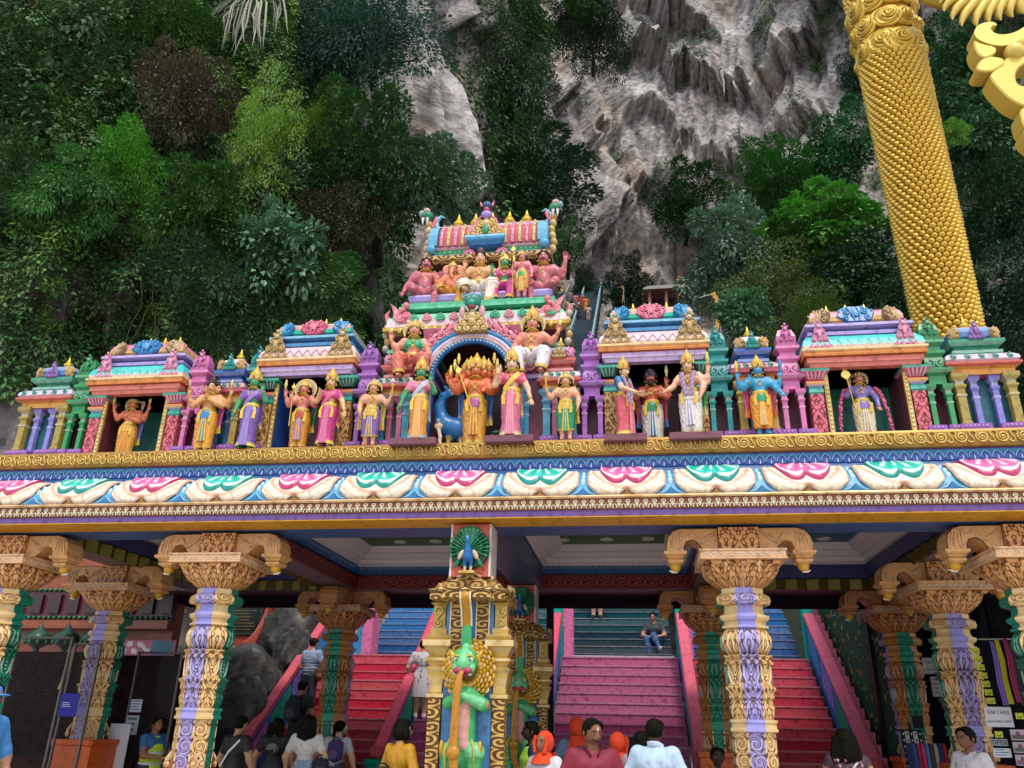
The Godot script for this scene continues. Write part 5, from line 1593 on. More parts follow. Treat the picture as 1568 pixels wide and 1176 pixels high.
func roof_row() -> void:
	# recessed wall behind the row
	var o := thing("parapet_wall", "recessed maroon and blue wall running behind the roof shrines", "wall")
	for sx in [[-9.25, CX - 5.85], [CX - 4.75, CX - 3.08], [CX - 2.04, -3.25], [-1.15, CX + 2.04], [CX + 3.08, CX + 4.81], [CX + 5.91, 4.95]]:
		var mb := MB.new()
		mb.bx(sx[0], sx[1], BY, BY + 0.82, -0.5, -0.36, H("7a3a4c"))
		put("maroon_wall", mb, M.paint, o)
		mb = MB.new()
		var pr := [[-0.34, 0.8], [-0.28, 0.82], [-0.28, 0.88], [-0.33, 0.89], [-0.33, 0.95], [-0.26, 0.97], [-0.26, 1.03], [-0.32, 1.04], [-0.32, 1.1], [-0.24, 1.13], [-0.24, 1.19], [-0.3, 1.2], [-0.34, 1.3], [-0.5, 1.32]]
		var cs := [H("4a6ea8"), H("5a8ac8"), H("30508a"), H("3f6aa8"), H("c85a70"), H("d87080"), H("7a3a60"), H("4a6ea8"), H("5f9ad0"), H("6aa4d8"), H("345a98"), H("8a7ac0"), H("8a7ac0")]
		for i in pr.size() - 1: mb.quad(Vector3(sx[0], BY + pr[i][1], pr[i][0]), Vector3(sx[1], BY + pr[i][1], pr[i][0]), Vector3(sx[1], BY + pr[i + 1][1], pr[i + 1][0]), Vector3(sx[0], BY + pr[i + 1][1], pr[i + 1][0]), cs[i])
		put("blue_mouldings", mb, M.paint, o)
	shrine("violet-roofed shrine left of the tower, pink-skinned spear bearer in its blue niche", CX - 2.56, 1.0, 0, H("7c3a4a"), H("2f68cc"))
	shrine("violet-roofed shrine right of the tower, bearded figure in its dark niche", CX + 2.56, 1.0, 0, H("7a5058"), H("2a4a9a"))
	shrine("pink-crested shrine near the left end, orange figure in its green niche", CX - 5.3, 1.06, 1, H("3a948a"), H("743240"))
	shrine("pink-crested shrine near the right end, purple-robed figure in its green niche", CX + 5.36, 1.06, 1, H("409a92"), H("7a3848"))
	var b := [H("b09a4a"), H("8a86d8"), H("d86a5a"), H("d8c8e0"), H("3fa080"), H("3f7ec0"), H("a878c8"), H("d0a86a")]
	kiosk("domed kiosk at the far left end of the gateway roof", CX - 6.86, 0.8, b)
	kiosk("domed kiosk at the far right end before the gold garland", CX + 6.86, 0.8, b)
	b = [H("c0a050"), H("3a5f9a"), H("c8586a"), H("e0a0b0"), H("3f6ac0"), H("e8e0f0"), H("28a8a0"), H("d0a86a")]
	kiosk("blue and white kiosk behind the praying three-faced statue", CX - 3.86, 0.5, b)
	kiosk("blue and white kiosk behind the four-armed blue statue", CX + 3.93, 0.5, b)
	b = [H("4a9ac0"), H("c86a8a"), H("d85a50"), H("f0d8e0"), H("d86058"), H("2fa8a8"), H("d4b070"), H("e890b8")]
	kiosk("turquoise-domed kiosk left of the tower arch", CX - 1.2, 0.46, b, 0.98)
	kiosk("turquoise-domed kiosk right of the tower arch", CX + 1.22, 0.46, b, 0.98)
	pinnacle("lilac crested post left of the turquoise kiosk", CX - 1.64, H("b06ac8"), 0.0)
	pinnacle("lilac crested post right of the tower, before the far staircase", CX + 1.68, H("b06ac8"))
	pinnacle("teal crested post left of the violet-roofed shrine", CX - 3.4, H("1f9a9a"))
	pinnacle("teal crested post right of the white-robed garlanded statue", CX + 3.44, H("1f9a9a"))
	pinnacle("pink crested post behind the three-faced statue", CX - 4.36, H("e07ab8"))
	pinnacle("pink crested post beside the blue four-armed statue", CX + 4.4, H("e07ab8"))
	pinnacle("green crested post beside the far-left kiosk", CX - 6.28, H("2f9a5a"))
	pinnacle("green crested post beside the far-right kiosk", CX + 6.28, H("3f9a62"))

# ---------------------------------------------------------------- the tower
func tower() -> void:
	var X := -2.25
	var o := thing("gateway_tower", "two-tiered painted tower with arched niche, pink wagon roof and five gold finials", "tower", Vector3(X, 0, 0))
	var mb := MB.new()
	# lower tier: walls left and right of the niche
	for e in [-1, 1]:
		mb = MB.new()
		mb.bx(minf(e * 0.64, e * 1.25), maxf(e * 0.64, e * 1.25), BY, 6.9, -1.4, -0.2, H("8a3a58"))
		put("lower_wall", mb, M.paint, o)
		mb = MB.new()
		mb.rl(T(e * 0.95, BY, -0.7), 0.66, 1.0, V2([0.0, 1.1, 0.05, 1.12, 0.05, 1.18, 0.0, 1.2, 0.0, 1.3, 0.06, 1.33, 0.06, 1.4, 0.0, 1.42, 0.0, 1.6, 0.05, 1.62, 0.05, 1.68, 0.0, 1.7]), [H("6a8ad0"), H("c8b0e8"), H("c8b0e8"), H("5a3a78"), H("8a6ab8"), H("d8c4f0"), H("b49ae0"), H("4a2a58"), H("3a8a70"), H("7ad0a8"), H("3a8a70")])
		put("wall_mouldings", mb, M.paint, o)
		for k in 2: put("green_post", colonnette(e * (0.72 + 0.12 * k), -0.14, 0.75, 0.03, H("1f8a5a") if k == 0 else H("4a9ac0")), M.paint, o, Vector3(0, BY + 0.1, 0))
	mb = MB.new()
	mb.bx(-0.66, 0.66, BY, 6.95, -1.0, -0.9, H("4a1822"))
	mb.bx(-0.66, 0.66, 6.9, 7.1, -1.4, -0.24, H("5a2a38"))
	put("niche_wall", mb, M.paint, o)
	# arch bands
	var ac := 6.28
	var specs := [["arch_band", 0.6, 0.05, H("2a6ab0")], ["arch_band", 0.66, 0.035, H("e8b8a8")], ["arch_band", 0.71, 0.04, H("d8c8e8")], ["arch_band", 0.77, 0.045, H("2f8ac0")]]
	for s in specs:
		mb = MB.new()
		var pa := []
		for i in 25: pa.append(Vector3(-cos(PI * i / 24) * s[1], ac + sin(PI * i / 24) * s[1] * 1.0, -0.12))
		pa.push_front(Vector3(-s[1], BY, -0.12)); pa.append(Vector3(s[1], BY, -0.12))
		mb.tube(pa, s[2], 7, s[3])
		put(s[0], mb, M.paint, o)
	mb = MB.new()
	for i in 34:
		var a := PI * (i + 0.5) / 34
		mb.ball(Vector3(-cos(a) * 0.6, ac + sin(a) * 0.6, -0.068), Vector3(0.022, 0.022, 0.014), H("8fc8f0"), 6, 4)
	put("arch_stud", mb, M.paint, o)
	# spandrel behind the arch
	mb = MB.new()
	var pl := PackedVector2Array()
	for i in 25: pl.append(Vector2(-cos(PI * i / 24) * 0.63, ac + sin(PI * i / 24) * 0.63))
	pl.append(Vector2(0.98, ac)); pl.append(Vector2(0.98, 7.15)); pl.append(Vector2(-0.98, 7.15)); pl.append(Vector2(-0.98, ac))
	mb.prism(T(0, 0, -0.16), pl, 0.1, H("a84a6a"))
	put("spandrel", mb, M.paint, o)
	# pink foliage round the arch
	var pk := H("e68aa0")
	var leaf := MB.new()
	leaf.spiral(T(0, 0, 0), 0.085, 1.5, 0.026, pk, 5, 10, -PI / 2, 1)
	leaf.spiral(T(0.09, 0.07, -0.01), 0.06, 1.4, 0.02, pk.lightened(0.12), 5, 10, PI, -1)
	leaf.ball(Vector3(-0.03, 0.1, 0.0), Vector3(0.03, 0.055, 0.022), pk.lightened(0.2), 6, 5)
	leaf.ball(Vector3(0.04, 0.13, -0.01), Vector3(0.025, 0.05, 0.02), pk, 6, 5)
	leaf.ball(Vector3(-0.09, 0.05, -0.01), Vector3(0.03, 0.045, 0.02), H("c85a7a"), 6, 5)
	var lm := leaf.mesh()
	for e in [-1, 1]:
		for i in 7:
			var a := 0.18 + i * 0.2
			inst("foliage_scroll", lm, M.statue, o, Transform3D(Basis(Vector3.BACK, e * (PI / 2 - a)) * Basis.from_scale(Vector3(-e, 1, 1) * (1.0 - 0.02 * i)), Vector3(e * cos(a) * 0.89, ac + sin(a) * 0.88, -0.1)))
	# crown of the arch: gold leaf and teal lion mask
	put("gold_keystone", crest_mb(0.5, 0.34, H("dfc07c"), H("b08a4a")), M.statue, o, T(0, 6.98, 0.0))
	mb = MB.new()
	var tl := H("1f8a78")
	mb.ball(Vector3(0, 7.5, -0.02), Vector3(0.13, 0.14, 0.11), tl, 12, 8)
	mb.ball(Vector3(0, 7.44, 0.07), Vector3(0.06, 0.05, 0.06), H("3fb89a"), 8, 6)
	for e in [-1, 1]:
		mb.ball(Vector3(e * 0.055, 7.53, 0.075), Vector3(0.022, 0.02, 0.02), H("f0f0e8"), 8, 5)
		mb.ball(Vector3(e * 0.055, 7.53, 0.09), Vector3(0.012, 0.013, 0.009), H("15110f"), 6, 4)
		mb.spiral(T(e * 0.12, 7.6, -0.02), 0.06, 1.4, 0.018, tl.lightened(0.15), 5, 9, PI / 2, -e)
		mb.lathe(TS(Vector3(e * 0.09, 7.38, 0.05), Vector3.ONE, Vector3(0, 0, e * 2.6)), V2([0.02, 0, 0.015, 0.05, 0.001, 0.1]), 6, H("f0e4e0"))
		mb.ball(Vector3(e * 0.15, 7.32, 0.0), Vector3(0.05, 0.1, 0.04), H("e0a0a8"), 8, 6)
	mb.ball(Vector3(0, 7.38, 0.06), Vector3(0.05, 0.025, 0.04), H("c04a60"), 8, 5)
	put("lion_mask", mb, M.statue, o)
	# cornice of the lower tier
	mb = MB.new()
	mb.rl(T(0, 0, -0.75), 2.5, 0.7, V2([0.0, 7.02, 0.12, 7.1, 0.2, 7.16, 0.2, 7.22, 0.17, 7.24]), [H("7a4a68"), H("c8a050"), H("d8b45c"), H("d8b45c")])
	put("gold_eave", mb, M.gold, o)
	mb = MB.new()
	for i in 20: mb.ball(Vector3((i - 9.5) * 0.138, 7.16, -0.2), Vector3(0.045, 0.055, 0.025), H("e2c27a"), 8, 5)
	put("gold_scallop", mb, M.gold, o)
	mb = MB.new()
	mb.rl(T(0, 0, -0.75), 2.5, 0.7, V2([0.17, 7.24, 0.15, 7.36, 0.06, 7.5, -0.04, 7.56]), [H("e8d0d8"), H("a8dcc0"), H("86cfae")])
	for i in 12:
		if absf(i - 5.5) < 1.5: continue
		var x := (i - 5.5) * 0.215
		mb.spiral(TS(Vector3(x, 7.385, -0.235), Vector3.ONE, Vector3(-0.4, 0, 0)), 0.085, 1.9, 0.02, H("3fae86") if i % 2 else H("e08aa0"), 5, 10, PI / 2, 1)
	put("scrolled_cornice", mb, M.statue, o)
	for e in [-1, 1]:
		mb = MB.new()
		var pc := H("e07a88")
		mb.spiral(T(0, 0.12, 0), 0.14, 1.6, 0.04, pc, 6, 12, PI / 2, -e)
		mb.ball(Vector3(0, 0.32, 0), Vector3(0.055, 0.06, 0.045), pc, 8, 6)
		for k in 4: mb.tube([Vector3(e * 0.05, 0.02 + 0.03 * k, 0), Vector3(e * 0.17, 0.12 + 0.05 * k, 0), Vector3(e * (0.2 + 0.02 * k), 0.28 + 0.03 * k, 0)], [0.02, 0.03, 0.005], 5, pc if k % 2 else pc.lightened(0.25))
		mb.ball(Vector3(-e * 0.1, 0.02, 0), Vector3(0.08, 0.05, 0.05), H("f0d8d8"), 8, 5)
		put("bird_crest", mb, M.statue, o, T(e * 1.12, 7.3, -0.25))
	for e in [-1, 1]:
		mb = MB.new()
		for k in 5: mb.ball(Vector3(0.02 * sin(k * 2.0), 0.07 + 0.12 * k, 0), Vector3(0.06, 0.07, 0.06), H("d8b070") if k % 2 else H("c8c0b0"), 7, 5)
		mb.tube([Vector3(0, 0.55, 0), Vector3(e * 0.03, 0.66, 0.02), Vector3(-e * 0.03, 0.74, 0.04)], [0.05, 0.035, 0.004], 6, H("e07a88"))
		put("corner_figure", mb, M.statue, o, T(e * 1.42, 6.85, -0.35))
	mb = MB.new()
	mb.rl(T(0, 0, -0.8), 2.4, 0.9, V2([-0.02, 7.56, 0.05, 7.58, 0.05, 7.63, 0.02, 7.64, 0.02, 7.7, -0.1, 7.71]), [H("3fae86"), H("6fd0a4"), H("3fae86"), H("58c090"), H("6fd0a4")])
	put("green_ledge", mb, M.paint, o)
	mb = MB.new()
	mb.rl(T(0, 0, -1.0), 2.1, 0.8, V2([0.05, 7.71, 0.05, 7.8, 0.1, 7.83, 0.12, 7.9, 0.08, 7.95, 0.0, 7.97]), [H("a890d8"), H("c0acea"), H("b09ae0"), H("c8b8f0"), H("9a84d0")])
	put("lilac_seat", mb, M.paint, o)
	# upper tier
	mb = MB.new()
	mb.bx(-0.9, 0.9, 7.9, 8.9, -1.75, -1.1, H("7a2440"))
	put("upper_wall", mb, M.paint, o)
	mb = MB.new()
	mb.rl(T(0, 0, -1.4), 1.8, 0.62, V2([0.0, 8.3, 0.04, 8.32, 0.04, 8.37, 0.0, 8.38, 0.0, 8.44, 0.05, 8.46, 0.05, 8.51, 0.0, 8.52]), [H("e8a050"), H("e8a050"), H("2a5a90"), H("2a5a90"), H("4a8ac8"), H("5aa0d8"), H("30406a")])
	put("banded_wall", mb, M.paint, o)
	for e in [-1, 1]: put("teal_post", colonnette(e * 0.62, -1.08, 0.5, 0.06, H("1f9a88")), M.paint, o, Vector3(0, 7.95, 0))
	mb = MB.new()
	for i in 17: mb.ball(Vector3((i - 8) * 0.115, 8.64, -1.05), Vector3(0.054, 0.075, 0.04), H("e07aa0"), 10, 6)
	put("pink_petal_row", mb, M.statue, o)
	mb = MB.new()
	mb.rl(T(0, 0, -1.4), 2.02, 0.8, V2([-0.1, 8.72, 0.06, 8.78, 0.1, 8.84, 0.1, 8.92, 0.04, 8.94]), [H("8a5a30"), H("d0a85a"), H("dcbc74"), H("dcbc74")], 1.0)
	put("gold_cornice", mb, M.scrollt, o)
	mb = MB.new()
	mb.rl(T(0, 0, -1.4), 1.96, 0.72, V2([0.06, 8.94, 0.06, 8.98, 0.02, 9.0, 0.02, 9.1, 0.05, 9.12, 0.05, 9.15]), [H("b8a0e0"), H("e8e0f0"), H("3a8a58"), H("e8b8c8"), H("d8a0b8")])
	for i in 22:
		if absf(i - 10.5) > 3: mb.ball(Vector3((i - 10.5) * 0.088, 9.05, -1.02), Vector3(0.034, 0.03, 0.02), H("5fc08a"), 6, 4)
	put("leaf_band", mb, M.paint, o)
	# wagon roof with ribs: rows of pale and gold strips
	var prf := func(f: float) -> Vector2:
		var a := f * PI / 2
		return Vector2(-1.4 + 0.42 * cos(a) + 0.04 * sin(a * 2.0), 9.15 + 0.56 * sin(a))
	mb = MB.new()
	var p := PackedVector3Array()
	for j in 17:
		var f := j / 16.0 * 2.0
		var q: Vector2 = prf.call(minf(f, 2.0 - f))
		if f > 1.0: q.x = -2.8 - q.x
		for i in 2: p.append(Vector3(-0.86 + 1.72 * i, q.y, q.x))
	mb.grid(p, 2, 17, H("d85a78"), false, false, true)
	put("wagon_roof", mb, M.paint, o)
	for i in 14:
		if absf(i - 6.5) < 2: continue
		mb = MB.new()
		var pa := []
		for j in 9:
			var q: Vector2 = prf.call(j / 8.0 * 0.97)
			pa.append(Vector3((i - 6.5) * 0.124, q.y, q.x + 0.02))
		mb.tube(pa, 0.036, 6, H("d8b878") if i % 2 else H("e890a4"), 0.7)
		for j in 8: mb.ball(pa[j] + Vector3(0.012 if j % 2 else -0.012, 0.03, 0.024), Vector3(0.018, 0.02, 0.012), H("f0d8a0") if i % 2 else H("f0b0bc"), 5, 3)
		put("roof_rib", mb, M.statue, o)
	mb = MB.new()
	mb.rl(T(0, 0, -1.4), 1.84, 0.2, V2([0.0, 9.68, 0.04, 9.7, 0.04, 9.75, 0.0, 9.78]), [H("b8b0e0"), H("e0dcf4"), H("c8c0ec")])
	put("ridge", mb, M.paint, o)
	# gabled front ornament on its blue shelf
	mb = MB.new()
	mb.rl(T(-0.02, 0, -1.15), 0.5, 0.5, V2([-0.05, 9.04, 0.02, 9.08, 0.02, 9.11, 0.07, 9.16, 0.09, 9.2, 0.09, 9.24, 0.02, 9.26]), [H("2a6ab0"), H("2a6ab0"), H("3f90cc"), H("58b0e4"), H("8fd0f4")])
	put("blue_shelf", mb, M.paint, o)
	for e in [-1, 1]:
		mb = MB.new()
		mb.lathe(TS(Vector3(e * 0.28 - 0.02, 8.93, -0.96), Vector3.ONE, Vector3(PI / 2, 0, 0)), V2([0.001, 0.05, 0.03, 0.06, 0.05, 0.04, 0.085, 0.05, 0.11, 0.03, 0.11, -0.02, 0.001, -0.03]), 16, [H("3a4a58"), H("e8d8e0"), H("e07a98"), H("d85a88"), H("e890ac"), H("c04a78")], false)
		put("pink_rosette", mb, M.statue, o)
	mb = crest_mb(0.62, 0.36, H("dcb868"), H("c07a88"))
	for e in [-1, 1]: mb.tube([Vector3(e * 0.12, 0.02, 0.0), Vector3(e * 0.24, 0.14, 0.0), Vector3(e * 0.16, 0.36, 0), Vector3(e * 0.06, 0.48, 0)], [0.03, 0.03, 0.025, 0.01], 6, H("d87a98"))
	mb.ball(Vector3(0, 0.14, 0.05), Vector3(0.06, 0.1, 0.03), H("1f9a6a"), 8, 6)
	mb.ball(Vector3(0, 0.46, 0.02), Vector3(0.1, 0.08, 0.06), H("a890e0"), 8, 6)
	mb.ball(Vector3(0, 0.56, 0.02), Vector3(0.05, 0.05, 0.05), H("d84a70"), 8, 6)
	mb.ball(Vector3(0, 0.66, 0.0), Vector3(0.085, 0.075, 0.07), H("2a5a8a"), 8, 6)
	for e in [-1, 1]: mb.lathe(TS(Vector3(e * 0.09, 0.64, 0), Vector3.ONE, Vector3(0, 0, -e * 0.3)), V2([0.025, 0, 0.02, 0.06, 0.001, 0.12]), 6, H("e07a88"))
	put("front_gable", mb, M.statue, o, Vector3(-0.02, 9.25, -0.93))
	# horned gable ends
	for e in [-1, 1]:
		mb = MB.new()
		var ol := PackedVector2Array()
		for j in 17:
			var f := j / 16.0 * 2.0
			var q: Vector2 = prf.call(minf(f, 2.0 - f))
			if f > 1.0: q.x = -2.8 - q.x
			ol.append(Vector2((q.x + 1.4) * 1.12, (q.y - 9.0) * 1.02))
		mb.prism(Transform3D(Basis(Vector3(0, 0, -e), Vector3.UP, Vector3(e, 0, 0)), Vector3(e * 1.04, 9.0, -1.4)), ol, 0.17, H("6ab4dc"), 0.02)
		mb.tube([Vector3(e * 0.86, 9.68, -1.4), Vector3(e * 0.98, 9.74, -1.4), Vector3(e * 1.05, 9.86, -1.4), Vector3(e * 1.03, 10.0, -1.4), Vector3(e * 0.95, 10.07, -1.4), Vector3(e * 0.88, 10.04, -1.4)], [0.06, 0.085, 0.07, 0.05, 0.03, 0.008], 8, H("7ac0e4"))
		mb.ball(Vector3(e * 0.98, 9.1, -0.97), Vector3(0.09, 0.09, 0.07), H("5aa4d0"), 10, 6)
		put("blue_horn", mb, M.statue, o)
		mb = MB.new()
		for k in 6: mb.ball(Vector3(e * (1.1 + 0.02 * sin(k * 1.7)), 9.12 + 0.13 * k, -1.2), Vector3(0.07, 0.08, 0.08), H("dcae62") if k % 2 else H("e2c490"), 7, 5)
		mb.tube([Vector3(e * 1.06, 9.7, -1.2), Vector3(e * 1.0, 9.86, -1.2), Vector3(e * 0.98, 9.95, -1.2)], [0.04, 0.04, 0.006], 6, H("e07a88"))
		mb.ball(Vector3(e * 1.14, 9.92, -1.15), Vector3(0.11, 0.09, 0.1), H("1f8a60"), 8, 6)
		mb.ball(Vector3(e * 1.16, 10.03, -1.15), Vector3(0.07, 0.06, 0.07), H("d8b0a0"), 8, 6)
		mb.ball(Vector3(e * 1.24, 9.96, -1.12), Vector3(0.06, 0.07, 0.06), H("8aa4b0"), 7, 5)
		for s in [-1, 1]: mb.lathe(TS(Vector3(e * 1.16 + s * 0.04, 9.84, -1.08), Vector3.ONE, Vector3(PI, 0, 0)), V2([0.03, 0, 0.02, 0.08, 0.001, 0.14]), 6, H("f0e8e8"))
		put("guardian_head", mb, M.statue, o)
	for i in 5: put("finial", finial_mb(0.33, H("dcb42c")), M.finial, o, Vector3((i - 2) * 0.31, 9.77, -1.4))

# ---------------------------------------------------------------- painted statues
func lotus_mace(o: Node3D, p: Vector3, bud: Color) -> void:
	var mb := MB.new()
	mb.lathe(T(p.x, p.y - 0.16, p.z), V2([0.008, 0, 0.012, 0.02, 0.011, 0.1, 0.02, 0.13, 0.03, 0.15, 0.035, 0.17, 0.02, 0.175]), 10, H(GOLD))
	put("mace_stem", mb, M.statue, o)
	mb = MB.new()
	mb.lathe(T(p.x, p.y + 0.01, p.z), V2([0.02, 0.0, 0.04, 0.015, 0.047, 0.035, 0.04, 0.06, 0.02, 0.085, 0.002, 0.11]), 12, bud)
	put("lotus_bud", mb, M.statue, o)
func spear(o: Node3D, a: Vector3, b: Vector3, head := 0.1) -> void:
	var mb := MB.new()
	mb.tube([a, b], 0.008, 7, H("d8b048"))
	put("spear_shaft", mb, M.finial, o)
	mb = MB.new()
	var k := head
	var t := Transform3D(Basis(Vector3.BACK, -atan2(b.x - a.x, b.y - a.y)), b)
	mb.prism(t * T(0, 0, 0.006), P2([-0.1 * k, -0.1 * k, 0.1 * k, -0.1 * k, 0.42 * k, 0.25 * k, 0.36 * k, 0.5 * k, 0.12 * k, 0.8 * k, 0, 1.25 * k, -0.12 * k, 0.8 * k, -0.36 * k, 0.5 * k, -0.42 * k, 0.25 * k]), 0.014, H("f0d470"), 0.004)
	put("spear_head", mb, M.finial, o)
func emblem(o: Node3D, p: Vector3, col: Color, called := "raised_emblem", s := 1.0) -> void:
	var mb := MB.new()
	mb.lathe(T(p.x, p.y, p.z), V2([0.008 * s, -0.03 * s, 0.012 * s, 0.0, 0.02 * s, 0.02 * s, 0.017 * s, 0.05 * s, 0.012 * s, 0.06 * s, 0.015 * s, 0.075 * s, 0.002, 0.1 * s]), 9, col)
	put(called, mb, M.statue, o)
func slab(label: String, at: Vector3, w: float) -> void:
	var o := thing("statue_slab", label, "slab", at, "maroon slabs under the larger statues")
	var mb := MB.new()
	mb.rl(T(), w, 0.5, V2([-0.008, -0.1, 0, -0.09, 0, -0.008, -0.008, 0.0]), [H("7a4452")])
	put("slab", mb, M.paint, o)

func statues() -> void:
	var G := "painted figures standing along the gateway roof"
	var gd := H(GOLD)
	var tan := H("f0b492")
	var green := H("4aa86a")
	var S := func(d: Dictionary) -> Dictionary:
		var b := {"jewels": true, "hs": 1.22, "bare": true, "cell": 0.0145, "armr": 1.12, "tilak": H("e8e0d0"), "hairstyle": "long", "belt": H("e2bc3a"), "arms": [[-1, Vector3(-0.19, 0.64, 0), Vector3(-0.2, 0.5, 0.06)], [1, Vector3(0.19, 0.64, 0), Vector3(0.2, 0.5, 0.06)]]}
		b.merge(d, true)
		return b
	var o: Node3D
	var up2 := [[-1, Vector3(-0.21, 0.69, 0.0), Vector3(-0.27, 0.83, 0.06), Vector3(-0.1, 1, 0), Vector3(0, 0, 1), Vector3(0, 0.0, -0.01)], [1, Vector3(0.21, 0.69, 0.0), Vector3(0.27, 0.83, 0.06), Vector3(0.1, 1, 0), Vector3(0, 0, 1), Vector3(0, 0, -0.01)]]
	# in the left-hand niche
	o = figure("niche_statue", "orange-skinned statue in yellow dhoti and purple shawl inside the far-left green niche", "statue", Vector3(-7.6, BY, -0.15), 0.15, 0.98, S.call({"skin": H("e8835c"), "crown": "cap", "halo": 0.13, "wear": "dhoti", "low": H("f0ac3c"), "dhotilen": 0.9, "fan2": H("d87a30"), "hip": H("f0b848"), "shawl": H("8a78d0"), "shawlside": [1], "arms": up2 + [[1, Vector3(0.17, 0.64, 0.06), Vector3(0.08, 0.66, 0.14), null, Vector3(0, 0, 1)]]}), G)
	emblem(o, Vector3(-0.285, 0.95, 0.08), H("e8cc60"), "raised_emblem", 1.3)
	emblem(o, Vector3(0.285, 0.95, 0.08), H("e8cc60"), "raised_emblem", 1.3)
	# three-faced, four-armed, hands joined
	o = figure("praying_statue", "brown three-faced statue with joined hands, blue hip cloth and yellow dhoti", "statue", Vector3(-6.12, BY, 0.2), 0.1, 1.06, S.call({"skin": H("e4a46c"), "hair": H("3a2a22"), "hairstyle": "short", "crown": "knot", "crowncol": H("3a2c26"), "crowncol2": H("5a463a"), "fat": 1.12, "heads": [[Vector3.ZERO, 0.0, 1.0], [Vector3(0.052, -0.008, -0.03), 1.15, 0.86], [Vector3(-0.052, -0.008, -0.03), -1.15, 0.86]], "wear": "dhoti", "low": H("f0a83a"), "dhotilen": 1.0, "fan": H("e8b848"), "fan2": H("3f9aa8"), "hip": H("2a8ac8"), "shawl": H("d85aa0"), "shawlside": [1], "arms": [[-1, Vector3(-0.2, 0.65, 0.05), Vector3(-0.03, 0.72, 0.14), Vector3(0.35, 1, 0.1), Vector3(1, 0, 0)], [1, Vector3(0.2, 0.65, 0.05), Vector3(0.03, 0.72, 0.14), Vector3(-0.35, 1, 0.1), Vector3(-1, 0, 0)], [-1, Vector3(-0.26, 0.68, -0.02), Vector3(-0.3, 0.83, 0.06), Vector3(0, 1, 0), Vector3(0, 0, 1), Vector3(-0.01, 0, -0.03)], [1, Vector3(0.26, 0.68, -0.02), Vector3(0.3, 0.83, 0.06), Vector3(0, 1, 0), Vector3(0, 0, 1), Vector3(0.01, 0, -0.03)]]}), G)
	emblem(o, Vector3(0.3, 0.95, 0.08), H("e8cc60"))
	emblem(o, Vector3(-0.3, 0.95, 0.08), H("c8b090"))
	o = figure("sari_statue", "green-skinned lady statue in a purple sari beside the violet-roofed shrine", "statue", Vector3(-5.44, BY, 0.22), 0.12, 1.12, S.call({"skin": green, "fem": true, "bare": false, "top": H("8a5ab8"), "sleeve": 0.55, "midriff": green, "crown": "tall", "wear": "sari", "low": H("8a64c4"), "sash": H("9a78d0"), "hem": H("f0d85a"), "belt": H("e8c84a"), "arms": [[-1, Vector3(-0.18, 0.64, 0.0), Vector3(-0.2, 0.49, 0.05), null, Vector3(1, 0, 0.4)], [1, Vector3(0.19, 0.66, 0.04), Vector3(0.15, 0.78, 0.12), Vector3(-0.1, 1, 0), Vector3(0, 0, 1)]]}), G)
	o = figure("spear_statue", "pink-skinned statue in golden dhoti with green shawl before the blue-framed niche", "statue", Vector3(-4.68, BY, 0.16), 0.1, 1.0, S.call({"skin": H("e88a80"), "crown": "cap", "halo": 0.14, "wear": "dhoti", "low": H("d8962c"), "dhotilen": 1.0, "fan": H("a87ac0"), "fan2": H("e0b050"), "hip": H("c2512e"), "shawl": H("1f7a50"), "shawlside": [1], "arms": [[-1, Vector3(-0.2, 0.68, 0.02), Vector3(-0.25, 0.82, 0.08), Vector3(0, 1, 0.1), Vector3(0, 0, 1)], [-1, Vector3(-0.17, 0.66, 0.08), Vector3(-0.13, 0.74, 0.17), Vector3(0.0, 1, 0.1), Vector3(0, 0, 1)], [1, Vector3(0.2, 0.66, 0.05), Vector3(0.13, 0.72, 0.15), null, Vector3(0, 0, 1)]]}), G)
	spear(o, Vector3(-0.1, 0.3, 0.19), Vector3(-0.105, 0.88, 0.19), 0.07)
	emblem(o, Vector3(-0.255, 0.94, 0.1), H("e8cc60"), "raised_emblem", 1.2)
	o = figure("sari_statue", "fair-skinned lady statue in a magenta sari next to the spear bearer", "statue", Vector3(-4.24, BY, 0.24), 0.05, 1.05, S.call({"skin": H("f0c08a"), "fem": true, "bare": false, "top": H("c8387c"), "sleeve": 0.5, "midriff": H("f0c08a"), "crown": "tall", "wear": "sari", "low": H("d8408c"), "sash": H("e05a9c"), "hem": H("f4d454"), "arms": [[-1, Vector3(-0.17, 0.66, 0.04), Vector3(-0.12, 0.74, 0.12)], [1, Vector3(0.19, 0.64, 0.02), Vector3(0.24, 0.5, 0.06), Vector3(0.1, -1, 0.1), Vector3(0, 0, 1)]]}), G)
	var gm := [[-1, Vector3(-0.19, 0.64, 0), Vector3(-0.16, 0.5, 0.08), null, Vector3(1, 0, 0)], [1, Vector3(0.22, 0.67, 0.02), Vector3(0.285, 0.78, 0.07), Vector3(0.1, 1, 0), Vector3(0, 0, 1)]]
	o = figure("guard_statue", "lotus-mace guard statue in short purple dhoti, left of the tower", "statue", Vector3(-3.6, BY, 0.22), 0.12, 0.95, S.call({"skin": H("f0b08c"), "crown": "cap", "halo": 0.1, "wear": "dhoti", "low": H("8a64b8"), "calf": H("f0b08c"), "dhotilen": 0.55, "hem": H("d8b040"), "fan": H("e0c050"), "fan2": H("8a64b8"), "hip": H("e0b848"), "chestband": true, "shawl": H("e2c44c"), "arms": gm}), G)
	lotus_mace(o, Vector3(0.3, 0.96, 0.09), H("e0b0c8"))
	slab("maroon slab under the green lady statue beside the arch", Vector3(-2.9, BY + 0.03, 0.24), 0.66)
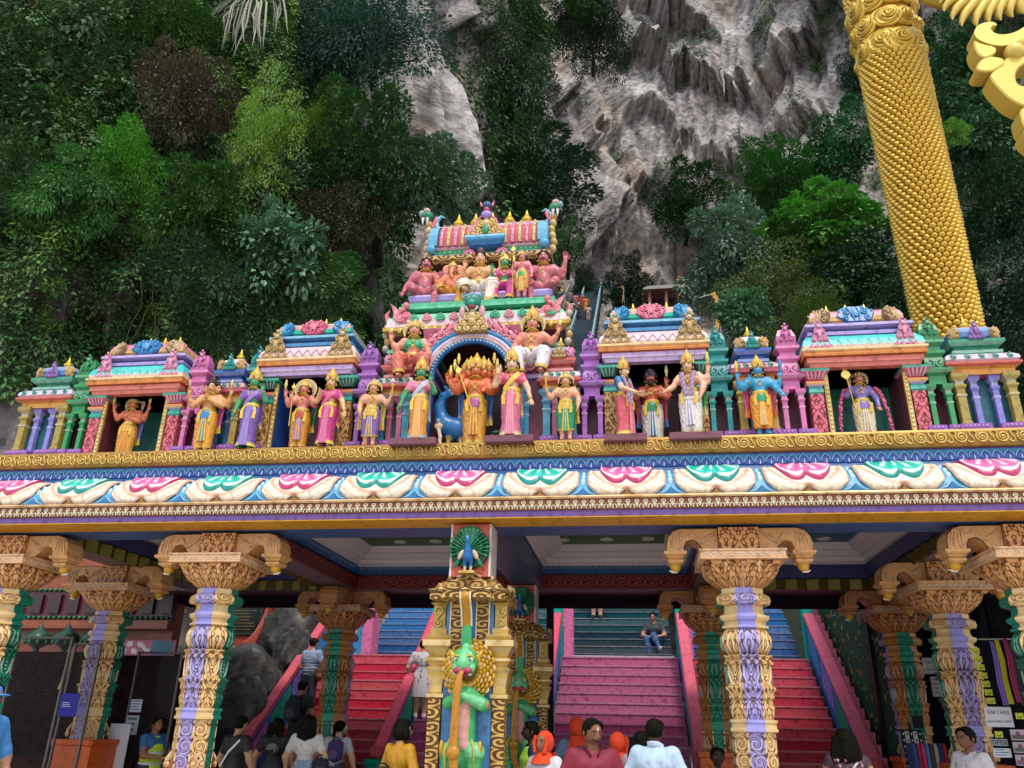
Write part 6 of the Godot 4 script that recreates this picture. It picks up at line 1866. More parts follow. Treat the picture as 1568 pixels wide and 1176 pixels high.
	o = figure("sari_statue", "large green-skinned lady statue in an orange sari on a maroon slab", "statue", Vector3(-2.9, BY + 0.03, 0.24), 0.1, 1.13, S.call({"skin": green, "fem": true, "bare": false, "top": H("e88aa8"), "sleeve": 0.55, "midriff": H("f0d8d0"), "crown": "tall", "wear": "sari", "low": H("f0a63c"), "sash": H("c4c8e4"), "hem": H("8ac8d8"), "belt": H("e8c84a"), "arms": [[-1, Vector3(-0.2, 0.63, 0.0), Vector3(-0.24, 0.47, 0.04), null, Vector3(1, 0, 0.3)], [1, Vector3(0.19, 0.66, 0.05), Vector3(0.14, 0.77, 0.14), Vector3(0, 1, 0), Vector3(0, 0, 1)]]}), G)
	# the six-faced figure in the arch
	var H6 := []
	for q in [[0.0, 0.0, 1.0], [-0.075, -0.55, 0.93], [0.075, 0.55, 0.93], [-0.128, -1.1, 0.86], [0.128, 1.1, 0.86]]: H6.append([Vector3(q[0], -0.004 * absf(q[0]) * 10.0, -absf(q[0]) * 0.6), q[1], q[2]])
	var A12 := []
	for e in [-1, 1]:
		for k in 5:
			var f := k / 4.0
			A12.append([e, Vector3(e * (0.2 + 0.05 * f), 0.66 + 0.05 * f, 0.06 - 0.06 * f), Vector3(e * (0.2 + 0.12 * sin(f * 3.0)), 0.68 + 0.21 * f, 0.13 - 0.08 * f), Vector3(e * 0.1, 1, 0.1), Vector3(0, 0, 1), Vector3(0, 0.012 * k - 0.02, -0.012 * k)])
	A12.append([-1, Vector3(-0.2, 0.66, 0.1), Vector3(-0.13, 0.77, 0.19), Vector3(0, 1, 0.2), Vector3(0, 0, 1)])
	A12.append([1, Vector3(0.19, 0.64, 0.08), Vector3(0.13, 0.66, 0.17), Vector3(-0.3, -0.6, 0.4), Vector3(0, 0, 1)])
	o = figure("six_faced_statue", "orange six-faced, many-armed statue in golden dhoti under the tower arch", "statue", Vector3(-2.13, BY, 0.06), 0.06, 1.24, S.call({"skin": H("e8784a"), "heads": H6, "fat": 1.08, "crown": "tall", "wear": "dhoti", "low": H("e8a43c"), "dhotilen": 1.0, "fan": H("f0c060"), "fan2": H("c87a30"), "hip": H("b85a9a"), "shawl": H("2f6ab8"), "hem": H("e8c860"), "chestband": true, "arms": A12}), G)
	spear(o, Vector3(0.12, 0.02, 0.24), Vector3(-0.17, 0.84, 0.2), 0.09)
	for e in [-1, 1]:
		for k in 3: emblem(o, Vector3(e * (0.29 - 0.04 * k), 0.88 + 0.085 * k, 0.09 - 0.02 * k), H("e8cc60"), "raised_emblem", 1.1)
	slab("maroon slab under the pink lady statue beside the arch", Vector3(-1.57, BY + 0.03, 0.24), 0.66)
	o = figure("sari_statue", "large fair-skinned lady statue in a pink sari on a maroon slab, right of the arch", "statue", Vector3(-1.58, BY + 0.03, 0.26), 0.05, 1.2, S.call({"skin": H("f2c8a4"), "fem": true, "bare": false, "top": H("d85a74"), "sleeve": 0.5, "midriff": H("f2c8a4"), "crown": "tall", "wear": "sari", "low": H("e87a98"), "sash": H("f0c850"), "hem": H("f2dca0"), "arms": [[-1, Vector3(-0.19, 0.66, 0.05), Vector3(-0.15, 0.79, 0.13), Vector3(0, 1, 0), Vector3(0, 0, 1)], [1, Vector3(0.19, 0.63, 0.02), Vector3(0.23, 0.48, 0.05), null, Vector3(0, 0, 1)]]}), G)
	gm = [[1, Vector3(0.19, 0.64, 0), Vector3(0.18, 0.5, 0.07), null, Vector3(-1, 0, 0)], [-1, Vector3(-0.22, 0.67, 0.02), Vector3(-0.275, 0.76, 0.08), Vector3(-0.1, 1, 0), Vector3(0, 0, 1)]]
	o = figure("guard_statue", "lotus-mace guard statue in short green dhoti, right of the tower", "statue", Vector3(-0.82, BY, 0.24), 0.0, 0.94, S.call({"skin": H("f2b490"), "crown": "cap", "halo": 0.1, "wear": "dhoti", "low": H("1f9a6a"), "calf": H("f2b490"), "dhotilen": 0.55, "hem": H("d8b040"), "fan": H("e0c050"), "fan2": H("1f9a6a"), "hip": H("e0b848"), "chestband": true, "shawl": H("e2c44c"), "shawlside": [1], "arms": gm}), G)
	lotus_mace(o, Vector3(-0.285, 0.94, 0.1), H("e8b890"))
	slab("maroon slab under the lady statue with outstretched hand", Vector3(-0.02, BY + 0.01, 0.22), 0.56)
	o = figure("sari_statue", "lady statue in red sari and blue blouse, turned sideways and reaching out", "statue", Vector3(-0.03, BY + 0.01, 0.24), 1.0, 1.04, S.call({"skin": H("f0c09a"), "fem": true, "bare": false, "top": H("2f78b8"), "sleeve": 0.6, "midriff": H("f0c09a"), "crown": "tall", "wear": "sari", "low": H("e0606c"), "sash": H("e0606c"), "hem": H("f0d05a"), "garland": H("b89ac8"), "garlandy": 0.48, "arms": [[-1, Vector3(-0.16, 0.65, 0.08), Vector3(-0.06, 0.56, 0.26), Vector3(0.2, -0.1, 1), Vector3(0, 1, 0)], [1, Vector3(0.16, 0.65, 0.08), Vector3(0.06, 0.56, 0.27), Vector3(-0.1, -0.1, 1), Vector3(0, 1, 0)]]}), G)
	o = figure("bearded_statue", "red-skinned bearded statue in dark crown and white dhoti inside the niche", "statue", Vector3(0.36, BY, -0.12), -0.05, 1.08, S.call({"skin": H("d8705a"), "beard": true, "moustache": true, "fat": 1.1, "crown": "tiers", "crowncol": H("3a3450"), "top": H("c8563a"), "sleeve": 0.5, "bare": false, "wear": "dhoti", "low": H("f0e6dc"), "dhotilen": 1.0, "hem": H("3a6ab0"), "fan": H("e8eef4"), "fan2": H("2a6a98"), "hip": H("2f9a60"), "shawl": H("c0405a"), "arms": [[-1, Vector3(-0.2, 0.66, 0.05), Vector3(-0.09, 0.72, 0.15)], [1, Vector3(0.2, 0.64, 0.06), Vector3(0.1, 0.66, 0.16)], [1, Vector3(0.23, 0.7, 0.0), Vector3(0.2, 0.84, 0.06), Vector3(0, 1, 0), Vector3(0, 0, 1)]]}), G)
	emblem(o, Vector3(0.21, 0.97, 0.09), H("e2c890"), "raised_emblem", 1.3)
	slab("maroon slab under the white-robed garlanded statue", Vector3(0.88, BY + 0.01, 0.22), 0.66)
	o = figure("garlanded_statue", "statue in white dhoti with tall gold crown, green shawl and flower garland", "statue", Vector3(0.86, BY + 0.01, 0.24), -0.25, 1.09, S.call({"skin": H("f0b89c"), "top": H("d8a070"), "bare": true, "crown": "tall", "wear": "dhoti", "low": H("f4ece6"), "dhotilen": 1.0, "hem": H("d8c890"), "fan": H("f0e8f0"), "fan2": H("b8a8c8"), "hip": H("eadfd8"), "shawl": H("1f9a5a"), "shawlside": [1], "garland": H("b08ab8"), "garlandy": 0.52, "arms": [[-1, Vector3(-0.19, 0.66, 0.06), Vector3(-0.26, 0.56, 0.2), Vector3(-0.4, -0.5, 0.6), Vector3(0, 1, 0)], [1, Vector3(0.18, 0.64, 0.03), Vector3(0.15, 0.5, 0.08), null, Vector3(-1, 0, 0)], [1, Vector3(0.22, 0.7, -0.01), Vector3(0.25, 0.84, 0.03), Vector3(0, 1, 0), Vector3(0, 0, 1)]]}), G)
	emblem(o, Vector3(0.255, 0.96, 0.05), H("e8d070"), "raised_emblem", 1.3)
	o = figure("blue_statue", "blue-skinned four-armed statue in orange dhoti with pink shawl", "statue", Vector3(1.78, BY, 0.22), 0.0, 1.0, S.call({"skin": H("3fa6d8"), "fat": 1.06, "crown": "tall", "wear": "dhoti", "low": H("f0a02a"), "calf": H("3fa6d8"), "dhotilen": 0.8, "hem": H("d87a20"), "fan": H("f0b83a"), "fan2": H("d8c0a0"), "hip": H("1f9a60"), "shawl": H("d8407c"), "hem2": 0, "arms": [[-1, Vector3(-0.25, 0.7, 0.0), Vector3(-0.28, 0.82, 0.06), Vector3(0, 1, 0), Vector3(0, 0, 1), Vector3(-0.01, 0, -0.02)], [1, Vector3(0.25, 0.7, 0.0), Vector3(0.28, 0.82, 0.06), Vector3(0, 1, 0), Vector3(0, 0, 1), Vector3(0.01, 0, -0.02)], [-1, Vector3(-0.21, 0.66, 0.05), Vector3(-0.13, 0.73, 0.14), Vector3(0, 1, 0.1), Vector3(0, 0, 1)], [1, Vector3(0.22, 0.64, 0.04), Vector3(0.25, 0.56, 0.14), Vector3(0.3, -0.6, 0.3), Vector3(0, 0, 1)]]}), G)
	emblem(o, Vector3(-0.285, 0.94, 0.08), H("f0c840"), "raised_emblem", 1.3)
	emblem(o, Vector3(0.285, 0.94, 0.08), H("3f8ac0"), "raised_emblem", 1.3)
	o = figure("niche_statue", "statue in purple tunic with tall gold spear inside the far-right green niche", "statue", Vector3(3.16, BY, -0.12), 0.0, 0.96, S.call({"skin": H("e09078"), "top": H("8a78c8"), "bare": false, "sleeve": 1.0, "crown": "cap", "crowncol": H("a8824a"), "halo": 0.12, "wear": "dhoti", "low": H("f0dfc0"), "dhotilen": 1.0, "fan": H("f4e8d0"), "fan2": H("c8a880"), "hip": H("8a78c8"), "arms": [[-1, Vector3(-0.2, 0.68, 0.03), Vector3(-0.16, 0.78, 0.12), Vector3(0, 1, 0), Vector3(1, 0, 0)], [1, Vector3(0.2, 0.64, 0.0), Vector3(0.2, 0.5, 0.06)]]}), G)
	spear(o, Vector3(-0.1, 0.02, 0.16), Vector3(-0.2, 0.9, 0.16), 0.16)
	var mb := MB.new()
	var gp := []
	for e in [-1, 1]:
		for i in 36:
			var f := i / 35.0
			var q := Vector3(e * lerpf(0.2, 0.34, sin(f * 1.57)), 0.78 - 0.75 * pow(f, 1.3) + 0.06 * sin(f * 3.14), 0.02)
			for k in 3: mb.ball(q + Vector3(rf(-0.016, 0.016), rf(-0.01, 0.01), rf(-0.01, 0.014)), Vector3.ONE * 0.02, H("d0487c") if (i + k) % 3 else H("e890a8"), 5, 3)
	put("long_garland", mb, M.statue, o)
	# peacock and cobra in the arch
	o = thing("peacock_statue", "blue peacock statue behind the six-faced figure, dark green tail to the right", "statue", Vector3(-2.2, BY, -0.02))
	mb = MB.new()
	var pb := H("1766a8")
	flesh(mb, [[Vector3(-0.36, 0.35, 0.05), Vector3(-0.2, 0.3, 0.0), 0.15, 0.17, pb], [Vector3(-0.2, 0.3, 0.0), Vector3(0.1, 0.3, -0.1), 0.16, 0.1, H("155a8a")], [Vector3(-0.4, 0.42, 0.06), Vector3(-0.45, 0.62, 0.08), 0.11, 0.075, pb], [Vector3(-0.45, 0.62, 0.08), Vector3(-0.4, 0.78, 0.1), 0.075, 0.055, pb], [Vector3(-0.4, 0.78, 0.1), Vector3(-0.3, 0.82, 0.14), 0.055, 0.055, H("1f7ac0")], [Vector3(-0.28, 0.815, 0.15), Vector3(-0.22, 0.78, 0.17), 0.03, 0.01, H("e0a8a0")], [Vector3(-0.3, 0.2, 0.06), Vector3(-0.3, 0.02, 0.06), 0.04, 0.03, H("caa870")], [Vector3(-0.12, 0.2, 0.02), Vector3(-0.12, 0.02, 0.06), 0.04, 0.03, H("caa870")]], 0.02, 0.05)
	put("body", mb, M.statue, o)
	mb = MB.new()
	mb.ball(Vector3(-0.285, 0.84, 0.19), Vector3(0.02, 0.02, 0.012), H("f4f0e8"), 8, 5)
	mb.ball(Vector3(-0.282, 0.84, 0.2), Vector3(0.009, 0.009, 0.006), H("101010"), 6, 4)
	for k in 4: mb.tube([Vector3(-0.34, 0.86, 0.1), Vector3(-0.4 + k * 0.04, 0.95, 0.08)], [0.008, 0.014], 5, H("2a8ac8"))
	put("eye_and_crest", mb, M.statue, o)
	for i in 15:
		mb = MB.new()
		var y := 0.1 + 0.018 * (i % 8)
		var z := 0.1 - 0.03 * (i % 3)
		mb.ell(TS(Vector3(0.34 + 0.035 * (i % 5) + 0.06 * (i / 5), y, z), Vector3(0.13, 0.025, 0.03), Vector3(0, 0.2, 0.1 - 0.02 * i)), [H("1f5a40"), H("5fae90"), H("123a2c")][i % 3], 7, 5)
		put("tail_feather", mb, M.statue, o)
	o = thing("cobra_statue", "small cream cobra statue rearing beside the peacock's feet", "statue", Vector3(-2.62, BY, 0.16))
	mb = MB.new()
	flesh(mb, [[Vector3(0.02, 0.02, 0), Vector3(0.03, 0.14, 0), 0.03, 0.025, H("d8c4a8")], [Vector3(0.03, 0.14, 0), Vector3(0.0, 0.26, 0), 0.025, 0.03, H("d8c4a8")], [Vector3(-0.025, 0.3, 0), Vector3(0.025, 0.3, 0), 0.04, 0.04, H("c8b090")], [Vector3(0, 0.36, 0.02), Vector3(0, 0.38, 0.05), 0.028, 0.02, H("d8c4a8")], [Vector3(0.02, 0.02, 0.0), Vector3(0.3, 0.02, 0.02), 0.03, 0.02, H("d8c4a8")]], 0.012, 0.02)
	put("body", mb, M.statue, o)
	# seated figures of the lower tier
	var G2 := "painted figures seated on the tower"
	var leg_seat := func(drop: float, spread: float, hang_l: float, hang_r: float) -> Array:
		var y := 0.5 - drop
		return [[Vector3(-0.05, y, 0.0), Vector3(-spread, y + 0.03, 0.17), Vector3(-spread * 0.75, y + 0.03 - hang_l, 0.2), Vector3(-spread * 0.8, y - hang_l, 0.27)], [Vector3(0.05, y, 0.0), Vector3(spread, y + 0.03, 0.17), Vector3(spread * 0.75, y + 0.03 - hang_r, 0.2), Vector3(spread * 0.8, y - hang_r, 0.27)]]
	var dr := 0.42
	o = figure("seated_statue", "seated lady statue in green bodice and red sari on the tower's left shoulder", "statue", Vector3(-3.15, 6.42, -0.1), 0.15, 1.28, S.call({"skin": H("e89a7c"), "fem": true, "bare": false, "top": H("2fae84"), "midriff": H("e89a7c"), "drop": dr, "legs_j": leg_seat.call(dr, 0.16, 0.24, 0.28), "crown": "cap", "halo": 0.12, "wear": "dhoti", "low": H("d8705c"), "dhotilen": 1.0, "arms": [[-1, Vector3(-0.2, 0.68, 0.0), Vector3(-0.27, 0.8, 0.04), Vector3(0, 1, 0), Vector3(0, 0, 1)], [1, Vector3(0.19, 0.64, 0.03), Vector3(0.17, 0.54, 0.16)]]}), G2)
	o = figure("seated_statue", "seated bare-chested statue in white dhoti on the tower's right shoulder", "statue", Vector3(-1.34, 6.42, -0.1), 0.0, 1.32, S.call({"skin": H("e8947c"), "fat": 1.05, "drop": dr, "legs_j": leg_seat.call(dr, 0.16, 0.28, 0.24), "crown": "tall", "halo": 0.12, "wear": "dhoti", "low": H("f2e8ee"), "dhotilen": 1.0, "chestband": true, "arms": [[-1, Vector3(-0.2, 0.66, 0.0), Vector3(-0.2, 0.54, 0.14)], [1, Vector3(0.22, 0.7, 0.0), Vector3(0.3, 0.8, 0.05), Vector3(0, 1, 0), Vector3(0, 0, 1)]]}), G2)
	# the upper row
	var ys := 7.97
	o = figure("seated_statue", "dark-pink moustached guardian seated at the left end of the upper row", "statue", Vector3(-3.22, ys - 0.02, -0.72), 0.2, 1.3, S.call({"skin": H("c86a78"), "moustache": true, "fat": 1.2, "belly": 0.07, "armr": 1.3, "drop": dr, "legs_j": leg_seat.call(dr, 0.16, 0.05, 0.32), "jewels": true, "low": H("c86a78"), "belt": H("3a9a80"), "arms": [[-1, Vector3(-0.21, 0.64, 0.0), Vector3(-0.26, 0.5, 0.06)], [1, Vector3(0.2, 0.63, 0.03), Vector3(0.14, 0.52, 0.15)]]}), G2)
	o = figure("elephant_statue", "orange elephant-headed statue seated in the upper row", "statue", Vector3(-2.76, ys, -0.72), 0.1, 1.05, S.call({"skin": H("e88a62"), "fat": 1.25, "belly": 0.1, "hairstyle": "none", "drop": dr, "legs_j": leg_seat.call(dr, 0.18, 0.06, 0.3), "crown": "cap", "wear": "dhoti", "low": H("e8a43c"), "dhotilen": 1.0, "arms": [[-1, Vector3(-0.22, 0.66, 0.0), Vector3(-0.28, 0.78, 0.06), Vector3(0, 1, 0), Vector3(0, 0, 1)], [1, Vector3(0.22, 0.66, 0.0), Vector3(0.26, 0.8, 0.06), Vector3(0, 1, 0), Vector3(0, 0, 1)], [-1, Vector3(-0.19, 0.6, 0.06), Vector3(-0.12, 0.6, 0.16)]]}), G2)
	mb = MB.new()
	var es := H("e88a62")
	mb.tube([Vector3(0, 0.51, 0.06), Vector3(0.0, 0.45, 0.12), Vector3(-0.01, 0.36, 0.13), Vector3(0.02, 0.3, 0.14), Vector3(0.06, 0.31, 0.16)], [0.045, 0.036, 0.027, 0.022, 0.014], 8, es)
	for e in [-1, 1]:
		mb.ell(TS(Vector3(e * 0.11, 0.53, -0.01), Vector3(0.075, 0.085, 0.016), Vector3(0, e * 0.4, 0)), es.lightened(0.12), 10, 6)
		mb.lathe(TS(Vector3(e * 0.035, 0.46, 0.08), Vector3.ONE, Vector3(1.9, 0, e * 0.4)), V2([0.012, 0, 0.01, 0.04, 0.001, 0.07]), 6, H("f4efe4"))
	put("trunk_and_ears", mb, M.statue, o)
	o = figure("seated_statue", "central seated statue with dark topknot and cream dhoti in the upper row", "statue", Vector3(-2.3, ys, -0.72), 0.05, 1.36, S.call({"skin": H("eeae80"), "fat": 1.1, "hair": H("3a2622"), "crown": "knot", "crowncol": H("6a3a4a"), "crowncol2": H("8a4a5a"), "drop": dr, "legs_j": leg_seat.call(dr, 0.19, 0.1, 0.3), "wear": "dhoti", "low": H("efe4d4"), "dhotilen": 1.0, "chestband": true, "arms": [[-1, Vector3(-0.21, 0.65, 0.03), Vector3(-0.17, 0.76, 0.13), Vector3(0, 1, 0), Vector3(0, 0, 1)], [1, Vector3(0.21, 0.63, 0.03), Vector3(0.2, 0.55, 0.16)], [1, Vector3(0.24, 0.7, 0.0), Vector3(0.25, 0.83, 0.04), Vector3(0, 1, 0), Vector3(0, 0, 1)]]}), G2)
	o = figure("seated_statue", "green-skinned lady in magenta sari seated in the upper row", "statue", Vector3(-1.88, ys, -0.7), 0.0, 1.14, S.call({"skin": green, "fem": true, "bare": false, "top": H("d8508c"), "sleeve": 0.5, "midriff": green, "drop": dr, "legs_j": leg_seat.call(dr, 0.14, 0.28, 0.28), "crown": "cap", "crowncol": H("e8d050"), "wear": "dhoti", "low": H("d84a98"), "dhotilen": 1.0, "arms": [[-1, Vector3(-0.19, 0.65, 0.04), Vector3(-0.17, 0.77, 0.12), Vector3(0, 1, 0), Vector3(0, 0, 1)], [1, Vector3(0.19, 0.64, 0.04), Vector3(0.16, 0.56, 0.15)]]}), G2)
	emblem(o, Vector3(0.14, 0.5, 0.08), H("e8e078"))
	o = figure("young_statue", "small pink standing statue in green hip cloth, right in the upper row", "statue", Vector3(-1.56, 7.74, -0.42), 0.0, 0.8, S.call({"skin": H("ea8a98"), "crown": "cap", "wear": "dhoti", "low": H("e8a050"), "calf": H("ea8a98"), "dhotilen": 0.3, "hip": H("2fa868"), "fan": H("f0c060"), "arms": [[-1, Vector3(-0.18, 0.66, 0.03), Vector3(-0.16, 0.7, 0.13)], [1, Vector3(0.19, 0.64, 0.0), Vector3(0.2, 0.5, 0.06)]]}), G2)
	spear(o, Vector3(-0.16, 0.02, 0.16), Vector3(-0.16, 1.0, 0.16), 0.12)
	o = figure("seated_statue", "moustached guardian with raised palm at the right end of the upper row", "statue", Vector3(-1.25, ys - 0.02, -0.76), 0.0, 1.34, S.call({"skin": H("cc6e78"), "moustache": true, "fat": 1.2, "belly": 0.07, "armr": 1.3, "drop": dr, "legs_j": leg_seat.call(dr, 0.16, 0.32, 0.05), "low": H("cc6e78"), "belt": H("3a9a80"), "handsc": 1.5, "arms": [[1, Vector3(0.22, 0.68, 0.0), Vector3(0.27, 0.86, 0.05), Vector3(0, 1, 0), Vector3(0, 0, 1)], [-1, Vector3(-0.2, 0.63, 0.03), Vector3(-0.14, 0.52, 0.15)]]}), G2)

# ---------------------------------------------------------------- stairs
const RI := 0.205
const TR := 0.27
func flight(label: String, x0: float, x1: float, z0: float, y0: float, n: int, cols: Array, group: String) -> void:
	var o := thing("stair_flight", label, "stairs", Vector3(0, 0, 0), group)
	for i in n:
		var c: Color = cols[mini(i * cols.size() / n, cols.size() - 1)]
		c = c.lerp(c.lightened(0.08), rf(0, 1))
		var mb := MB.new()
		var y := y0 + i * RI
		var z := z0 - i * TR
		mb.bx(x0, x1, y - 0.1, y + RI - 0.03, z - TR - 0.05, z, c)
		var st := put("step", mb, M.worn, o)
		mb = MB.new()
		mb.bx(x0, x1, y + RI - 0.03, y + RI, z - TR - 0.05, z + 0.018, c.lerp(H("e8d8dc"), 0.18))
		put("nosing", mb, M.worn, st)

func balustrade(label: String, x: float, z0: float, y0: float, n: int, panels: Array, rail: Color) -> void:
	var o := thing("stair_balustrade", label, "balustrade", Vector3(x, y0, z0), "painted balustrades between the stair flights")
	var rise := n * RI
	var run := n * TR
	var sl := Vector2(-run, rise).normalized()
	var mb := MB.new()
	var t := Transform3D(Basis(Vector3(0, 0, 1), Vector3.UP, Vector3(-1, 0, 0)), Vector3(-0.09, 0, 0))
	mb.prism(t, P2([0, 0, -run, rise, -run, rise + 0.95, 0, 1.0]), 0.18, panels[0])
	put("wall", mb, M.worn, o)
	for e in [-1, 1]:
		for k in 4:
			var a := 0.03 + k * 0.24
			var b := a + 0.2
			mb = MB.new()
			mb.prism(Transform3D(Basis(Vector3(0, 0, e), Vector3.UP, Vector3(-e, 0, 0)), Vector3(-e * 0.0 + e * 0.0, 0, 0)) if false else Transform3D(Basis(Vector3(0, 0, 1), Vector3.UP, Vector3(-1, 0, 0)), Vector3(-0.105 if e < 0 else 0.09, 0, 0)), P2([-run * a, rise * a + 0.3, -run * b, rise * b + 0.3, -run * b, rise * b + 0.82, -run * a, rise * a + 0.82]), 0.015, panels[1 + k % (panels.size() - 1)], 0.0)
			put("painted_panel", mb, M.worn, o)
	mb = MB.new()
	mb.prism(Transform3D(Basis(Vector3(0, 0, 1), Vector3.UP, Vector3(-1, 0, 0)), Vector3(-0.115, 0, 0)), P2([0.06, 0.94, -run, rise + 0.9, -run, rise + 1.03, -run * 0.5, rise * 0.5 + 1.05, 0.06, 1.07]), 0.23, rail, 0.025)
	put("rail", mb, M.worn, o)
	mb = MB.new()
	mb.rl(T(0, 0, 0.1), 0.3, 0.3, V2([0, 0, 0, 0.82, 0.03, 0.85, 0.03, 0.92, 0, 0.94]), [H("12907a")])
	put("foot_post", mb, M.worn, o)
	mb = MB.new()
	for i in 12:
		var a := TAU * i / 12
		mb.ell(Transform3D(Basis(Vector3.UP, a) * Basis.from_scale(Vector3(0.045, 0.11, 0.05)), Vector3(sin(a) * 0.085, 1.06, 0.1 + cos(a) * 0.085)), H("c85a60"), 6, 5)
	mb.ball(Vector3(0, 1.17, 0.1), Vector3(0.04, 0.04, 0.04), H("d86a6a"), 8, 5)
	put("lotus_ball", mb, M.worn, o)
	for k in 2:
		mb = MB.new()
		mb.rl(T(0.0 if k == 0 else 0.2, rise - 0.4, -run - 0.15 - k * 1.0), 0.24, 0.26, V2([0, 0, 0, 1.72, 0.02, 1.74, 0.02, 1.82, 0, 1.83]), [H("1fae9a") if k == 0 else H("e07aa8")])
		put("head_post", mb, M.worn, o)
		mb = MB.new()
		mb.ball(Vector3(0.0 if k == 0 else 0.2, rise + 1.55, -run - 0.15 - k * 1.0), Vector3(0.13, 0.12, 0.13), H("b84a40"), 12, 8)
		put("post_ball", mb, M.worn, o)

func stairs() -> void:
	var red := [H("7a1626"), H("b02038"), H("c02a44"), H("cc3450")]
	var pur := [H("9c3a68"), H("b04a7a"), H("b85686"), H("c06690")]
	var G := "lower stair flights behind the gateway"
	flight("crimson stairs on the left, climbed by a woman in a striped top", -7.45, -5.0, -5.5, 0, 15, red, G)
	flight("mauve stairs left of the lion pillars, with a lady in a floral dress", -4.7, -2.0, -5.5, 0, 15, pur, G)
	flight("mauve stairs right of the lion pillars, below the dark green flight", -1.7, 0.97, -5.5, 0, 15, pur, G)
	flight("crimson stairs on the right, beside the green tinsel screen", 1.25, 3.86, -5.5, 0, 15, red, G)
	var G2 := "upper stair flights behind the gateway"
	var blu := [H("2a5f9a"), H("2f72ac"), H("3f88bc"), H("5aa0cc")]
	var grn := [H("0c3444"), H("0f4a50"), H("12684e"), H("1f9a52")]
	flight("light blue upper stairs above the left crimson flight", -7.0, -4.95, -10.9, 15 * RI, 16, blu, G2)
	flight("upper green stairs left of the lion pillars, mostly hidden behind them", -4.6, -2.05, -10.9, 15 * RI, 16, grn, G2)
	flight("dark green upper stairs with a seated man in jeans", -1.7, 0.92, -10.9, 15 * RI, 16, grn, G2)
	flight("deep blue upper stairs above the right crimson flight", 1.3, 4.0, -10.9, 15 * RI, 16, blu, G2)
	var mb := MB.new()
	mb.bx(-7.7, 4.2, 2.6, 15 * RI, -10.95, -5.5 - 15 * TR, H("a89aa8"))
	mb.bx(-1.7, 0.95, 15 * RI - 0.0, 15 * RI + 0.13, -10.89, -10.6, H("c8c4cc"))
	var o: Node3D = put("stair_landing", mb, M.worn)
	tag(o, "", "", "", "structure")
	var P := [H("3a6ab0"), H("d86ab0"), H("2f9a78"), H("8a7ad0"), H("3f90c8")]
	var rail := H("dc5a72")
	balustrade("outermost left balustrade with worn pink rail beside grey rocks", -7.62, -5.5, 0, 15, P, H("d4606e"))
	balustrade("pink-railed balustrade between the left crimson and mauve stairs", -4.85, -5.5, 0, 15, P, rail)
	balustrade("pink-railed balustrade behind the lion pillars", -1.85, -5.5, 0, 15, P, rail)
	balustrade("thick pink-railed balustrade between the mauve and right crimson stairs", 1.1, -5.5, 0, 15, P, H("e06a80"))
	balustrade("rightmost balustrade with stepped pink edge and purple panels", 4.02, -5.5, 0, 15, P, H("d86a84"))
	mb = MB.new()
	for k in 16: mb.bx(4.14, 4.26, k * RI + 0.2, k * RI + 1.18, -5.6 - k * TR - TR, -5.6 - k * TR, H("e07a94"))
	o = thing("stepped_parapet", "stepped pink parapet edge outside the rightmost balustrade", "parapet")
	put("stepped_edge", mb, M.worn, o)
	# blue and orange wall with teal posts on the left landing
	o = thing("landing_wall", "teal, blue and pink landing wall with an orange square, left of the blue stairs", "wall", Vector3(-7.75, 15 * RI - 0.2, -9.9))
	mb = MB.new()
	mb.bx(0.1, 0.5, 0, 1.75, -0.5, 0.1, H("1fae9a")); put("teal_post", mb, M.worn, o)
	mb = MB.new()
	mb.bx(0.5, 0.95, 0, 1.3, -0.45, 0.06, H("3f9ac8")); put("blue_panel", mb, M.worn, o)
	mb = MB.new()
	mb.bx(0.56, 0.8, 0.72, 1.08, 0.06, 0.075, H("e08a1a")); put("orange_square", mb, M.worn, o)
	mb = MB.new()
	mb.bx(0.95, 1.2, 0, 1.4, -0.5, 0.1, H("e07aa8")); put("pink_post", mb, M.worn, o)
	mb = MB.new()
	mb.rl(T(0.85, 1.32, -0.2), 0.3, 0.3, V2([0, 0, 0.06, 0.05, 0.06, 0.12, -0.05, 0.3]), [H("c85a60")]); put("red_cap", mb, M.worn, o)
	# the far staircase up to the cave
	mb = MB.new()
	for i in 135:
		var y := 15 * RI + 16 * RI + i * 0.33
		var z := -10.9 - 16 * TR - i * 0.44
		mb.bx(-7.6, lerpf(4.2, -2.2, clampf(i / 30.0, 0, 1)), y - 0.5, y + 0.33, z - 0.6, z, H("4a606c") if (i / 12) % 2 == 0 else H("3f545e"))
	o = put("far_staircase", mb, M.worn)
	tag(o, "", "", "", "structure")
	for x in [-7.7, -5.9, -4.1, -2.3]:
		o = thing("stair_railing", ["pale blue railing along the left edge of the far staircase", "pale blue railing left of the climbing crowd", "pale blue railing right of the climbing crowd", "pale blue railing along the right edge of the far staircase"][[-7.7, -5.9, -4.1, -2.3].find(x)], "railing", Vector3.ZERO, "pale railings of the far staircase")
		mb = MB.new()
		for k in 30:
			var z := -16.0 - k * 1.9
			mb.bx(x - 0.05, x + 0.05, 6.0 - (z + 15.2) * 0.75, 7.4 - (z + 15.2) * 0.75, z - 0.05, z + 0.05, H("8aa8b8"))
		put("railing_post", mb, M.plain, o).set_meta("kind", "stuff")
		mb = MB.new()
		mb.tube([Vector3(x, 7.5, -15.4), Vector3(x, 7.5 + 56 * 0.75, -71.4)], 0.1, 6, H("9ab8c4"))
		put("handrail", mb, M.plain, o)

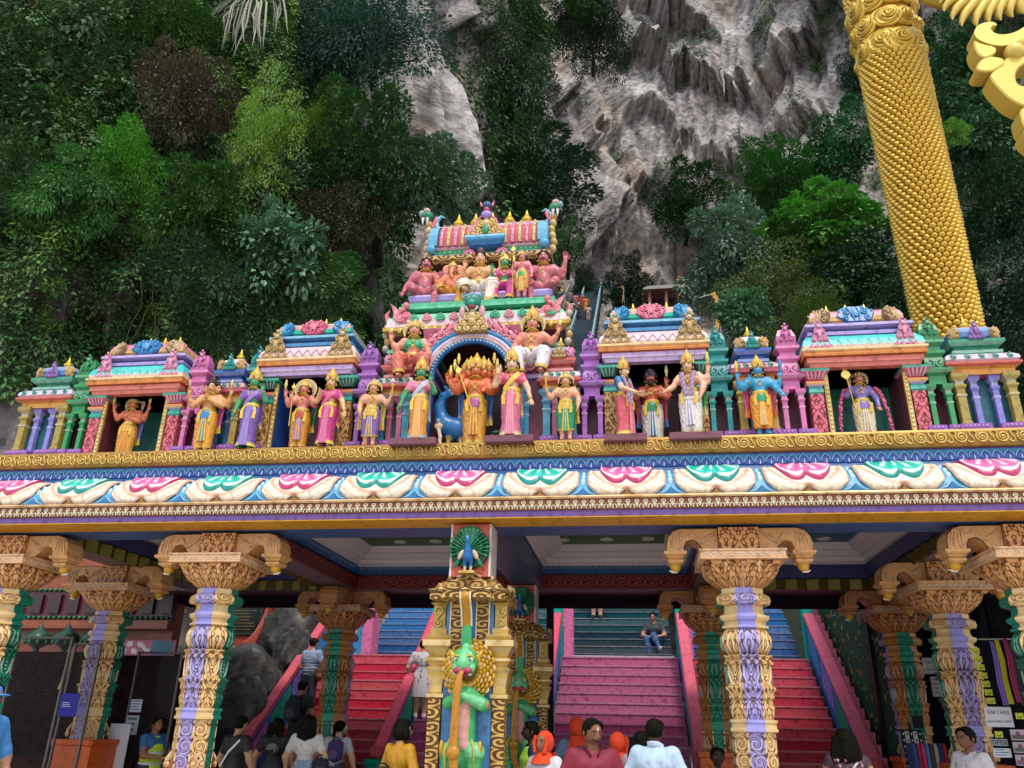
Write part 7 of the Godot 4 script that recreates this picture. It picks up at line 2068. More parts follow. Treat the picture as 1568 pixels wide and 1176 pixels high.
# ---------------------------------------------------------------- people
func person(label: String, at: Vector3, ry: float, h: float, s: Dictionary, group := "visitors under the gateway") -> Node3D:
	var b := {"skin": H("b07858"), "sleeve": 0.55, "hair": H("120e0d"), "hairstyle": "short", "top": H("333338"), "low": H("26262c"), "shoe": H("3a3634"), "eye": 0.62, "curl": 0.8, "handsc": 1.0, "cell": 0.0165}
	b.merge(s, true)
	return figure("person", label, "person", at, ry, h, b, group)

func bag(called: String, label: String, cat: String, at: Transform3D, size: Vector3, col: Color) -> void:
	var o := thing(called, label, cat, at)
	var mb := MB.new()
	var p := PackedVector3Array()
	for j in 9:
		for i in 16:
			var a := TAU * i / 16
			var y := lerpf(-1, 1, j / 8.0)
			var k := pow(1.0 - pow(absf(y), 5.0), 0.4) if absf(y) < 1 else 0.02
			var sx := signf(sin(a)) * pow(absf(sin(a)), 0.55)
			var sz := signf(cos(a)) * pow(absf(cos(a)), 0.55)
			p.append(Vector3(sx * size.x * 0.5 * k, y * size.y * 0.5, sz * size.z * 0.5 * k))
	mb.grid(p, 16, 9, col, true)
	put("bag_body", mb, M.cloth, o)
	mb = MB.new()
	mb.ell(TS(Vector3(0, -size.y * 0.15, size.z * 0.5), Vector3(size.x * 0.36, size.y * 0.22, size.z * 0.18)), col.lightened(0.06), 12, 8)
	put("front_pocket", mb, M.cloth, o)
	mb = MB.new()
	mb.tube([Vector3(-size.x * 0.3, size.y * 0.42, 0), Vector3(-size.x * 0.1, size.y * 0.58, 0), Vector3(size.x * 0.1, size.y * 0.58, 0), Vector3(size.x * 0.3, size.y * 0.42, 0)], 0.012, 6, col.darkened(0.3))
	put("handle", mb, M.cloth, o)

func vest(o: Node3D, col: Color) -> void:
	var mb := MB.new()
	drape(mb, [[0.82, 0.075, 0.05, 0, 0], [0.8, 0.125, 0.065, 0, 0], [0.73, 0.14, 0.096, 0, 0.004], [0.62, 0.115, 0.092, 0, 0.004], [0.5, 0.13, 0.105, 0, 0.004]], 5, 0.012, col, col, 0, 0.0, null, 40)
	put("safety_vest", mb, M.cloth, o)
	mb = MB.new()
	for y in [0.56, 0.66]: mb.lathe(TS(Vector3(0, y, 0.004), Vector3(1, 1, 0.8)), V2([0.128, -0.012, 0.131, -0.01, 0.131, 0.01, 0.128, 0.012]), 24, H("d8dcd8"))
	put("reflective_band", mb, M.cloth, o)

func people() -> void:
	var o: Node3D
	var mb: MB
	var step := func(z: float) -> float: return clampf(ceilf((-5.5 - z) / TR), 0, 15) * RI
	o = person("woman in yellow safety vest over a blue shirt, facing right by the booth", Vector3(-7.88, 0, -2.9), 1.2, 1.57, {"skin": H("9a6444"), "top": H("2a6a9c"), "fat": 1.25, "hairstyle": "bun", "low": H("23262e"), "arms": [[-1, Vector3(-0.16, 0.64, 0.08), Vector3(-0.08, 0.62, 0.24)], [1, Vector3(0.17, 0.63, 0.06), Vector3(0.1, 0.6, 0.22)]]})
	vest(o, H("c8ec3a"))
	person("woman in a blue-striped top climbing the left crimson stairs", Vector3(-7.15, step.call(-7.5), -7.5), PI - 0.3, 1.64, {"skin": H("d8a488"), "top": H("9aa8c4"), "fat": 1.12, "low": H("2f3444"), "hair": H("2a1a14"), "hairstyle": "bun", "arms": [[-1, Vector3(-0.17, 0.64, 0.04), Vector3(-0.16, 0.55, 0.16)], [1, Vector3(0.18, 0.63, 0.03), Vector3(0.17, 0.52, 0.12)]]})
	o = get_node("person_001")
	mb = MB.new()
	for k in 14: mb.lathe(TS(Vector3(0, 0.53 + k * 0.02, 0), Vector3(1, 1, 0.76)), V2([0.118 + 0.01 * sin(k * 0.4), -0.003, 0.121 + 0.01 * sin(k * 0.4), 0, 0.118 + 0.01 * sin(k * 0.4), 0.003]), 24, H("5a6a9a") if k % 2 else H("c8d0dc"))
	put("striped_top", mb, M.cloth, o)
	bag("shoulder_bag", "brown bag at the hip of the woman in the striped top", "bag", T(-6.88, step.call(-7.5) + 0.88, -7.4, 0.8), Vector3(0.24, 0.28, 0.1), H("5a3a26"))
	person("man in dark shirt and shorts with a grey backpack on the left stairs", Vector3(-6.75, step.call(-6.15), -6.15), PI - 0.25, 1.7, {"top": H("16171c"), "low": H("2a2a30"), "calf": H("b98a6c"), "skin": H("b98a6c"), "arms": [[-1, Vector3(-0.17, 0.64, 0.03), Vector3(-0.14, 0.56, 0.14)], [1, Vector3(0.18, 0.66, 0.05), Vector3(0.2, 0.72, 0.16)]]})
	bag("backpack", "charcoal backpack on the man climbing the left stairs", "backpack", T(-6.82, step.call(-6.15) + 1.14, -5.95, -0.25), Vector3(0.32, 0.46, 0.18), H("2c3038"))
	o = person("person in black t-shirt with a white round print on the back", Vector3(-5.95, 0, -3.3), PI + 0.1, 1.6, {"skin": H("c08c6c"), "top": H("131316"), "low": H("1c1c22"), "hairstyle": "long", "hairlen": 0.09})
	mb = MB.new()
	for k in 5: mb.ring(TS(Vector3(0, 0.7, -0.083), Vector3(1, 1, 0.3)), 0.012 + k * 0.011, 0.0028, H("b8b8b0"), 14, 4, PI * (0.8 + 0.25 * (k % 3)))
	put("back_print", mb, M.cloth, o)
	person("person in black with a thin white strap, beside the lilac column", Vector3(-5.85, 0, -1.7), PI - 0.4, 1.62, {"skin": H("b98a6c"), "top": H("101014"), "low": H("17171c"), "hairstyle": "short"})
	o = get_node("person_004")
	mb = MB.new()
	ribbon(mb, [Vector3(-0.1, 0.8, -0.06), Vector3(0, 0.7, -0.085), Vector3(0.09, 0.58, -0.085)], 0.022, Vector3(0.6, 0.6, 0), H("e8e8e8"), 0.001, 0.003)
	put("white_strap", mb, M.cloth, o)
	o = person("woman with long black hair in a loose white blouse, seen from behind", Vector3(-5.05, 0, -2.4), PI, 1.65, {"skin": H("d8aa8c"), "top": H("d8d4ce"), "fat": 1.05, "fem": true, "hairstyle": "long", "hairlen": 0.24, "wear": "skirt", "low": H("8aa0b8"), "skirty": 0.2, "skirtr": 0.15})
	bag("shoulder_bag", "navy bag on the white-bloused woman with long hair", "bag", T(-4.78, 0.92, -2.35, 0.2), Vector3(0.26, 0.3, 0.12), H("23243c"))
	person("child with plaited hair in white, beside the woman with the navy bag", Vector3(-4.98, 0, -3.6), PI - 0.2, 1.58, {"skin": H("d8aa8c"), "top": H("c8c4c8"), "low": H("3a3a52"), "hairstyle": "pony"})
	bag("backpack", "purple backpack on the child beside the white-bloused woman", "backpack", T(-4.95, 1.12, -3.44, -0.2), Vector3(0.26, 0.36, 0.15), H("4a3a78"))
	o = person("girl in white hoodie and pink skirt on the left crimson stairs", Vector3(-6.0, step.call(-6.1), -6.1), PI + 0.3, 1.28, {"skin": H("d8aa8c"), "top": H("e4dcdc"), "sleeve": 1.0, "hairstyle": "pony", "wear": "skirt", "low": H("c8507a"), "calf": H("2a2a34"), "skirty": 0.4, "skirtr": 0.13, "hs": 1.15})
	o = person("lady in a floral knee-length dress climbing the left mauve stairs", Vector3(-4.6, step.call(-7.5), -7.5), PI + 0.2, 1.62, {"skin": H("d8aa8c"), "top": H("d8ccd0"), "fem": true, "hairstyle": "bun", "wear": "skirt", "low": H("d8ccd0"), "calf": H("d8aa8c"), "skirty": 0.27, "skirtr": 0.15, "shoe": H("e8e4e0")})
	mb = MB.new()
	for k in 46:
		var a := rf(0, TAU)
		var y := rf(0.3, 0.8)
		var r := 0.155 - 0.1 * (y - 0.3) if y < 0.6 else 0.115
		mb.ball(Vector3(sin(a) * r, y, cos(a) * r * 0.82), Vector3(0.012, 0.012, 0.008), H("7a3a52") if k % 3 else H("5a4a6a"), 5, 3)
	put("flower_print", mb, M.cloth, o)
	person("woman with black bob in a mustard blouse before the mauve stairs", Vector3(-2.9, 0, 0.0), PI * 0.8, 1.6, {"skin": H("c89878"), "top": H("c8901c"), "sleeve": 0.9, "hairstyle": "bob", "low": H("22222a"), "turn": -0.5, "hs": 1.1})
	bag("backpack", "dark shoulder bag of the woman in the mustard blouse", "bag", T(-3.05, 0.95, 0.2, 0.4), Vector3(0.26, 0.3, 0.12), H("1c1a1e"))
	o = person("dark-haired man in plaid shirt and yellow vest, in profile by the rear lion", Vector3(-1.33, 0, -0.5), -1.3, 1.63, {"skin": H("4a2c20"), "top": H("2c3a5a"), "sleeve": 0.9, "low": H("202024")})
	vest(o, H("c0ec4a"))
	var sc := H("e8481c")
	person("woman in orange headscarf and white top, lowest of the scarved women", Vector3(-1.08, 0, 0.3), -0.6, 1.5, {"skin": H("9a6444"), "hair": sc, "hairstyle": "scarf", "top": H("dcd8dc"), "sleeve": 0.9, "fat": 1.15, "low": H("2a2a30"), "hs": 1.1})
	person("woman in orange headscarf and blue top, back to the camera", Vector3(-0.86, 0, -2.0), PI, 1.68, {"skin": H("9a6444"), "hair": sc, "hairstyle": "scarf", "top": H("6a86a8"), "sleeve": 0.9, "fat": 1.1, "low": H("2a2a30"), "hs": 1.08})
	o = person("man in maroon polo shirt looking down to his left", Vector3(-0.45, 0, 1.9), 0.25, 1.66, {"skin": H("8a5638"), "top": H("861530"), "sleeve": 0.7, "fat": 1.08, "moustache": true, "low": H("2a2c34"), "turn": 0.35, "nod": 0.25, "cell": 0.012, "tilak": H("e8e4dc"), "hs": 1.0})
	mb = MB.new()
	for e in [-1, 1]: ribbon(mb, [Vector3(e * 0.045, 0.84, -0.03), Vector3(e * 0.055, 0.845, 0.02), Vector3(e * 0.02, 0.8, 0.065)], [0.03, 0.034, 0.02], Vector3(0.3 * e, 1, 0.5).normalized(), H("700f24"), 0.001, 0.004)
	put("collar", mb, M.cloth, o)
	person("woman in orange headscarf and brown dress between the maroon and blue shirts", Vector3(-0.26, 0, -0.6), PI - 0.4, 1.5, {"skin": H("9a6444"), "hair": sc, "hairstyle": "scarf", "top": H("a8845c"), "sleeve": 0.9, "fat": 1.15, "low": H("8a6a4a"), "hs": 1.1})
	person("dark-haired woman partly hidden behind the man in the pale blue shirt", Vector3(0.03, 0, 0.2), PI - 0.3, 1.55, {"skin": H("a8745a"), "hairstyle": "long", "top": H("a88a8a"), "fem": true, "low": H("2a2a30")})
	o = person("man in pale blue shirt with short black hair, seen from behind", Vector3(0.17, 0, 1.1), PI - 0.3, 1.68, {"skin": H("5a3826"), "top": H("bcd4ec"), "sleeve": 0.7, "fat": 1.1, "low": H("26262c"), "cell": 0.012, "hs": 0.98})
	mb = MB.new()
	ribbon(mb, [Vector3(-0.05, 0.835, 0.02), Vector3(-0.035, 0.85, -0.035), Vector3(0.0, 0.853, -0.05), Vector3(0.035, 0.85, -0.035), Vector3(0.05, 0.835, 0.02)], 0.036, Vector3(0, 1, -0.3).normalized(), H("d0e2f4"), 0.001, 0.004)
	put("collar", mb, M.cloth, o)
	person("dark-skinned person low in front of the right teal column", Vector3(1.0, 0, -1.2), 0.2, 1.34, {"skin": H("3a2218"), "top": H("c8a070"), "hs": 1.15})
	o = person("woman with long black hair and floral top, before the right stairs", Vector3(2.45, 0, -0.5), PI - 0.2, 1.6, {"skin": H("c89474"), "hairstyle": "long", "hairlen": 0.17, "top": H("4a3040"), "fat": 1.05, "fem": true, "sleeve": 0.2, "low": H("2a2228"), "hs": 1.12})
	mb = MB.new()
	for k in 40: mb.ball(Vector3(rf(-0.11, 0.11), rf(0.55, 0.8), -0.082), Vector3(0.012, 0.012, 0.006), H("c8a0a8") if k % 2 else H("8a5a6a"), 5, 3)
	put("flower_print", mb, M.cloth, o)
	mb = MB.new()
	ribbon(mb, [Vector3(-0.09, 0.81, -0.05), Vector3(0, 0.7, -0.095), Vector3(0.1, 0.56, -0.09)], 0.02, Vector3(0.6, 0.6, 0), H("e8dcd8"), 0.001, 0.003)
	put("strap", mb, M.cloth, o)
	person("man in white shirt in profile before the souvenir stall", Vector3(4.02, 0, -1.0), -1.1, 1.66, {"skin": H("8a5a42"), "top": H("dcd8dc"), "sleeve": 0.7, "low": H("26262c"), "nod": 0.1, "hs": 1.08})
	o = person("person in blue cap and blue shirt at the left edge", Vector3(-6.22, 0, 3.0), 1.4, 1.86, {"skin": H("b98464"), "top": H("3f88c8"), "sleeve": 0.8, "hs": 1.0})
	mb = MB.new()
	mb.lathe(T(0, 0.935, 0), V2([0.066, 0.0, 0.068, 0.015, 0.06, 0.045, 0.035, 0.065, 0.001, 0.07]), 18, H("4a8ad0"))
	mb.ell(TS(Vector3(0, 0.94, 0.085), Vector3(0.05, 0.007, 0.045)), H("4a8ad0"), 14, 6)
	put("cap", mb, M.cloth, o)
	# on the upper green stairs
	var y0 := 15 * RI
	person("man in grey shirt and jeans sitting on the dark green stairs", Vector3(0.52, y0 + 2 * RI - 0.05, -11.55), -0.2, 1.6, {"skin": H("c08a70"), "top": H("3a3c42"), "sleeve": 0.5, "low": H("3a5a8a"), "shoe": H("d8d4d0"), "drop": 0.42, "lean": Vector3(0, 0, 0.04), "nod": 0.4, "legs_j": [[Vector3(-0.05, 0.09, 0), Vector3(-0.09, 0.14, 0.22), Vector3(-0.05, -0.12, 0.26), Vector3(-0.05, -0.14, 0.34)], [Vector3(0.05, 0.09, 0), Vector3(0.02, 0.2, 0.22), Vector3(0.12, 0.0, 0.3), Vector3(0.16, 0.0, 0.37)]], "arms": [[-1, Vector3(-0.18, 0.64, 0.06), Vector3(-0.06, 0.6, 0.2)], [1, Vector3(0.18, 0.64, 0.06), Vector3(0.07, 0.6, 0.2)]]})
	person("standing visitor whose bare calves show below the beam on the green stairs", Vector3(-1.0, y0 + 6 * RI, -12.3), 0.0, 1.68, {"skin": H("d0a088"), "top": H("8a8a92"), "low": H("5a6a7a"), "calf": H("d8a890"), "shoe": H("2a2a2a")})
	# the crowd on the far staircase
	var proto := person("visitor in orange robe on the far staircase", Vector3(-3.7, 0, -55), 0.0, 1.7, {"top": H("e88a1c"), "wear": "skirt", "low": H("e88a1c"), "skirty": 0.1, "skirtr": 0.16, "cell": 0.03}, "crowd on the far staircase")
	var farp := [[-3.4, -57.0, "orange robe"]]
	var cols := [["red dress", "c02a30"], ["pink clothes", "d88a98"], ["grey clothes", "8a9090"], ["white shirt", "e0dcdc"], ["dark clothes", "2a2a38"], ["pale pink scarf", "e0b8bc"], ["green-grey clothes", "6a8a7c"], ["rose dress", "b85a6a"]]
	proto.position = Vector3(-3.45, far_y(-57.0), -57.0)
	for i in 8:
		var z: float = [-57.4, -58.6, -60.2, -54.0, -53.0, -52.0, -56.0, -59.2][i]
		var x: float = [-4.0, -4.55, -5.2, -4.6, -3.9, -3.0, -5.1, -4.0][i]
		var c := H(cols[i][1])
		person("tiny visitor in %s climbing the far staircase beside the tower" % cols[i][0], Vector3(x, far_y(z), z), PI if i % 2 else 0.3, 1.65, {"top": c, "low": c.darkened(0.4), "cell": 0.03, "hairstyle": "long" if i % 3 == 0 else "short"}, "crowd on the far staircase")
func far_y(z: float) -> float:
	return 31 * RI + floorf((-10.9 - 16 * TR - z) / 0.44 + 1.0) * 0.33

# ---------------------------------------------------------------- stalls on both sides
func words(o: Node3D, s: String, at: Transform3D, size: float, col: Color, called := "lettering") -> void:
	var t := TextMesh.new()
	var f := SystemFont.new()
	f.font_names = PackedStringArray(["Droid Sans"])
	t.font = f
	t.text = s
	t.font_size = 48
	t.pixel_size = size / 48.0
	t.depth = 0.003
	var m := StandardMaterial3D.new()
	m.albedo_color = col
	m.roughness = 0.6
	inst(called, t, m, o, at)
func board(called: String, label: String, at: Transform3D, w: float, h: float, col: Color, cat := "sign", group := "") -> Node3D:
	var o := thing(called, label, cat, at, group)
	var mb := MB.new()
	mb.rl(Transform3D(Basis(Vector3.RIGHT, PI / 2), Vector3(0, 0, -0.006)), w, h, V2([-0.003, 0, 0, 0.003, 0, 0.009, -0.003, 0.012]), [col])
	put("board", mb, M.plain, o)
	return o
func lines(o: Node3D, w: float, h: float, n: int, col: Color) -> void:
	var mb := MB.new()
	for i in n: mb.bx(-w * 0.42, -w * 0.42 + w * rf(0.5, 0.84), h * 0.5 - (i + 0.8) * h / (n + 0.6), h * 0.5 - (i + 0.8) * h / (n + 0.6) + h * 0.3 / n, 0.0065, 0.008, col)
	put("print_rows", mb, M.plain, o)

func stalls() -> void:
	var o: Node3D
	var mb := MB.new()
	# left: orange wall, mouldings, onion domes, glass booth
	o = thing("temple_wall", "orange temple wall with dark mouldings and green bead rows, left under the roof", "wall")
	mb.bx(-16, -9.3, 0, 4.7, -5.6, -5.3, H("9a4a24"))
	put("orange_wall", mb, M.paint, o)
	mb = MB.new()
	mb.bx(-16, -9.3, 3.35, 4.0, -5.3, -5.15, H("5a2030"))
	mb.bx(-16, -9.3, 3.2, 3.36, -5.3, -5.05, H("9a4a24"))
	put("dark_moulding", mb, M.paint, o)
	for y in [3.42, 3.98]:
		mb = MB.new()
		for i in 50: mb.ball(Vector3(-15.0 + i * 0.115, y, -5.12), Vector3(0.045, 0.04, 0.04), H("2f7a4a"), 6, 4)
		put("green_bead", mb, M.paint, o).set_meta("kind", "stuff")
	mb = MB.new()
	for i in 14: mb.bx(-15 + i * 0.42, -14.75 + i * 0.42, 3.5, 3.88, -5.15, -5.08, H("3a1826"))
	put("maroon_block", mb, M.paint, o).set_meta("kind", "stuff")
	mb = MB.new()
	mb.bx(-14, -11.9, 0, 2.75, -5.29, -5.2, H("a01f1c"))
	for i in 9: mb.bx(-14, -11.9, 0.25 + i * 0.3, 0.28 + i * 0.3, -5.2, -5.18, H("6a1212"))
	put("red_shutter", mb, M.paint, o)
	for i in 3:
		o = thing("onion_dome", ["dark green onion dome lamp near the left edge, beside the front column", "dark green onion dome lamp between the two left columns", "dark green onion dome lamp half hidden by the shaded left column"][i], "dome", Vector3([-11.65, -11.05, -10.45][i], 2.85, -4.5), "dark green onion domes in the booth")
		mb = MB.new()
		mb.lathe(T(), V2([0.06, -0.1, 0.1, -0.06, 0.22, 0.0, 0.26, 0.08, 0.22, 0.18, 0.1, 0.26, 0.03, 0.34, 0.001, 0.42]), 20, H("0f4a34"))
		for k in 10: mb.ball(Vector3(sin(TAU * k / 10) * 0.24, 0.02, cos(TAU * k / 10) * 0.24), Vector3(0.03, 0.05, 0.02), H("1f6a44"), 6, 4)
		put("dome", mb, M.statue, o)
		mb = MB.new()
		mb.tube([Vector3(0, -0.08, 0), Vector3(-0.06, -0.8, 0), Vector3(-0.12, -2.85, 0)], [0.06, 0.05, 0.05], 8, H("14503a"))
		put("stem", mb, M.statue, o)
	o = thing("glass_booth", "dark glass booth with clear sheets and metal posts between the left columns", "booth", Vector3(0, 0, 0))
	for q in [[-9.42, -8.52, -1.2, 2.65], [-8.95, -8.5, -1.9, 2.62], [-8.5, -7.7, -3.0, 2.58], [-10.6, -9.5, -1.2, 2.65]]:
		mb = MB.new()
		mb.bx(q[0], q[1], 0.1, q[3], q[2] - 0.008, q[2], Color.WHITE)
		put("clear_sheet", mb, M.glass, o)
		for x in [q[0], q[1]]:
			mb = MB.new()
			mb.bx(x - 0.015, x + 0.015, 0, q[3] + 0.03, q[2] - 0.03, q[2] + 0.01, H("6a6462"))
			put("post", mb, M.metal, o)
		mb = MB.new()
		mb.bx(q[0], q[1], q[3], q[3] + 0.03, q[2] - 0.03, q[2] + 0.01, H("5a5452"))
		put("rail", mb, M.metal, o)
	mb = MB.new()
	mb.bx(-12, -8.2, 0, 0.9, -3.4, -2.9, H("3a2620"))
	put("counter", mb, M.dark, o)
	mb = MB.new()
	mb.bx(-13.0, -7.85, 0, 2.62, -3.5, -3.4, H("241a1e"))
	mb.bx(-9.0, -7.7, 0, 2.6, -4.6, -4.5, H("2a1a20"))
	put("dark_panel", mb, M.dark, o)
	mb = MB.new()
	mb.tube([Vector3(-9.05, 2.55, -2.0), Vector3(-9.08, 2.3, -2.0), Vector3(-9.1, 2.05, -2.0), Vector3(-9.11, 1.95, -2.0)], [0.015, 0.035, 0.03, 0.045], 8, H("c8a84a"))
	o = thing("hanging_ornament", "slim gold ornament hanging inside the left glass booth", "ornament")
	put("ornament", mb, M.gold, o)
	o = board("notice", "blue notice on the glass booth beside the shaded column", T(-8.83, 1.72, -1.86), 0.36, 0.34, H("1c1c9a"), "notice")
	lines(o, 0.2, 0.1, 3, H("c8c8e8"))
	board("notice_board", "blank white board leaning behind the shaded left column", T(-8.42, 1.1, -2.75), 0.36, 0.72, H("c4c4cc"), "board")
	o = board("notice", "upper white paper notice on the booth left of the safety-vest woman", T(-8.36, 1.74, -2.98), 0.2, 0.2, H("b8c4d0"), "notice")
	lines(o, 0.2, 0.2, 4, H("4a5a78"))
	o = board("notice", "lower picture notice on the booth left of the safety-vest woman", T(-8.37, 1.44, -2.98), 0.22, 0.3, H("98a4b0"), "notice")
	lines(o, 0.22, 0.3, 3, H("39414e"))
	o = board("banner", "pink and blue banner over the booth behind the left columns", T(-8.6, 2.7, -3.35), 1.1, 0.26, H("b86a8a"), "banner")
	mb = MB.new()
	mb.bx(0.1, 0.5, -0.12, 0.12, 0.007, 0.009, H("4a8098"))
	for k in 12: mb.ball(Vector3(-0.5 + 0.05 * k, rf(-0.08, 0.08), 0.008), Vector3(0.04, 0.05, 0.004), H("e0d4d8"), 7, 4)
	put("printed_field", mb, M.plain, o)
	# dark poles by the stairs
	var pl := [["black pole left of the red plaque sculpture", Vector3(-7.6, 0, -4.2), 3.9], ["black post between the lion pillars and the mauve stairs", Vector3(-1.68, 0, -6.25), 3.9], ["dark post beside the green tinsel screen", Vector3(4.4, 0, -6.0), 3.9], ["slim dark post behind the right teal column", Vector3(4.72, 0, -6.2), 3.9]]
	for q in pl:
		o = thing("roof_post", q[0], "post", q[1], "dark posts under the gateway roof")
		mb = MB.new()
		mb.rl(T(), 0.14, 0.14, V2([0.03, 0, 0.03, 0.06, 0, 0.07, 0, q[2]]), [H("1c1a1e")])
		put("post", mb, M.metal, o)
	# red sculpture with the plaque, rocks
	o = thing("plaque_sculpture", "terracotta-red sculpted drapery framing a black plaque, above the grey rocks", "sculpture", Vector3(-9.55, 3.7, -9.0))
	mb = MB.new()
	mb.prism(T(), P2([-1.2, -0.95, -0.2, -0.95, 0.35, -0.5, 0.55, -0.1, 0.6, 0.5, 0.58, 0.85, -1.2, 0.95]), 0.25, H("b04a3a"), 0.03)
	put("slab", mb, M.statue, o)
	mb = MB.new()
	for k in 7: mb.tube([Vector3(-0.9 + k * 0.1, -0.95 - k * 0.02, 0.03), Vector3(-0.3 + k * 0.1, -0.7 + k * 0.03, 0.07), Vector3(0.2 + k * 0.05, -0.35 + k * 0.07, 0.06), Vector3(0.5 + k * 0.012, 0.1 + k * 0.1, 0.02)], [0.03, 0.06, 0.055, 0.03], 7, H("c8604a") if k % 2 else H("b85040"))
	for k in 9: mb.ball(Vector3(0.5 - 0.02 * (k % 2), -0.1 + k * 0.11, 0.04), Vector3(0.05, 0.06, 0.04), H("c05644"), 7, 5)
	mb.tube([Vector3(-1.1, -0.6, 0.05), Vector3(-0.8, -0.45, 0.1), Vector3(-0.5, -0.5, 0.06)], [0.08, 0.12, 0.05], 8, H("bc5442"))
	put("carved_folds", mb, M.statue, o)
	mb = MB.new()
	mb.bx(-0.5, 0.4, -0.2, 0.52, 0.0, 0.05, H("15181c"))
	put("plaque", mb, M.statue, o)
	mb = MB.new()
	for e in [-1, 1]:
		mb.bx(-0.05 + e * 0.45 - 0.02, -0.05 + e * 0.45 + 0.02, -0.22, 0.54, 0.0, 0.065, H("3a3f3c"))
		mb.bx(-0.5, 0.4, 0.16 + e * 0.36 - 0.02, 0.16 + e * 0.36 + 0.02, 0.0, 0.062, H("3a3f3c"))
	put("plaque_frame", mb, M.statue, o)
	mb = MB.new()
	for i in 8: mb.bx(-0.42, -0.42 + rf(0.45, 0.72), 0.42 - i * 0.075, 0.44 - i * 0.075, 0.05, 0.053, H("8a7a4a"))
	put("engraved_row", mb, M.gold, o)
	var rk := [[-8.7, 2.2, -7.4, 0.9, 0.9, "broad grey boulder below the red plaque sculpture"], [-8.5, 3.5, -9.4, 0.8, 1.0, "tall pale-streaked grey rock beside the red plaque sculpture"], [-8.2, 1.3, -6.6, 0.7, 1.1, "dark grey boulder against the outermost pink rail"], [-9.6, 1.9, -7.0, 0.9, 1.2, "dark boulder behind the lilac column, under the plaque"], [-7.95, 2.9, -8.4, 0.45, 0.7, "small white-streaked rock above the outermost pink rail"]]
	for q in rk:
		var m := boulder(q[3], q[4], H("52504e"), int(q[0] * 10))
		tag(put("boulder", m, M.rocknear, null, Vector3(q[0], q[1], q[2])), q[5], "rock", "grey rocks left of the stairs")
	mb = MB.new()
	mb.bx(-14, -7.75, 0, 1.4, -9.6, -5.7, H("2c2a2a"))
	tag(put("rock_bank", mb, M.rocknear), "", "", "", "structure")
	# green tinsel screen
	o = thing("tinsel_screen", "dark green screen wall sprinkled with gold tinsel, right of the stairs", "screen", Vector3(4.5, 0, 0))
	mb = MB.new()
	mb.bx(-0.1, 0.0, 0, 5.4, -12.5, -5.2, H("0f4a34"))
	put("green_wall", mb, M.cloth, o)
	mb = MB.new()
	for i in 900:
		var z := rf(-12.4, -5.4)
		var y := rf(1.4, 5.3)
		if rng.randf() > 0.25 + (y - 1.4) * 0.14 - (z + 5.4) * 0.06: continue
		mb.box(TS(Vector3(-0.11, y, z), Vector3.ONE, Vector3(rf(-0.2, 0.2), 0, rf(-0.2, 0.2))), Vector3(0.012, rf(0.04, 0.1), rf(0.012, 0.025)), H("c8a838") if i % 3 else H("d8d0a8"))
	put("tinsel_strips", mb, M.gold, o).set_meta("kind", "stuff")
	# right: souvenir stall
	o = thing("stall_wall", "dark wall of the souvenir stall behind the right-hand columns", "wall")
	mb = MB.new()
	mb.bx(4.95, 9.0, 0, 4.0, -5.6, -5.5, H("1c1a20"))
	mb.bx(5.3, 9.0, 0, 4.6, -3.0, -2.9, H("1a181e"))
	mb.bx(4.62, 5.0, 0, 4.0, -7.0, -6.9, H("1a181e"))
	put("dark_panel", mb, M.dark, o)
	var cl := ["6a5aa0", "c8c020", "8a1f4a", "3a3a48", "c8a028", "5a2a78", "c0b8c8", "2a5a3a", "b83a5a", "4a4a90"]
	for i in 10:
		o = thing("scarf", "hanging %s scarf, %s of the row beside the right front column" % [["lilac", "yellow", "wine-red", "charcoal", "ochre", "violet", "pale grey", "dark green", "rose", "indigo"][i], ["first", "second", "third", "fourth", "fifth", "sixth", "seventh", "eighth", "ninth", "last"][i]], "scarf", Vector3(4.74 + i * 0.085, 2.75 + 0.02 * (i % 3), -1.55 - 0.05 * (i % 2)), "scarves hanging at the souvenir stall")
		mb = MB.new()
		ribbon(mb, [Vector3(0, 0, 0), Vector3(0.01, -0.25, 0.02), Vector3(0.0, -0.5, 0.01), Vector3(0.015, -0.8, 0.02)], [0.05, 0.07, 0.075, 0.07], Vector3(1, 0, 0), H(cl[i]), 0.014, 0.004)
		put("scarf", mb, M.cloth, o)
	o = thing("stall_rail", "thin metal rail from which the stall scarves hang", "rail")
	mb = MB.new()
	mb.tube([Vector3(4.6, 2.78, -1.6), Vector3(6.0, 2.8, -1.6)], 0.012, 6, H("8a8a8c"))
	put("rail", mb, M.metal, o)
	for i in 9:
		var at: Vector3 = Vector3(4.585 + 0.012 * i, 2.64 - i * 0.105, -1.72) if i < 7 else [Vector3(4.98, 1.83, -1.75), Vector3(4.68, 1.6, -1.75)][i - 7]
		o = board("price_tag", ["yellow tag at the top of the column of tags", "second yellow tag down beside the shaded right column", "third yellow tag down beside the shaded right column", "fourth yellow tag down beside the shaded right column", "fifth yellow tag down beside the shaded right column", "sixth yellow tag down beside the shaded right column", "lowest yellow tag of the column of tags", "single yellow tag right of the large phone-card sign", "single yellow tag between the phone-card sign and the OPEN sign"][i], Transform3D(Basis.from_scale(Vector3.ONE), at), 0.095, 0.075, H("c8d03a"), "tag", "round-marked yellow tags at the stall")
		mb = MB.new()
		mb.ring(T(0, 0.002, 0.008), 0.02, 0.005, H("5a7a10"), 10, 4, -PI)
		mb.ring(T(0, 0, 0.007), 0.031, 0.003, H("8a9a20"), 14, 4)
		put("round_mark", mb, M.plain, o)
	o = board("sign", "large white phone-card sign below the yellow tags at the stall", T(4.76, 1.815, -1.85), 0.34, 0.25, H("d4d0d8"))
	words(o, "SIM CARD", T(0, 0.055, 0.007), 0.062, Color("1f2a3a"))
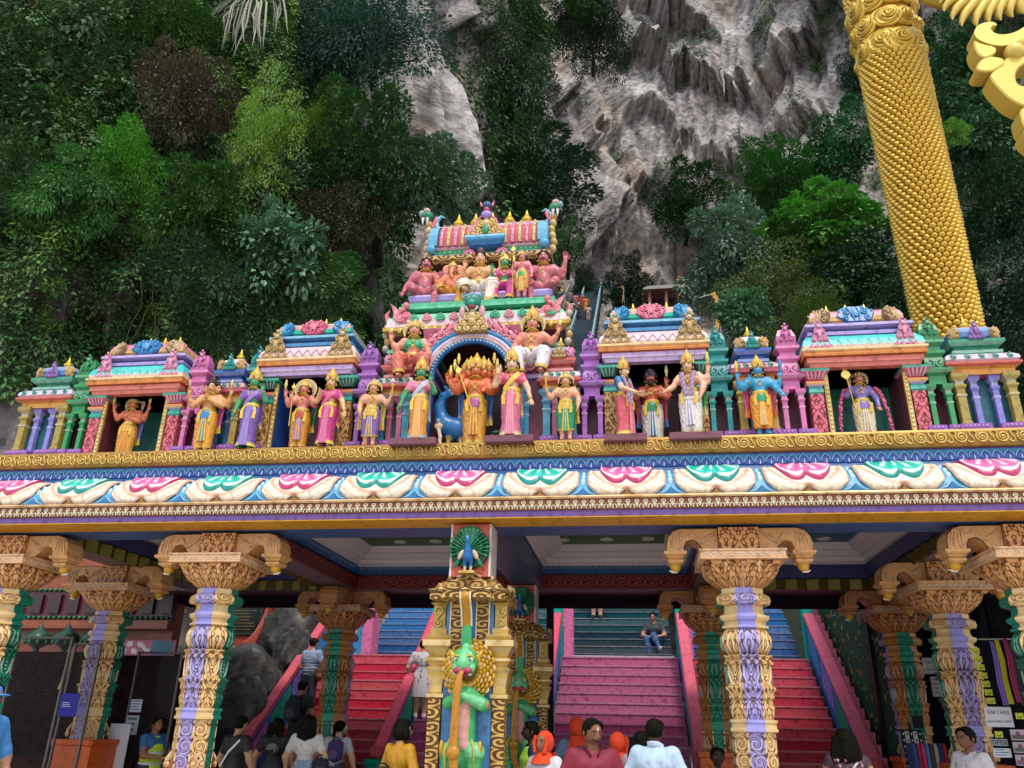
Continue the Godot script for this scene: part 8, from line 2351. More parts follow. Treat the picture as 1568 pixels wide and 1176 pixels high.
	words(o, "AVAILABLE HERE", T(0, -0.055, 0.007), 0.042, Color("1f2a3a"))
	o = board("sign", "smaller shaded phone-card sign between the two right-hand rear columns", T(4.83, 2.61, -4.2), 0.34, 0.25, H("a8a4ac"))
	words(o, "SIM CARD", T(0, 0.055, 0.007), 0.062, Color("1f2a3a"))
	words(o, "AVAILABLE HERE", T(0, -0.055, 0.007), 0.042, Color("1f2a3a"))
	o = board("sign", "grey OPEN sign at the stall by the right edge", T(4.68, 1.505, -1.78), 0.2, 0.085, H("8a9098"))
	words(o, "OPEN", T(0, 0, 0.007), 0.07, Color("15181c"))
	o = board("sign", "small white price sign under the OPEN sign", T(4.69, 1.38, -1.78), 0.22, 0.11, H("d0d8e0"))
	lines(o, 0.22, 0.11, 3, H("5a6a88"))
	o = board("sign", "grey paper sheet hanging below the shaded phone-card sign", T(4.76, 2.28, -3.95), 0.2, 0.3, H("98949c"), "paper")
	lines(o, 0.2, 0.3, 4, H("6a6670"))
	for i in 6:
		o = board("postcard", ["top left postcard beside the OPEN sign", "top right postcard beside the OPEN sign", "middle left postcard beside the OPEN sign", "middle right postcard beside the OPEN sign", "bottom left postcard beside the small price sign", "bottom right postcard beside the small price sign"][i], T(4.9 + (i % 2) * 0.2, 1.6 - (i / 2) * 0.15, -1.72), 0.18, 0.13, H("a89aa4"), "postcard", "postcards at the stall")
		mb = MB.new()
		mb.bx(-0.075, 0.075, -0.05, 0.0, 0.0065, 0.008, H(["5a4a42", "7a5a62", "4a5a4a"][i % 3]))
		mb.ball(Vector3(0, 0.015, 0.006), Vector3(0.03, 0.03, 0.003), H("7a4a5a"), 8, 4)
		put("printed_view", mb, M.plain, o)
	o = thing("scarf_stand", "black and white patterned scarves on a dark stand behind the right stairs", "stand", Vector3(4.13, 0, -3.6))
	for i in 5:
		mb = MB.new()
		ribbon(mb, [Vector3(-0.12 + i * 0.06, 1.62, 0), Vector3(-0.12 + i * 0.06, 1.3, 0.03), Vector3(-0.11 + i * 0.06, 0.8, 0.02)], 0.06, Vector3(1, 0, 0), H("0f0f12") if i % 2 == 0 else H("c8c8c8"), 0.01, 0.004)
		for k in 8: mb.ball(Vector3(-0.12 + i * 0.06, 1.58 - k * 0.09, 0.032), Vector3(0.012, 0.018, 0.006), H("d0d0d0") if i % 2 == 0 else H("15151a"), 5, 3)
		put("hung_scarf", mb, M.cloth, o)
	mb = MB.new()
	mb.tube([Vector3(-0.2, 1.63, 0), Vector3(0.2, 1.63, 0)], 0.015, 6, H("1a1a1c"))
	mb.bx(-0.02, 0.02, 0, 1.75, -0.03, 0.0, H("1a1a1c"))
	mb.bx(0.06, 0.2, 1.66, 1.84, -0.03, 0.02, H("0c0c0e"))
	put("stand_frame", mb, M.metal, o)
	var rc := ["2a4a8a", "8a2a4a", "c82a6a", "3a7aa8", "4a3a3a", "b0a0a0", "1f3a6a", "a02a3a"]
	o = thing("clothes_rack", "low rack of folded colourful cloths behind the man in the white shirt", "rack", Vector3(4.1, 0, -2.9))
	for i in 8:
		mb = MB.new()
		mb.rl(TS(Vector3(-0.2 + i * 0.058, 0.8, 0), Vector3.ONE), 0.045, 0.3, V2([-0.008, 0, 0.002, 0.03, 0.0, 0.6, -0.01, 0.66]), [H(rc[i])])
		put("cloth", mb, M.cloth, o)
	mb = MB.new()
	mb.bx(-0.3, 0.32, 0, 0.78, -0.2, 0.2, H("2a2624"))
	put("rack_frame", mb, M.plain, o)

func boulder(r: float, h: float, col: Color, sd: int) -> MB:
	var mb := MB.new()
	var p := PackedVector3Array()
	var cc := PackedColorArray()
	noise.seed = sd
	noise.frequency = 1.0
	for j in 19:
		for i in 28:
			var a := TAU * i / 28
			var b := PI * j / 18
			var q := Vector3(sin(b) * sin(a), -cos(b), sin(b) * cos(a))
			var k := 1.0 + 0.38 * noise.get_noise_3dv(q * 1.3) + 0.16 * noise.get_noise_3dv(q * 4.0)
			k = minf(k, 1.05 + 0.08 * sin(a * 3.0))
			p.append(Vector3(q.x * r, q.y * h, q.z * r) * k)
			var w := noise.get_noise_3dv(q * 2.4 + Vector3(7, 1, 3))
			cc.append(col.lerp(H("b8b4b0"), smoothstep(0.25, 0.5, w) * 0.6).lerp(H("2c2a2a"), smoothstep(0.1, 0.5, -w) * 0.6))
	mb.grid(p, 28, 19, cc, true)
	return mb

# ---------------------------------------------------------------- limestone cliff
var plan: Curve2D
func make_plan() -> void:
	plan = Curve2D.new()
	plan.bake_interval = 0.5
	var pts := V2([-60, 4, -46, -3, -34, -8, -24, -14, -17, -18.5, -12.5, -24, -11.5, -34, -11, -50, -8.5, -66, 0, -77, 12, -80, 26, -73, 38, -60, 48, -42, 60, -20])
	for i in pts.size():
		var a: Vector2 = pts[maxi(i - 1, 0)]
		var b: Vector2 = pts[mini(i + 1, pts.size() - 1)]
		plan.add_point(pts[i], -(b - a) / 6.0, (b - a) / 6.0)
func n2(x: float, y: float) -> float: return noise.get_noise_2d(x, y)
var s_near := 0.0
# displacement of the rock towards the viewer at length s along the cliff, height y
func relief(s: float, y: float, far: float) -> float:
	var d := n2(s * 0.09, y * 0.018 + 40.0) * 3.2 * lerpf(0.8, 1.5, far)
	d += (1.0 - absf(n2(s * 0.22 + 90.0, y * 0.035)) * 2.2) * 1.2
	d += (1.0 - absf(n2(s * 0.7, y * 0.09 + 10.0)) * 2.0) * 0.45
	d += n2(s * 1.6, y * 0.5) * 0.28
	var per := lerpf(9.0, 15.0, far)
	var ph := y / per + 1.1 * n2(s * 0.045, 3.0) + 0.22 * n2(s * 0.55, 8.0) + 0.16 * n2(s * 1.7, 15.0) + 0.1 * n2(s * 4.2, 25.0)
	var saw := ph - floorf(ph)
	var lip := smoothstep(0.0, 0.05, saw) * pow(1.0 - saw, 1.3)
	d += lip * lerpf(1.4, 6.5, far) * clampf(0.55 + n2(s * 0.06, floorf(ph) * 7.0) * 1.6, 0.0, 1.2)
	return d
func cliff_point(s: float, y: float, far: float) -> Vector3:
	var p := plan.sample_baked(s)
	var q := plan.sample_baked(s + 0.6)
	var t := (q - p).normalized()
	var nn := Vector2(-t.y, t.x)
	var d := relief(s, y, far)
	# the great hollow under the arch of the cave
	if far > 0.5:
		var L := plan.get_baked_length()
		var k := Vector2((s - s_near - 62.0) / 17.0, (y - 52.0) / 14.0).length()
		d -= 6.0 * (1.0 - smoothstep(0.55, 1.0, k))
		if s - s_near < 50.0: d = minf(d, 2.2 + 0.25 * d)
		d -= maxf(0.0, y - 34.0) * 0.16 * smoothstep(8.0, 40.0, s - s_near)
	else: d -= y * 0.07
	var r := p + nn * d
	return Vector3(r.x, y, r.y)

func cliff() -> void:
	noise.seed = 5
	noise.noise_type = FastNoiseLite.TYPE_SIMPLEX_SMOOTH
	noise.fractal_octaves = 3
	noise.frequency = 1.0
	make_plan()
	s_near = plan.get_closest_offset(Vector2(-12.3, -25.0))
	var L := plan.get_baked_length()
	var pale := H("eeeaea", 0.95)
	var tanc := H("dcc8b4")
	var mid := H("cac4c4")
	var dark := H("3a3634")
	var stain := H("2a2828")
	for sec in [["left_cliff", 12.0, s_near + 5.0, 0.0, 46.0, 0.34, 0.4, 0.0], ["far_cliff", s_near - 3.0, L, -2.0, 118.0, 0.46, 0.62, 1.0]]:
		var w := int((sec[2] - sec[1]) / sec[5])
		var h := int((sec[4] - sec[3]) / sec[6])
		var p := PackedVector3Array()
		var cc := PackedColorArray()
		p.resize(w * h); cc.resize(w * h)
		for j in h:
			var y: float = sec[3] + j * sec[6]
			for i in w:
				var s: float = sec[1] + i * sec[5]
				p[j * w + i] = cliff_point(s, y, sec[7])
				var a := n2(s * 0.16, y * 0.05 + 200.0)
				var b := n2(s * 1.3, y * 0.08 + 300.0)
				var g := n2(s * 2.6, y * 1.0 + 77.0)
				var c := mid.lerp(pale, smoothstep(-0.25, 0.35, a))
				c = c.lerp(tanc, smoothstep(0.15, 0.5, n2(s * 0.11 + 50.0, y * 0.03)) * 0.7)
				c = c.lerp(stain, smoothstep(0.15, 0.48, b) * 0.65)
				c = c.lerp(dark, smoothstep(0.15, 0.45, g) * 0.65)
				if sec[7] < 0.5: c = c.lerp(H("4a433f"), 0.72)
				cc[j * w + i] = c
		var mb := MB.new()
		mb.grid(p, w, h, cc, false, false, true)
		tag(put(sec[0], mb, M.rock), "", "", "", "structure")
	# stalactites under the lips of the far cliff
	var st := MB.new()
	for i in 260:
		var s := s_near + 38.0 + rf(0, 52.0)
		var y := 30.0 + rf(0, 60.0)
		var a := cliff_point(s, y, 1.0)
		var b := cliff_point(s, y - 1.6, 1.0)
		if (a - b).z * 0.8 + absf((a - b).x) * 0.2 < 0.9: continue
		var len := rf(1.2, 4.2)
		var r := rf(0.2, 0.5)
		st.tube([a + Vector3(0, 0.6, 0), a + Vector3(rf(-0.2, 0.2), -len * 0.4, 0.1), a + Vector3(rf(-0.3, 0.3), -len, 0.1)], [r, r * 0.6, 0.03], 6, [mid, pale, tanc][i % 3].lerp(mid, 0.3))
	if st.v.size(): tag(put("stalactites", st, M.rock), "", "", "", "structure")
	# the slope beside the stairs
	var w2 := 60
	var h2 := 60
	var p2 := PackedVector3Array()
	for j in h2:
		for i in w2:
			var x := 4.9 + i * 1.1
			var z := -11.0 - j * 1.15
			p2.append(Vector3(x, slope(x, z), z))
	var mb2 := MB.new()
	mb2.grid(p2, w2, h2, H("2f3a24"), false, false, true)
	tag(put("hillside", mb2, M.rocknear), "", "", "", "structure")
	mb2 = MB.new()
	mb2.quad(Vector3(-400, -0.004, 400), Vector3(400, -0.004, 400), Vector3(400, -0.004, -400), Vector3(-400, -0.004, -400), H("ccc6bc"), 1, 1)
	tag(put("ground", mb2, M.worn), "", "", "", "structure")
func slope(x: float, z: float) -> float:
	return maxf(0.0, (-z - 11.0) * 0.62) + (x - 4.0) * 0.16 + n2(x * 0.08, z * 0.08) * 2.0 + n2(x * 0.4, z * 0.4) * 0.4

# ---------------------------------------------------------------- foliage
func leaf(mb: MB, p: Vector3, d: Vector3, up: Vector3, l: float, w: float, c: Color) -> void:
	d = d.normalized()
	var s := d.cross(up).normalized()
	var u := s.cross(d)
	var b := p + d * l * 0.45 - u * w * 0.16
	var tip := p + d * l - u * l * 0.12
	var k := mb.v.size()
	var e0 := b + s * w * 0.5 + u * w * 0.2
	var e1 := b - s * w * 0.5 + u * w * 0.2
	var na := (tip - p).cross(e0 - p).normalized()
	var nb := (e1 - p).cross(tip - p).normalized()
	var turn := na.dot(u) < 0.0
	if turn:
		na = -na
		nb = -nb
	for q in [[p, na], [e0, na], [tip, na], [p, nb], [tip, nb], [e1, nb]]:
		mb.v.append(q[0]); mb.n.append(q[1]); mb.c.append(c); mb.u.append(Vector2.ZERO)
	if turn: mb.ix.append_array(PackedInt32Array([k, k + 2, k + 1, k + 3, k + 5, k + 4]))
	else: mb.ix.append_array(PackedInt32Array([k, k + 1, k + 2, k + 3, k + 4, k + 5]))

func crown_proto(n: int, ll: float, lw: float, droop: float, lumps: int, sd: int) -> ArrayMesh:
	rng.seed = sd
	var mb := MB.new()
	var cs := []
	for i in lumps:
		var v := Vector3(rng.randfn(), rng.randfn() * 0.85, rng.randfn()).normalized() * pow(rng.randf(), 0.45)
		var far := v.length()
		cs.append([v * rf(0.75, 1.12), lerpf(rf(0.3, 0.55), rf(0.13, 0.36), far)])
	for i in n:
		var q: Array = cs[i % lumps]
		var d := Vector3(rng.randfn(), rng.randfn() * 0.8 + 0.35, rng.randfn()).normalized()
		var r: float = q[1] * pow(rng.randf(), 0.3)
		var p: Vector3 = q[0] + d * r * Vector3(1, 0.8, 1)
		var out := (d + p * 0.5 + Vector3(rf(-0.6, 0.6), rf(-0.5, 0.3) - droop, rf(-0.6, 0.6))).normalized()
		var t := rng.randf()
		var g := rf(0.72, 1.25)
		var c := Color(g, g, g)
		if t > 0.93: c = Color(1.7 * g, 1.5 * g, 0.8 * g)
		elif t < 0.1: c = Color(0.7 * g, 0.75 * g, 0.7 * g)
		leaf(mb, p, out, (Vector3.UP * 0.8 + d * 0.7 + Vector3(rf(-0.4, 0.4), 0, rf(-0.4, 0.4))).normalized(), ll * rf(0.7, 1.25), lw * rf(0.7, 1.2), c)
	return mb.mesh()
var leafmats := {}
func leafmat(hex: String) -> StandardMaterial3D:
	if not leafmats.has(hex):
		var m := StandardMaterial3D.new()
		m.vertex_color_use_as_albedo = true
		var c0 := Color(hex)
		c0 = c0.lerp(Color(c0.v * 0.8, c0.v * 0.85, c0.v * 0.8), 0.14) * 1.1
		c0.a = 1.0
		m.albedo_color = c0
		m.roughness = 0.5
		m.metallic_specular = 0.4
		m.backlight_enabled = true
		m.backlight = c0.darkened(0.3)
		m.cull_mode = BaseMaterial3D.CULL_DISABLED
		leafmats[hex] = m
	return leafmats[hex]

var crowns := []
func tree(label: String, cat: String, c: Vector3, r: Vector3, hex: String, proto: int, group := "trees and bushes on the cliff") -> void:
	var called := "tree" if cat == "tree" else ("vine" if cat == "vine" else "bush")
	var o := thing(called, label, cat, Vector3(c.x, c.y - r.y, c.z), group)
	var mb := MB.new()
	var k := r.y if cat != "vine" else r.y * 0.5
	mb.tube([Vector3(0, k * 0.25, -k * 0.75), Vector3(k * 0.05, 0.6 * k, -k * 0.3), Vector3(0, k * 1.1, 0)], [0.06 * k, 0.05 * k, 0.025 * k], 7, H("3a342c"))
	for i in 6:
		var a := TAU * i / 6 + c.x
		mb.tube([Vector3(0, k * (0.6 + 0.08 * i), -k * 0.2), Vector3(cos(a) * r.x * 0.3, k * (0.8 + 0.08 * i), sin(a) * r.z * 0.3), Vector3(cos(a) * r.x * 0.6, k * (0.9 + 0.1 * i), sin(a) * r.z * 0.6)], [0.03 * k, 0.02 * k, 0.008 * k], 5, H("3a342c"))
	put("stem" if cat == "vine" else "trunk", mb, M.bark, o)
	inst("crown", crowns[proto], leafmat(hex), o, Transform3D(Basis(Vector3.UP, c.x * 1.7 + c.y) * Basis(Vector3.RIGHT, 0.0), Vector3(0, r.y, 0)).scaled_local(r)).set_meta("kind", "stuff")

func foliage() -> void:
	crowns = [crown_proto(11000, 0.075, 0.04, 0.35, 40, 11), crown_proto(9000, 0.09, 0.06, 0.55, 34, 12), crown_proto(15000, 0.05, 0.028, 0.1, 48, 13), crown_proto(3600, 0.15, 0.11, 0.5, 30, 14), crown_proto(11000, 0.1, 0.026, 0.7, 40, 15)]
	rng.seed = 77
	# [label, category, x, y, z, rx, ry, rz, colour, crown]
	for t in TREES: tree(t[0], t[1], Vector3(t[2], t[3], t[4]), Vector3(t[5], t[6], t[7]), t[8], t[9])
	# ivy on the cliffs
	var spray := MB.new()
	for i in 10:
		var a := TAU * i / 10 + rf(-0.2, 0.2)
		var r := rf(0.05, 0.32)
		leaf(spray, Vector3(cos(a) * r, sin(a) * r, rf(-0.06, 0.1)), Vector3(cos(a) * 0.5 + rf(-0.4, 0.4), sin(a) * 0.4 - 0.7, rf(0.1, 0.6)), Vector3(rf(-0.3, 0.3), 0.5, 0.9), rf(0.13, 0.2), rf(0.07, 0.11), Color.WHITE * rf(0.75, 1.25))
	var sm := spray.mesh()
	for sec in [["left_cliff_ivy", 14.0, s_near + 2.0, 5.0, 44.0, 0.0, 62000, "4a7038", 1.0], ["far_cliff_ivy", s_near - 3.0, plan.get_baked_length() - 12.0, 16.0, 112.0, 1.0, 64000, "3e6236", 2.0]]:
		var mm := MultiMesh.new()
		mm.transform_format = MultiMesh.TRANSFORM_3D
		mm.use_colors = true
		mm.mesh = sm
		var buf := PackedFloat32Array()
		var n := 0
		var far: float = sec[5]
		for i in sec[6]:
			var s := rf(sec[1], sec[2])
			var y := rf(sec[3], sec[4])
			var m := n2(s * 0.1 + 500.0, y * 0.06) + 0.5 * n2(s * 0.35, y * 0.22 + 60.0)
			if far < 0.5:
				m += 0.42 + smoothstep(9.0, 15.0, y) * 0.5 - smoothstep(s_near - 1.5, s_near + 1.0, s) * 0.95
				if y < 11.0: m -= 0.35
				if s < s_near - 12.0: m -= 0.6 * smoothstep(15.5, 13.0, y)
			else:
				var e := s - s_near
				m += -0.12 - 0.6 * smoothstep(6.5, 4.0, e) * smoothstep(-3.0, -1.0, e) + 0.5 * smoothstep(-1.0, -3.0, e) + 0.55 * smoothstep(80.0, 96.0, e) + 0.3 * smoothstep(90.0, 105.0, y)
				if e > 34.0 and e < 90.0: m -= 0.34
				m += 0.7 * (smoothstep(5.0, 8.0, e) - smoothstep(26.0, 36.0, e))
			if m < 0.02: continue
			var p := cliff_point(s, y, far)
			var t := (plan.sample_baked(s + 0.6) - plan.sample_baked(s)).normalized()
			var nn := Vector3(-t.y, 0, t.x)
			var bulge := (maxf(0.0, m) * 1.1 + absf(n2(s * 0.5 + 33.0, y * 0.4)) * 1.3) * lerpf(1.0, 1.7, far)
			p += nn * (bulge * rf(0.5, 1.0) + 0.1)
			var B := Basis(Vector3.UP, atan2(nn.x, nn.z) + rf(-0.8, 0.8)) * Basis(Vector3.RIGHT, rf(-0.9, 0.2)) * Basis(Vector3.BACK, rf(-0.8, 0.8))
			var sc: float = rf(0.75, 1.5) * sec[8]
			B = B * Basis.from_scale(Vector3.ONE * sc)
			var tone := n2(s * 0.28 + 900.0, y * 0.2)
			var g := rf(0.75, 1.2)
			var c := Color(1.0, 1.0, 1.0) * g
			if tone > 0.28: c = Color(1.5, 1.45, 0.85) * g
			elif tone < -0.33: c = Color(1.35, 1.05, 0.95) * g * 0.85
			elif tone < -0.1: c = Color(0.9, 1.05, 1.1) * g
			buf.append_array(PackedFloat32Array([B.x.x, B.y.x, B.z.x, p.x, B.x.y, B.y.y, B.z.y, p.y, B.x.z, B.y.z, B.z.z, p.z, c.r, c.g, c.b, 1.0]))
			n += 1
		mm.instance_count = n
		mm.buffer = buf
		var o := MultiMeshInstance3D.new()
		o.multimesh = mm
		o.material_override = leafmat(sec[7])
		o.name = sec[0]
		add_child(o, true)
		tag(o, "dense ivy and climbing leaves covering the %s" % ("near left cliff" if far < 0.5 else "far cliff walls"), "ivy", "", "stuff")
	# ground cover on the slope
	var mm := MultiMesh.new()
	mm.transform_format = MultiMesh.TRANSFORM_3D
	mm.mesh = crowns[0]
	var xs := []
	for i in 420:
		var x := 6.5 + rf(0, 1) * 44.0
		var z := -12.0 - rf(0, 1) * 60.0
		var sc := rf(1.2, 2.8)
		xs.append(Transform3D(Basis(Vector3.UP, rf(0, TAU)) * Basis.from_scale(Vector3(sc, sc * 0.75, sc)), Vector3(x + sc, slope(x, z) + sc * 0.3, z)))
	mm.instance_count = xs.size()
	for i in xs.size(): mm.set_instance_transform(i, xs[i])
	var o := MultiMeshInstance3D.new()
	o.multimesh = mm
	o.material_override = leafmat("33522a")
	o.name = "undergrowth"
	add_child(o, true)
	tag(o, "dark undergrowth covering the slope right of the stairs", "undergrowth", "", "stuff")
	# dead palm fronds, hanging at the top
	var pf := thing("dead_palm", "pale dead palm fronds hanging down at the top of the left cliff", "palm", Vector3(PALM.x, PALM.y, PALM.z))
	for i in 34:
		var mb := MB.new()
		var x := rf(-2.1, 2.1)
		var l := rf(1.6, 3.2) * (1.0 - absf(x) * 0.18)
		mb.tube([Vector3(x * 0.5, 1.0, rf(-0.4, 0.2)), Vector3(x * 0.9, 0.2, rf(0, 0.4)), Vector3(x, -l * 0.5, rf(0.0, 0.5)), Vector3(x + rf(-0.25, 0.25), -l, rf(0.0, 0.4))], [0.02, 0.05, 0.055, 0.006], 5, [H("9a9a88"), H("7a8070"), H("b0aa98")][i % 3], 0.25)
		put("frond", mb, M.cloth, pf)
	# hanging roots on the left
	for i in 5:
		var mb := MB.new()
		var pa := []
		var q: Vector3 = ROOT + Vector3(i * 0.55 - 0.4, 0, 0.1 * i)
		for k in 9:
			pa.append(q)
			q += Vector3(rf(-0.22, 0.18), -rf(0.3, 0.55), rf(-0.06, 0.06))
		mb.tube(pa, rf(0.012, 0.026), 5, H("6a625a"))
		tag(put("hanging_root", mb, M.bark), ["pale crooked root hanging above the far-left pink-crested shrine", "second pale root beside the crooked one on the left cliff", "root hanging between two grey rock slabs on the left cliff", "thin root in the dark gap of the left cliff", "rightmost pale root in the dark gap of the left cliff"][i], "root", "roots on the left cliff")

# ---------------------------------------------------------------- golden statue parts, lamps, pavilion
func golden() -> void:
	var gd := H("ecc658")
	var o := thing("golden_garland", "colossal golden garland of round bosses with a band of roses, hanging behind the gateway", "garland", Vector3(8.17, 0, -9.0))
	var R := func(y: float) -> float: return lerpf(0.7, 0.86, clampf((y - 11.0) / 11.0, -0.5, 1.2))
	var mb := MB.new()
	var pr := []
	for j in 24: pr.append(Vector2(R.call(4.0 + j) - 0.03, 4.0 + j))
	mb.lathe(T(), pr, 40, H("c08a22"))
	put("core", mb, M.gold, o)
	var bo := MB.new()
	bo.lathe(T(), V2([0.09, 0.0, 0.09, 0.03, 0.08, 0.065, 0.058, 0.09, 0.042, 0.095, 0.036, 0.112, 0.022, 0.124, 0.001, 0.128]), 9, gd)
	var bm := bo.mesh()
	var xs := []
	var y := 6.6
	var row := 0
	while y < 27.0:
		var r: float = R.call(y)
		var n := int(TAU * r / 0.165)
		if y < 19.7 or y > 22.1:
			for i in n:
				var a := TAU * (i + 0.5 * (row % 2)) / n
				xs.append(Transform3D(Basis(Vector3(cos(a), 0, -sin(a)), Vector3(sin(a), 0, cos(a)), Vector3(0, 1, 0)) * Basis.from_scale(Vector3.ONE * rf(0.86, 0.97)), Vector3(sin(a) * r, y, cos(a) * r)))
		y += 0.147
		row += 1
	var rest := []
	var made := 0
	for t in xs:
		if made < 300 and t.origin.y > 9.3 and t.origin.z > 0.28:
			inst("boss", bm, M.gold, o, t)
			made += 1
		else: rest.append(t)
	var mm := MultiMesh.new()
	mm.transform_format = MultiMesh.TRANSFORM_3D
	mm.mesh = bm
	mm.instance_count = rest.size()
	for i in rest.size(): mm.set_instance_transform(i, rest[i])
	var mi := MultiMeshInstance3D.new()
	mi.multimesh = mm
	mi.material_override = M.gold
	mi.name = "boss_rows"
	mi.set_meta("kind", "stuff")
	o.add_child(mi)
	var roses := []
	for k in 30: roses.append([k % 10 * TAU / 10 + 0.31 * (k / 10) + rf(-0.08, 0.08), 20.05 + (k / 10) * 0.84 + rf(-0.1, 0.1), rf(0.36, 0.47)])
	for q in roses:
		mb = MB.new()
		var a: float = q[0]
		for k in 5:
			var rr: float = q[2] * (1.0 - k * 0.19)
			mb.ring(Transform3D(Basis(Vector3.BACK, k * 1.1 + a) * Basis.from_scale(Vector3(1, 0.84, 1.2)), Vector3(0.02 * k, 0.01 * k, 0.03 + k * 0.035)), rr, 0.07 * q[2] / 0.5, gd, 22, 7)
		mb.ell(TS(Vector3(0, 0, 0.0), Vector3(q[2] * 0.95, q[2] * 0.8, 0.16)), gd.darkened(0.1), 18, 8)
		mb.ball(Vector3(0.08, 0.04, 0.18), Vector3(0.06, 0.06, 0.07), gd, 8, 6)
		var r: float = R.call(q[1]) - 0.05
		put("rose", mb, M.gold, o, Transform3D(Basis(Vector3.UP, a), Vector3(sin(a) * r, q[1], cos(a) * r)))
	# corner of the statue's scrolled base plate, top right
	var C := Vector3(9.35, 20.35, -7.0)
	o = thing("golden_scrollwork", "smooth golden feather and scroll ornament entering the top right corner", "ornament", C)
	var g2 := H("e0c462")
	for f in FEATHERS:
		mb = MB.new()
		var B := Vector3(f[0], f[1], 0)
		var E := Vector3(f[2], f[3], 0)
		var sd := (E - B).cross(Vector3.BACK).normalized() * 0.12
		mb.tube([B, B.lerp(E, 0.35) + sd, B.lerp(E, 0.65) + sd * 1.2, B.lerp(E, 0.85) + sd * 0.8, E], [0.2, 0.2, 0.17, 0.11, 0.01], 12, g2, 0.7)
		put("feather", mb, M.smooth_gold, o)
	mb = MB.new()
	mb.lathe(TS(Vector3(0.1, 0.75, -0.15), Vector3.ONE, Vector3(PI / 2, 0, 0)), V2([0.001, 0.3, 0.75, 0.32, 0.8, 0.22, 1.0, 0.16, 1.12, -0.05, 1.0, -0.3, 0.001, -0.35]), 48, g2)
	put("plate", mb, M.smooth_gold, o)
	for k in PLATES:
		for q in PLATES[k]:
			mb = MB.new()
			var pl := PackedVector2Array()
			var src := P2(q)
			for i in src.size():
				var p0 := src[(i + src.size() - 1) % src.size()]
				var p1 := src[i]
				var p2 := src[(i + 1) % src.size()]
				pl.append(p1.lerp(p0, 0.25)); pl.append(p1.lerp(p2, 0.25))
			mb.prism(T(0, 0, 0.1), pl, 0.55, g2, 0.035)
			put(k, mb, M.smooth_gold, o)
	for q in BALLS:
		mb = MB.new()
		mb.ball(Vector3(q[0], q[1], 0.05), Vector3.ONE * q[2], g2, 16, 10)
		put("golden_ball", mb, M.smooth_gold, o)
	# yellow pierced lamp ornaments along the far stairs
	var horn := func(label: String, at: Vector3, s: float, mir: float, lamp: bool) -> void:
		var q := thing("stair_lamp", label, "lamp post", Transform3D(Basis.from_scale(Vector3(s * mir, s, s)), at), "yellow horn-shaped lamps along the far stairs")
		var m2 := MB.new()
		m2.tube([Vector3(0, -3.0, 0), Vector3(0, 2.4, 0)], 0.05, 7, H("8a8478"))
		put("pole", m2, M.metal, q)
		m2 = MB.new()
		m2.prism(T(0, 0, 0.04), P2([-0.42, 2.55, -0.12, 2.7, 0.02, 1.9, 0.03, 1.2, -0.03, 0.4, -0.22, -0.35, -0.3, -0.6, -0.36, -0.35, -0.3, 0.3, -0.14, 1.0, -0.12, 1.7, -0.22, 2.2]), 0.08, H("d0931c"), 0.01)
		put("yellow_horn", m2, M.paint, q)
		m2 = MB.new()
		for k in 7: m2.ell(TS(Vector3([-0.25, -0.16, -0.08, -0.05, -0.1, -0.2, -0.28][k], [2.45, 2.15, 1.75, 1.2, 0.65, 0.15, -0.25][k], 0.042), Vector3(0.045, 0.06, 0.006)), H("1a1612"), 8, 5)
		put("pierced_hole", m2, M.plain, q)
		m2 = MB.new()
		m2.tube([Vector3(-0.35, 2.5, 0), Vector3(-0.7, 2.45, 0), Vector3(-1.1, 2.3, 0)], [0.03, 0.05, 0.04], 6, H("9a9a94"))
		put("lamp_arm", m2, M.metal, q)
		if lamp:
			m2 = MB.new()
			m2.tube([Vector3(0.0, 2.1, 0.1), Vector3(0.5, 1.85, 0.1), Vector3(1.6, 1.5, 0.1)], 0.03, 6, H("8a8a84"))
			m2.ell(TS(Vector3(0.75, 1.55, 0.12), Vector3(0.6, 0.12, 0.22), Vector3(0, 0, -0.3)), H("6a6a66"), 12, 7)
			put("street_lamp_head", m2, M.metal, q)
			m2 = MB.new()
			m2.prism(T(0, 0, 0.12), P2([1.25, 1.25, 1.95, 1.0, 2.25, 0.2, 2.3, -0.6, 2.0, -0.1, 1.6, 0.75]), 0.08, H("d0931c"), 0.01)
			put("yellow_horn", m2, M.paint, q)
			m2 = MB.new()
			for k in 4: m2.ell(TS(Vector3([1.7, 1.88, 2.02, 2.14][k], [0.95, 0.65, 0.32, 0.0][k], 0.122), Vector3(0.06, 0.07, 0.006)), H("1a1612"), 8, 5)
			put("pierced_hole", m2, M.plain, q)
	for q in LAMPS: horn.call(q[0], q[1], q[2], q[3], q[4])
	# little pavilion at the head of the stairs
	o = thing("pavilion", "small reddish pavilion with grey roof at the top of the far stairs", "pavilion", Vector3(4.1, 38.5, -60.0))
	mb = MB.new()
	mb.bx(-2.6, 3.4, -3.0, 0.8, -2, 0.4, H("6a5450"))
	put("base", mb, M.plain, o)
	for x in [-1.4, 0.2, 1.8]:
		mb = MB.new()
		mb.bx(x - 0.14, x + 0.14, 0.8, 2.6, 0, 0.28, H("9a5a54"))
		put("post", mb, M.plain, o)
	mb = MB.new()
	mb.rl(T(0.2, 2.6, -0.6), 3.8, 2.0, V2([0.0, 0, 0.3, 0.05, 0.3, 0.2, -0.2, 0.7, -0.6, 0.8]), [H("a8746a"), H("a8a4a0"), H("8a8886")])
	put("roof", mb, M.plain, o)
	mb = MB.new()
	mb.bx(-1.3, 1.7, 0.8, 2.5, -1.4, -1.2, H("3a1e1e"))
	put("rear_wall", mb, M.plain, o)
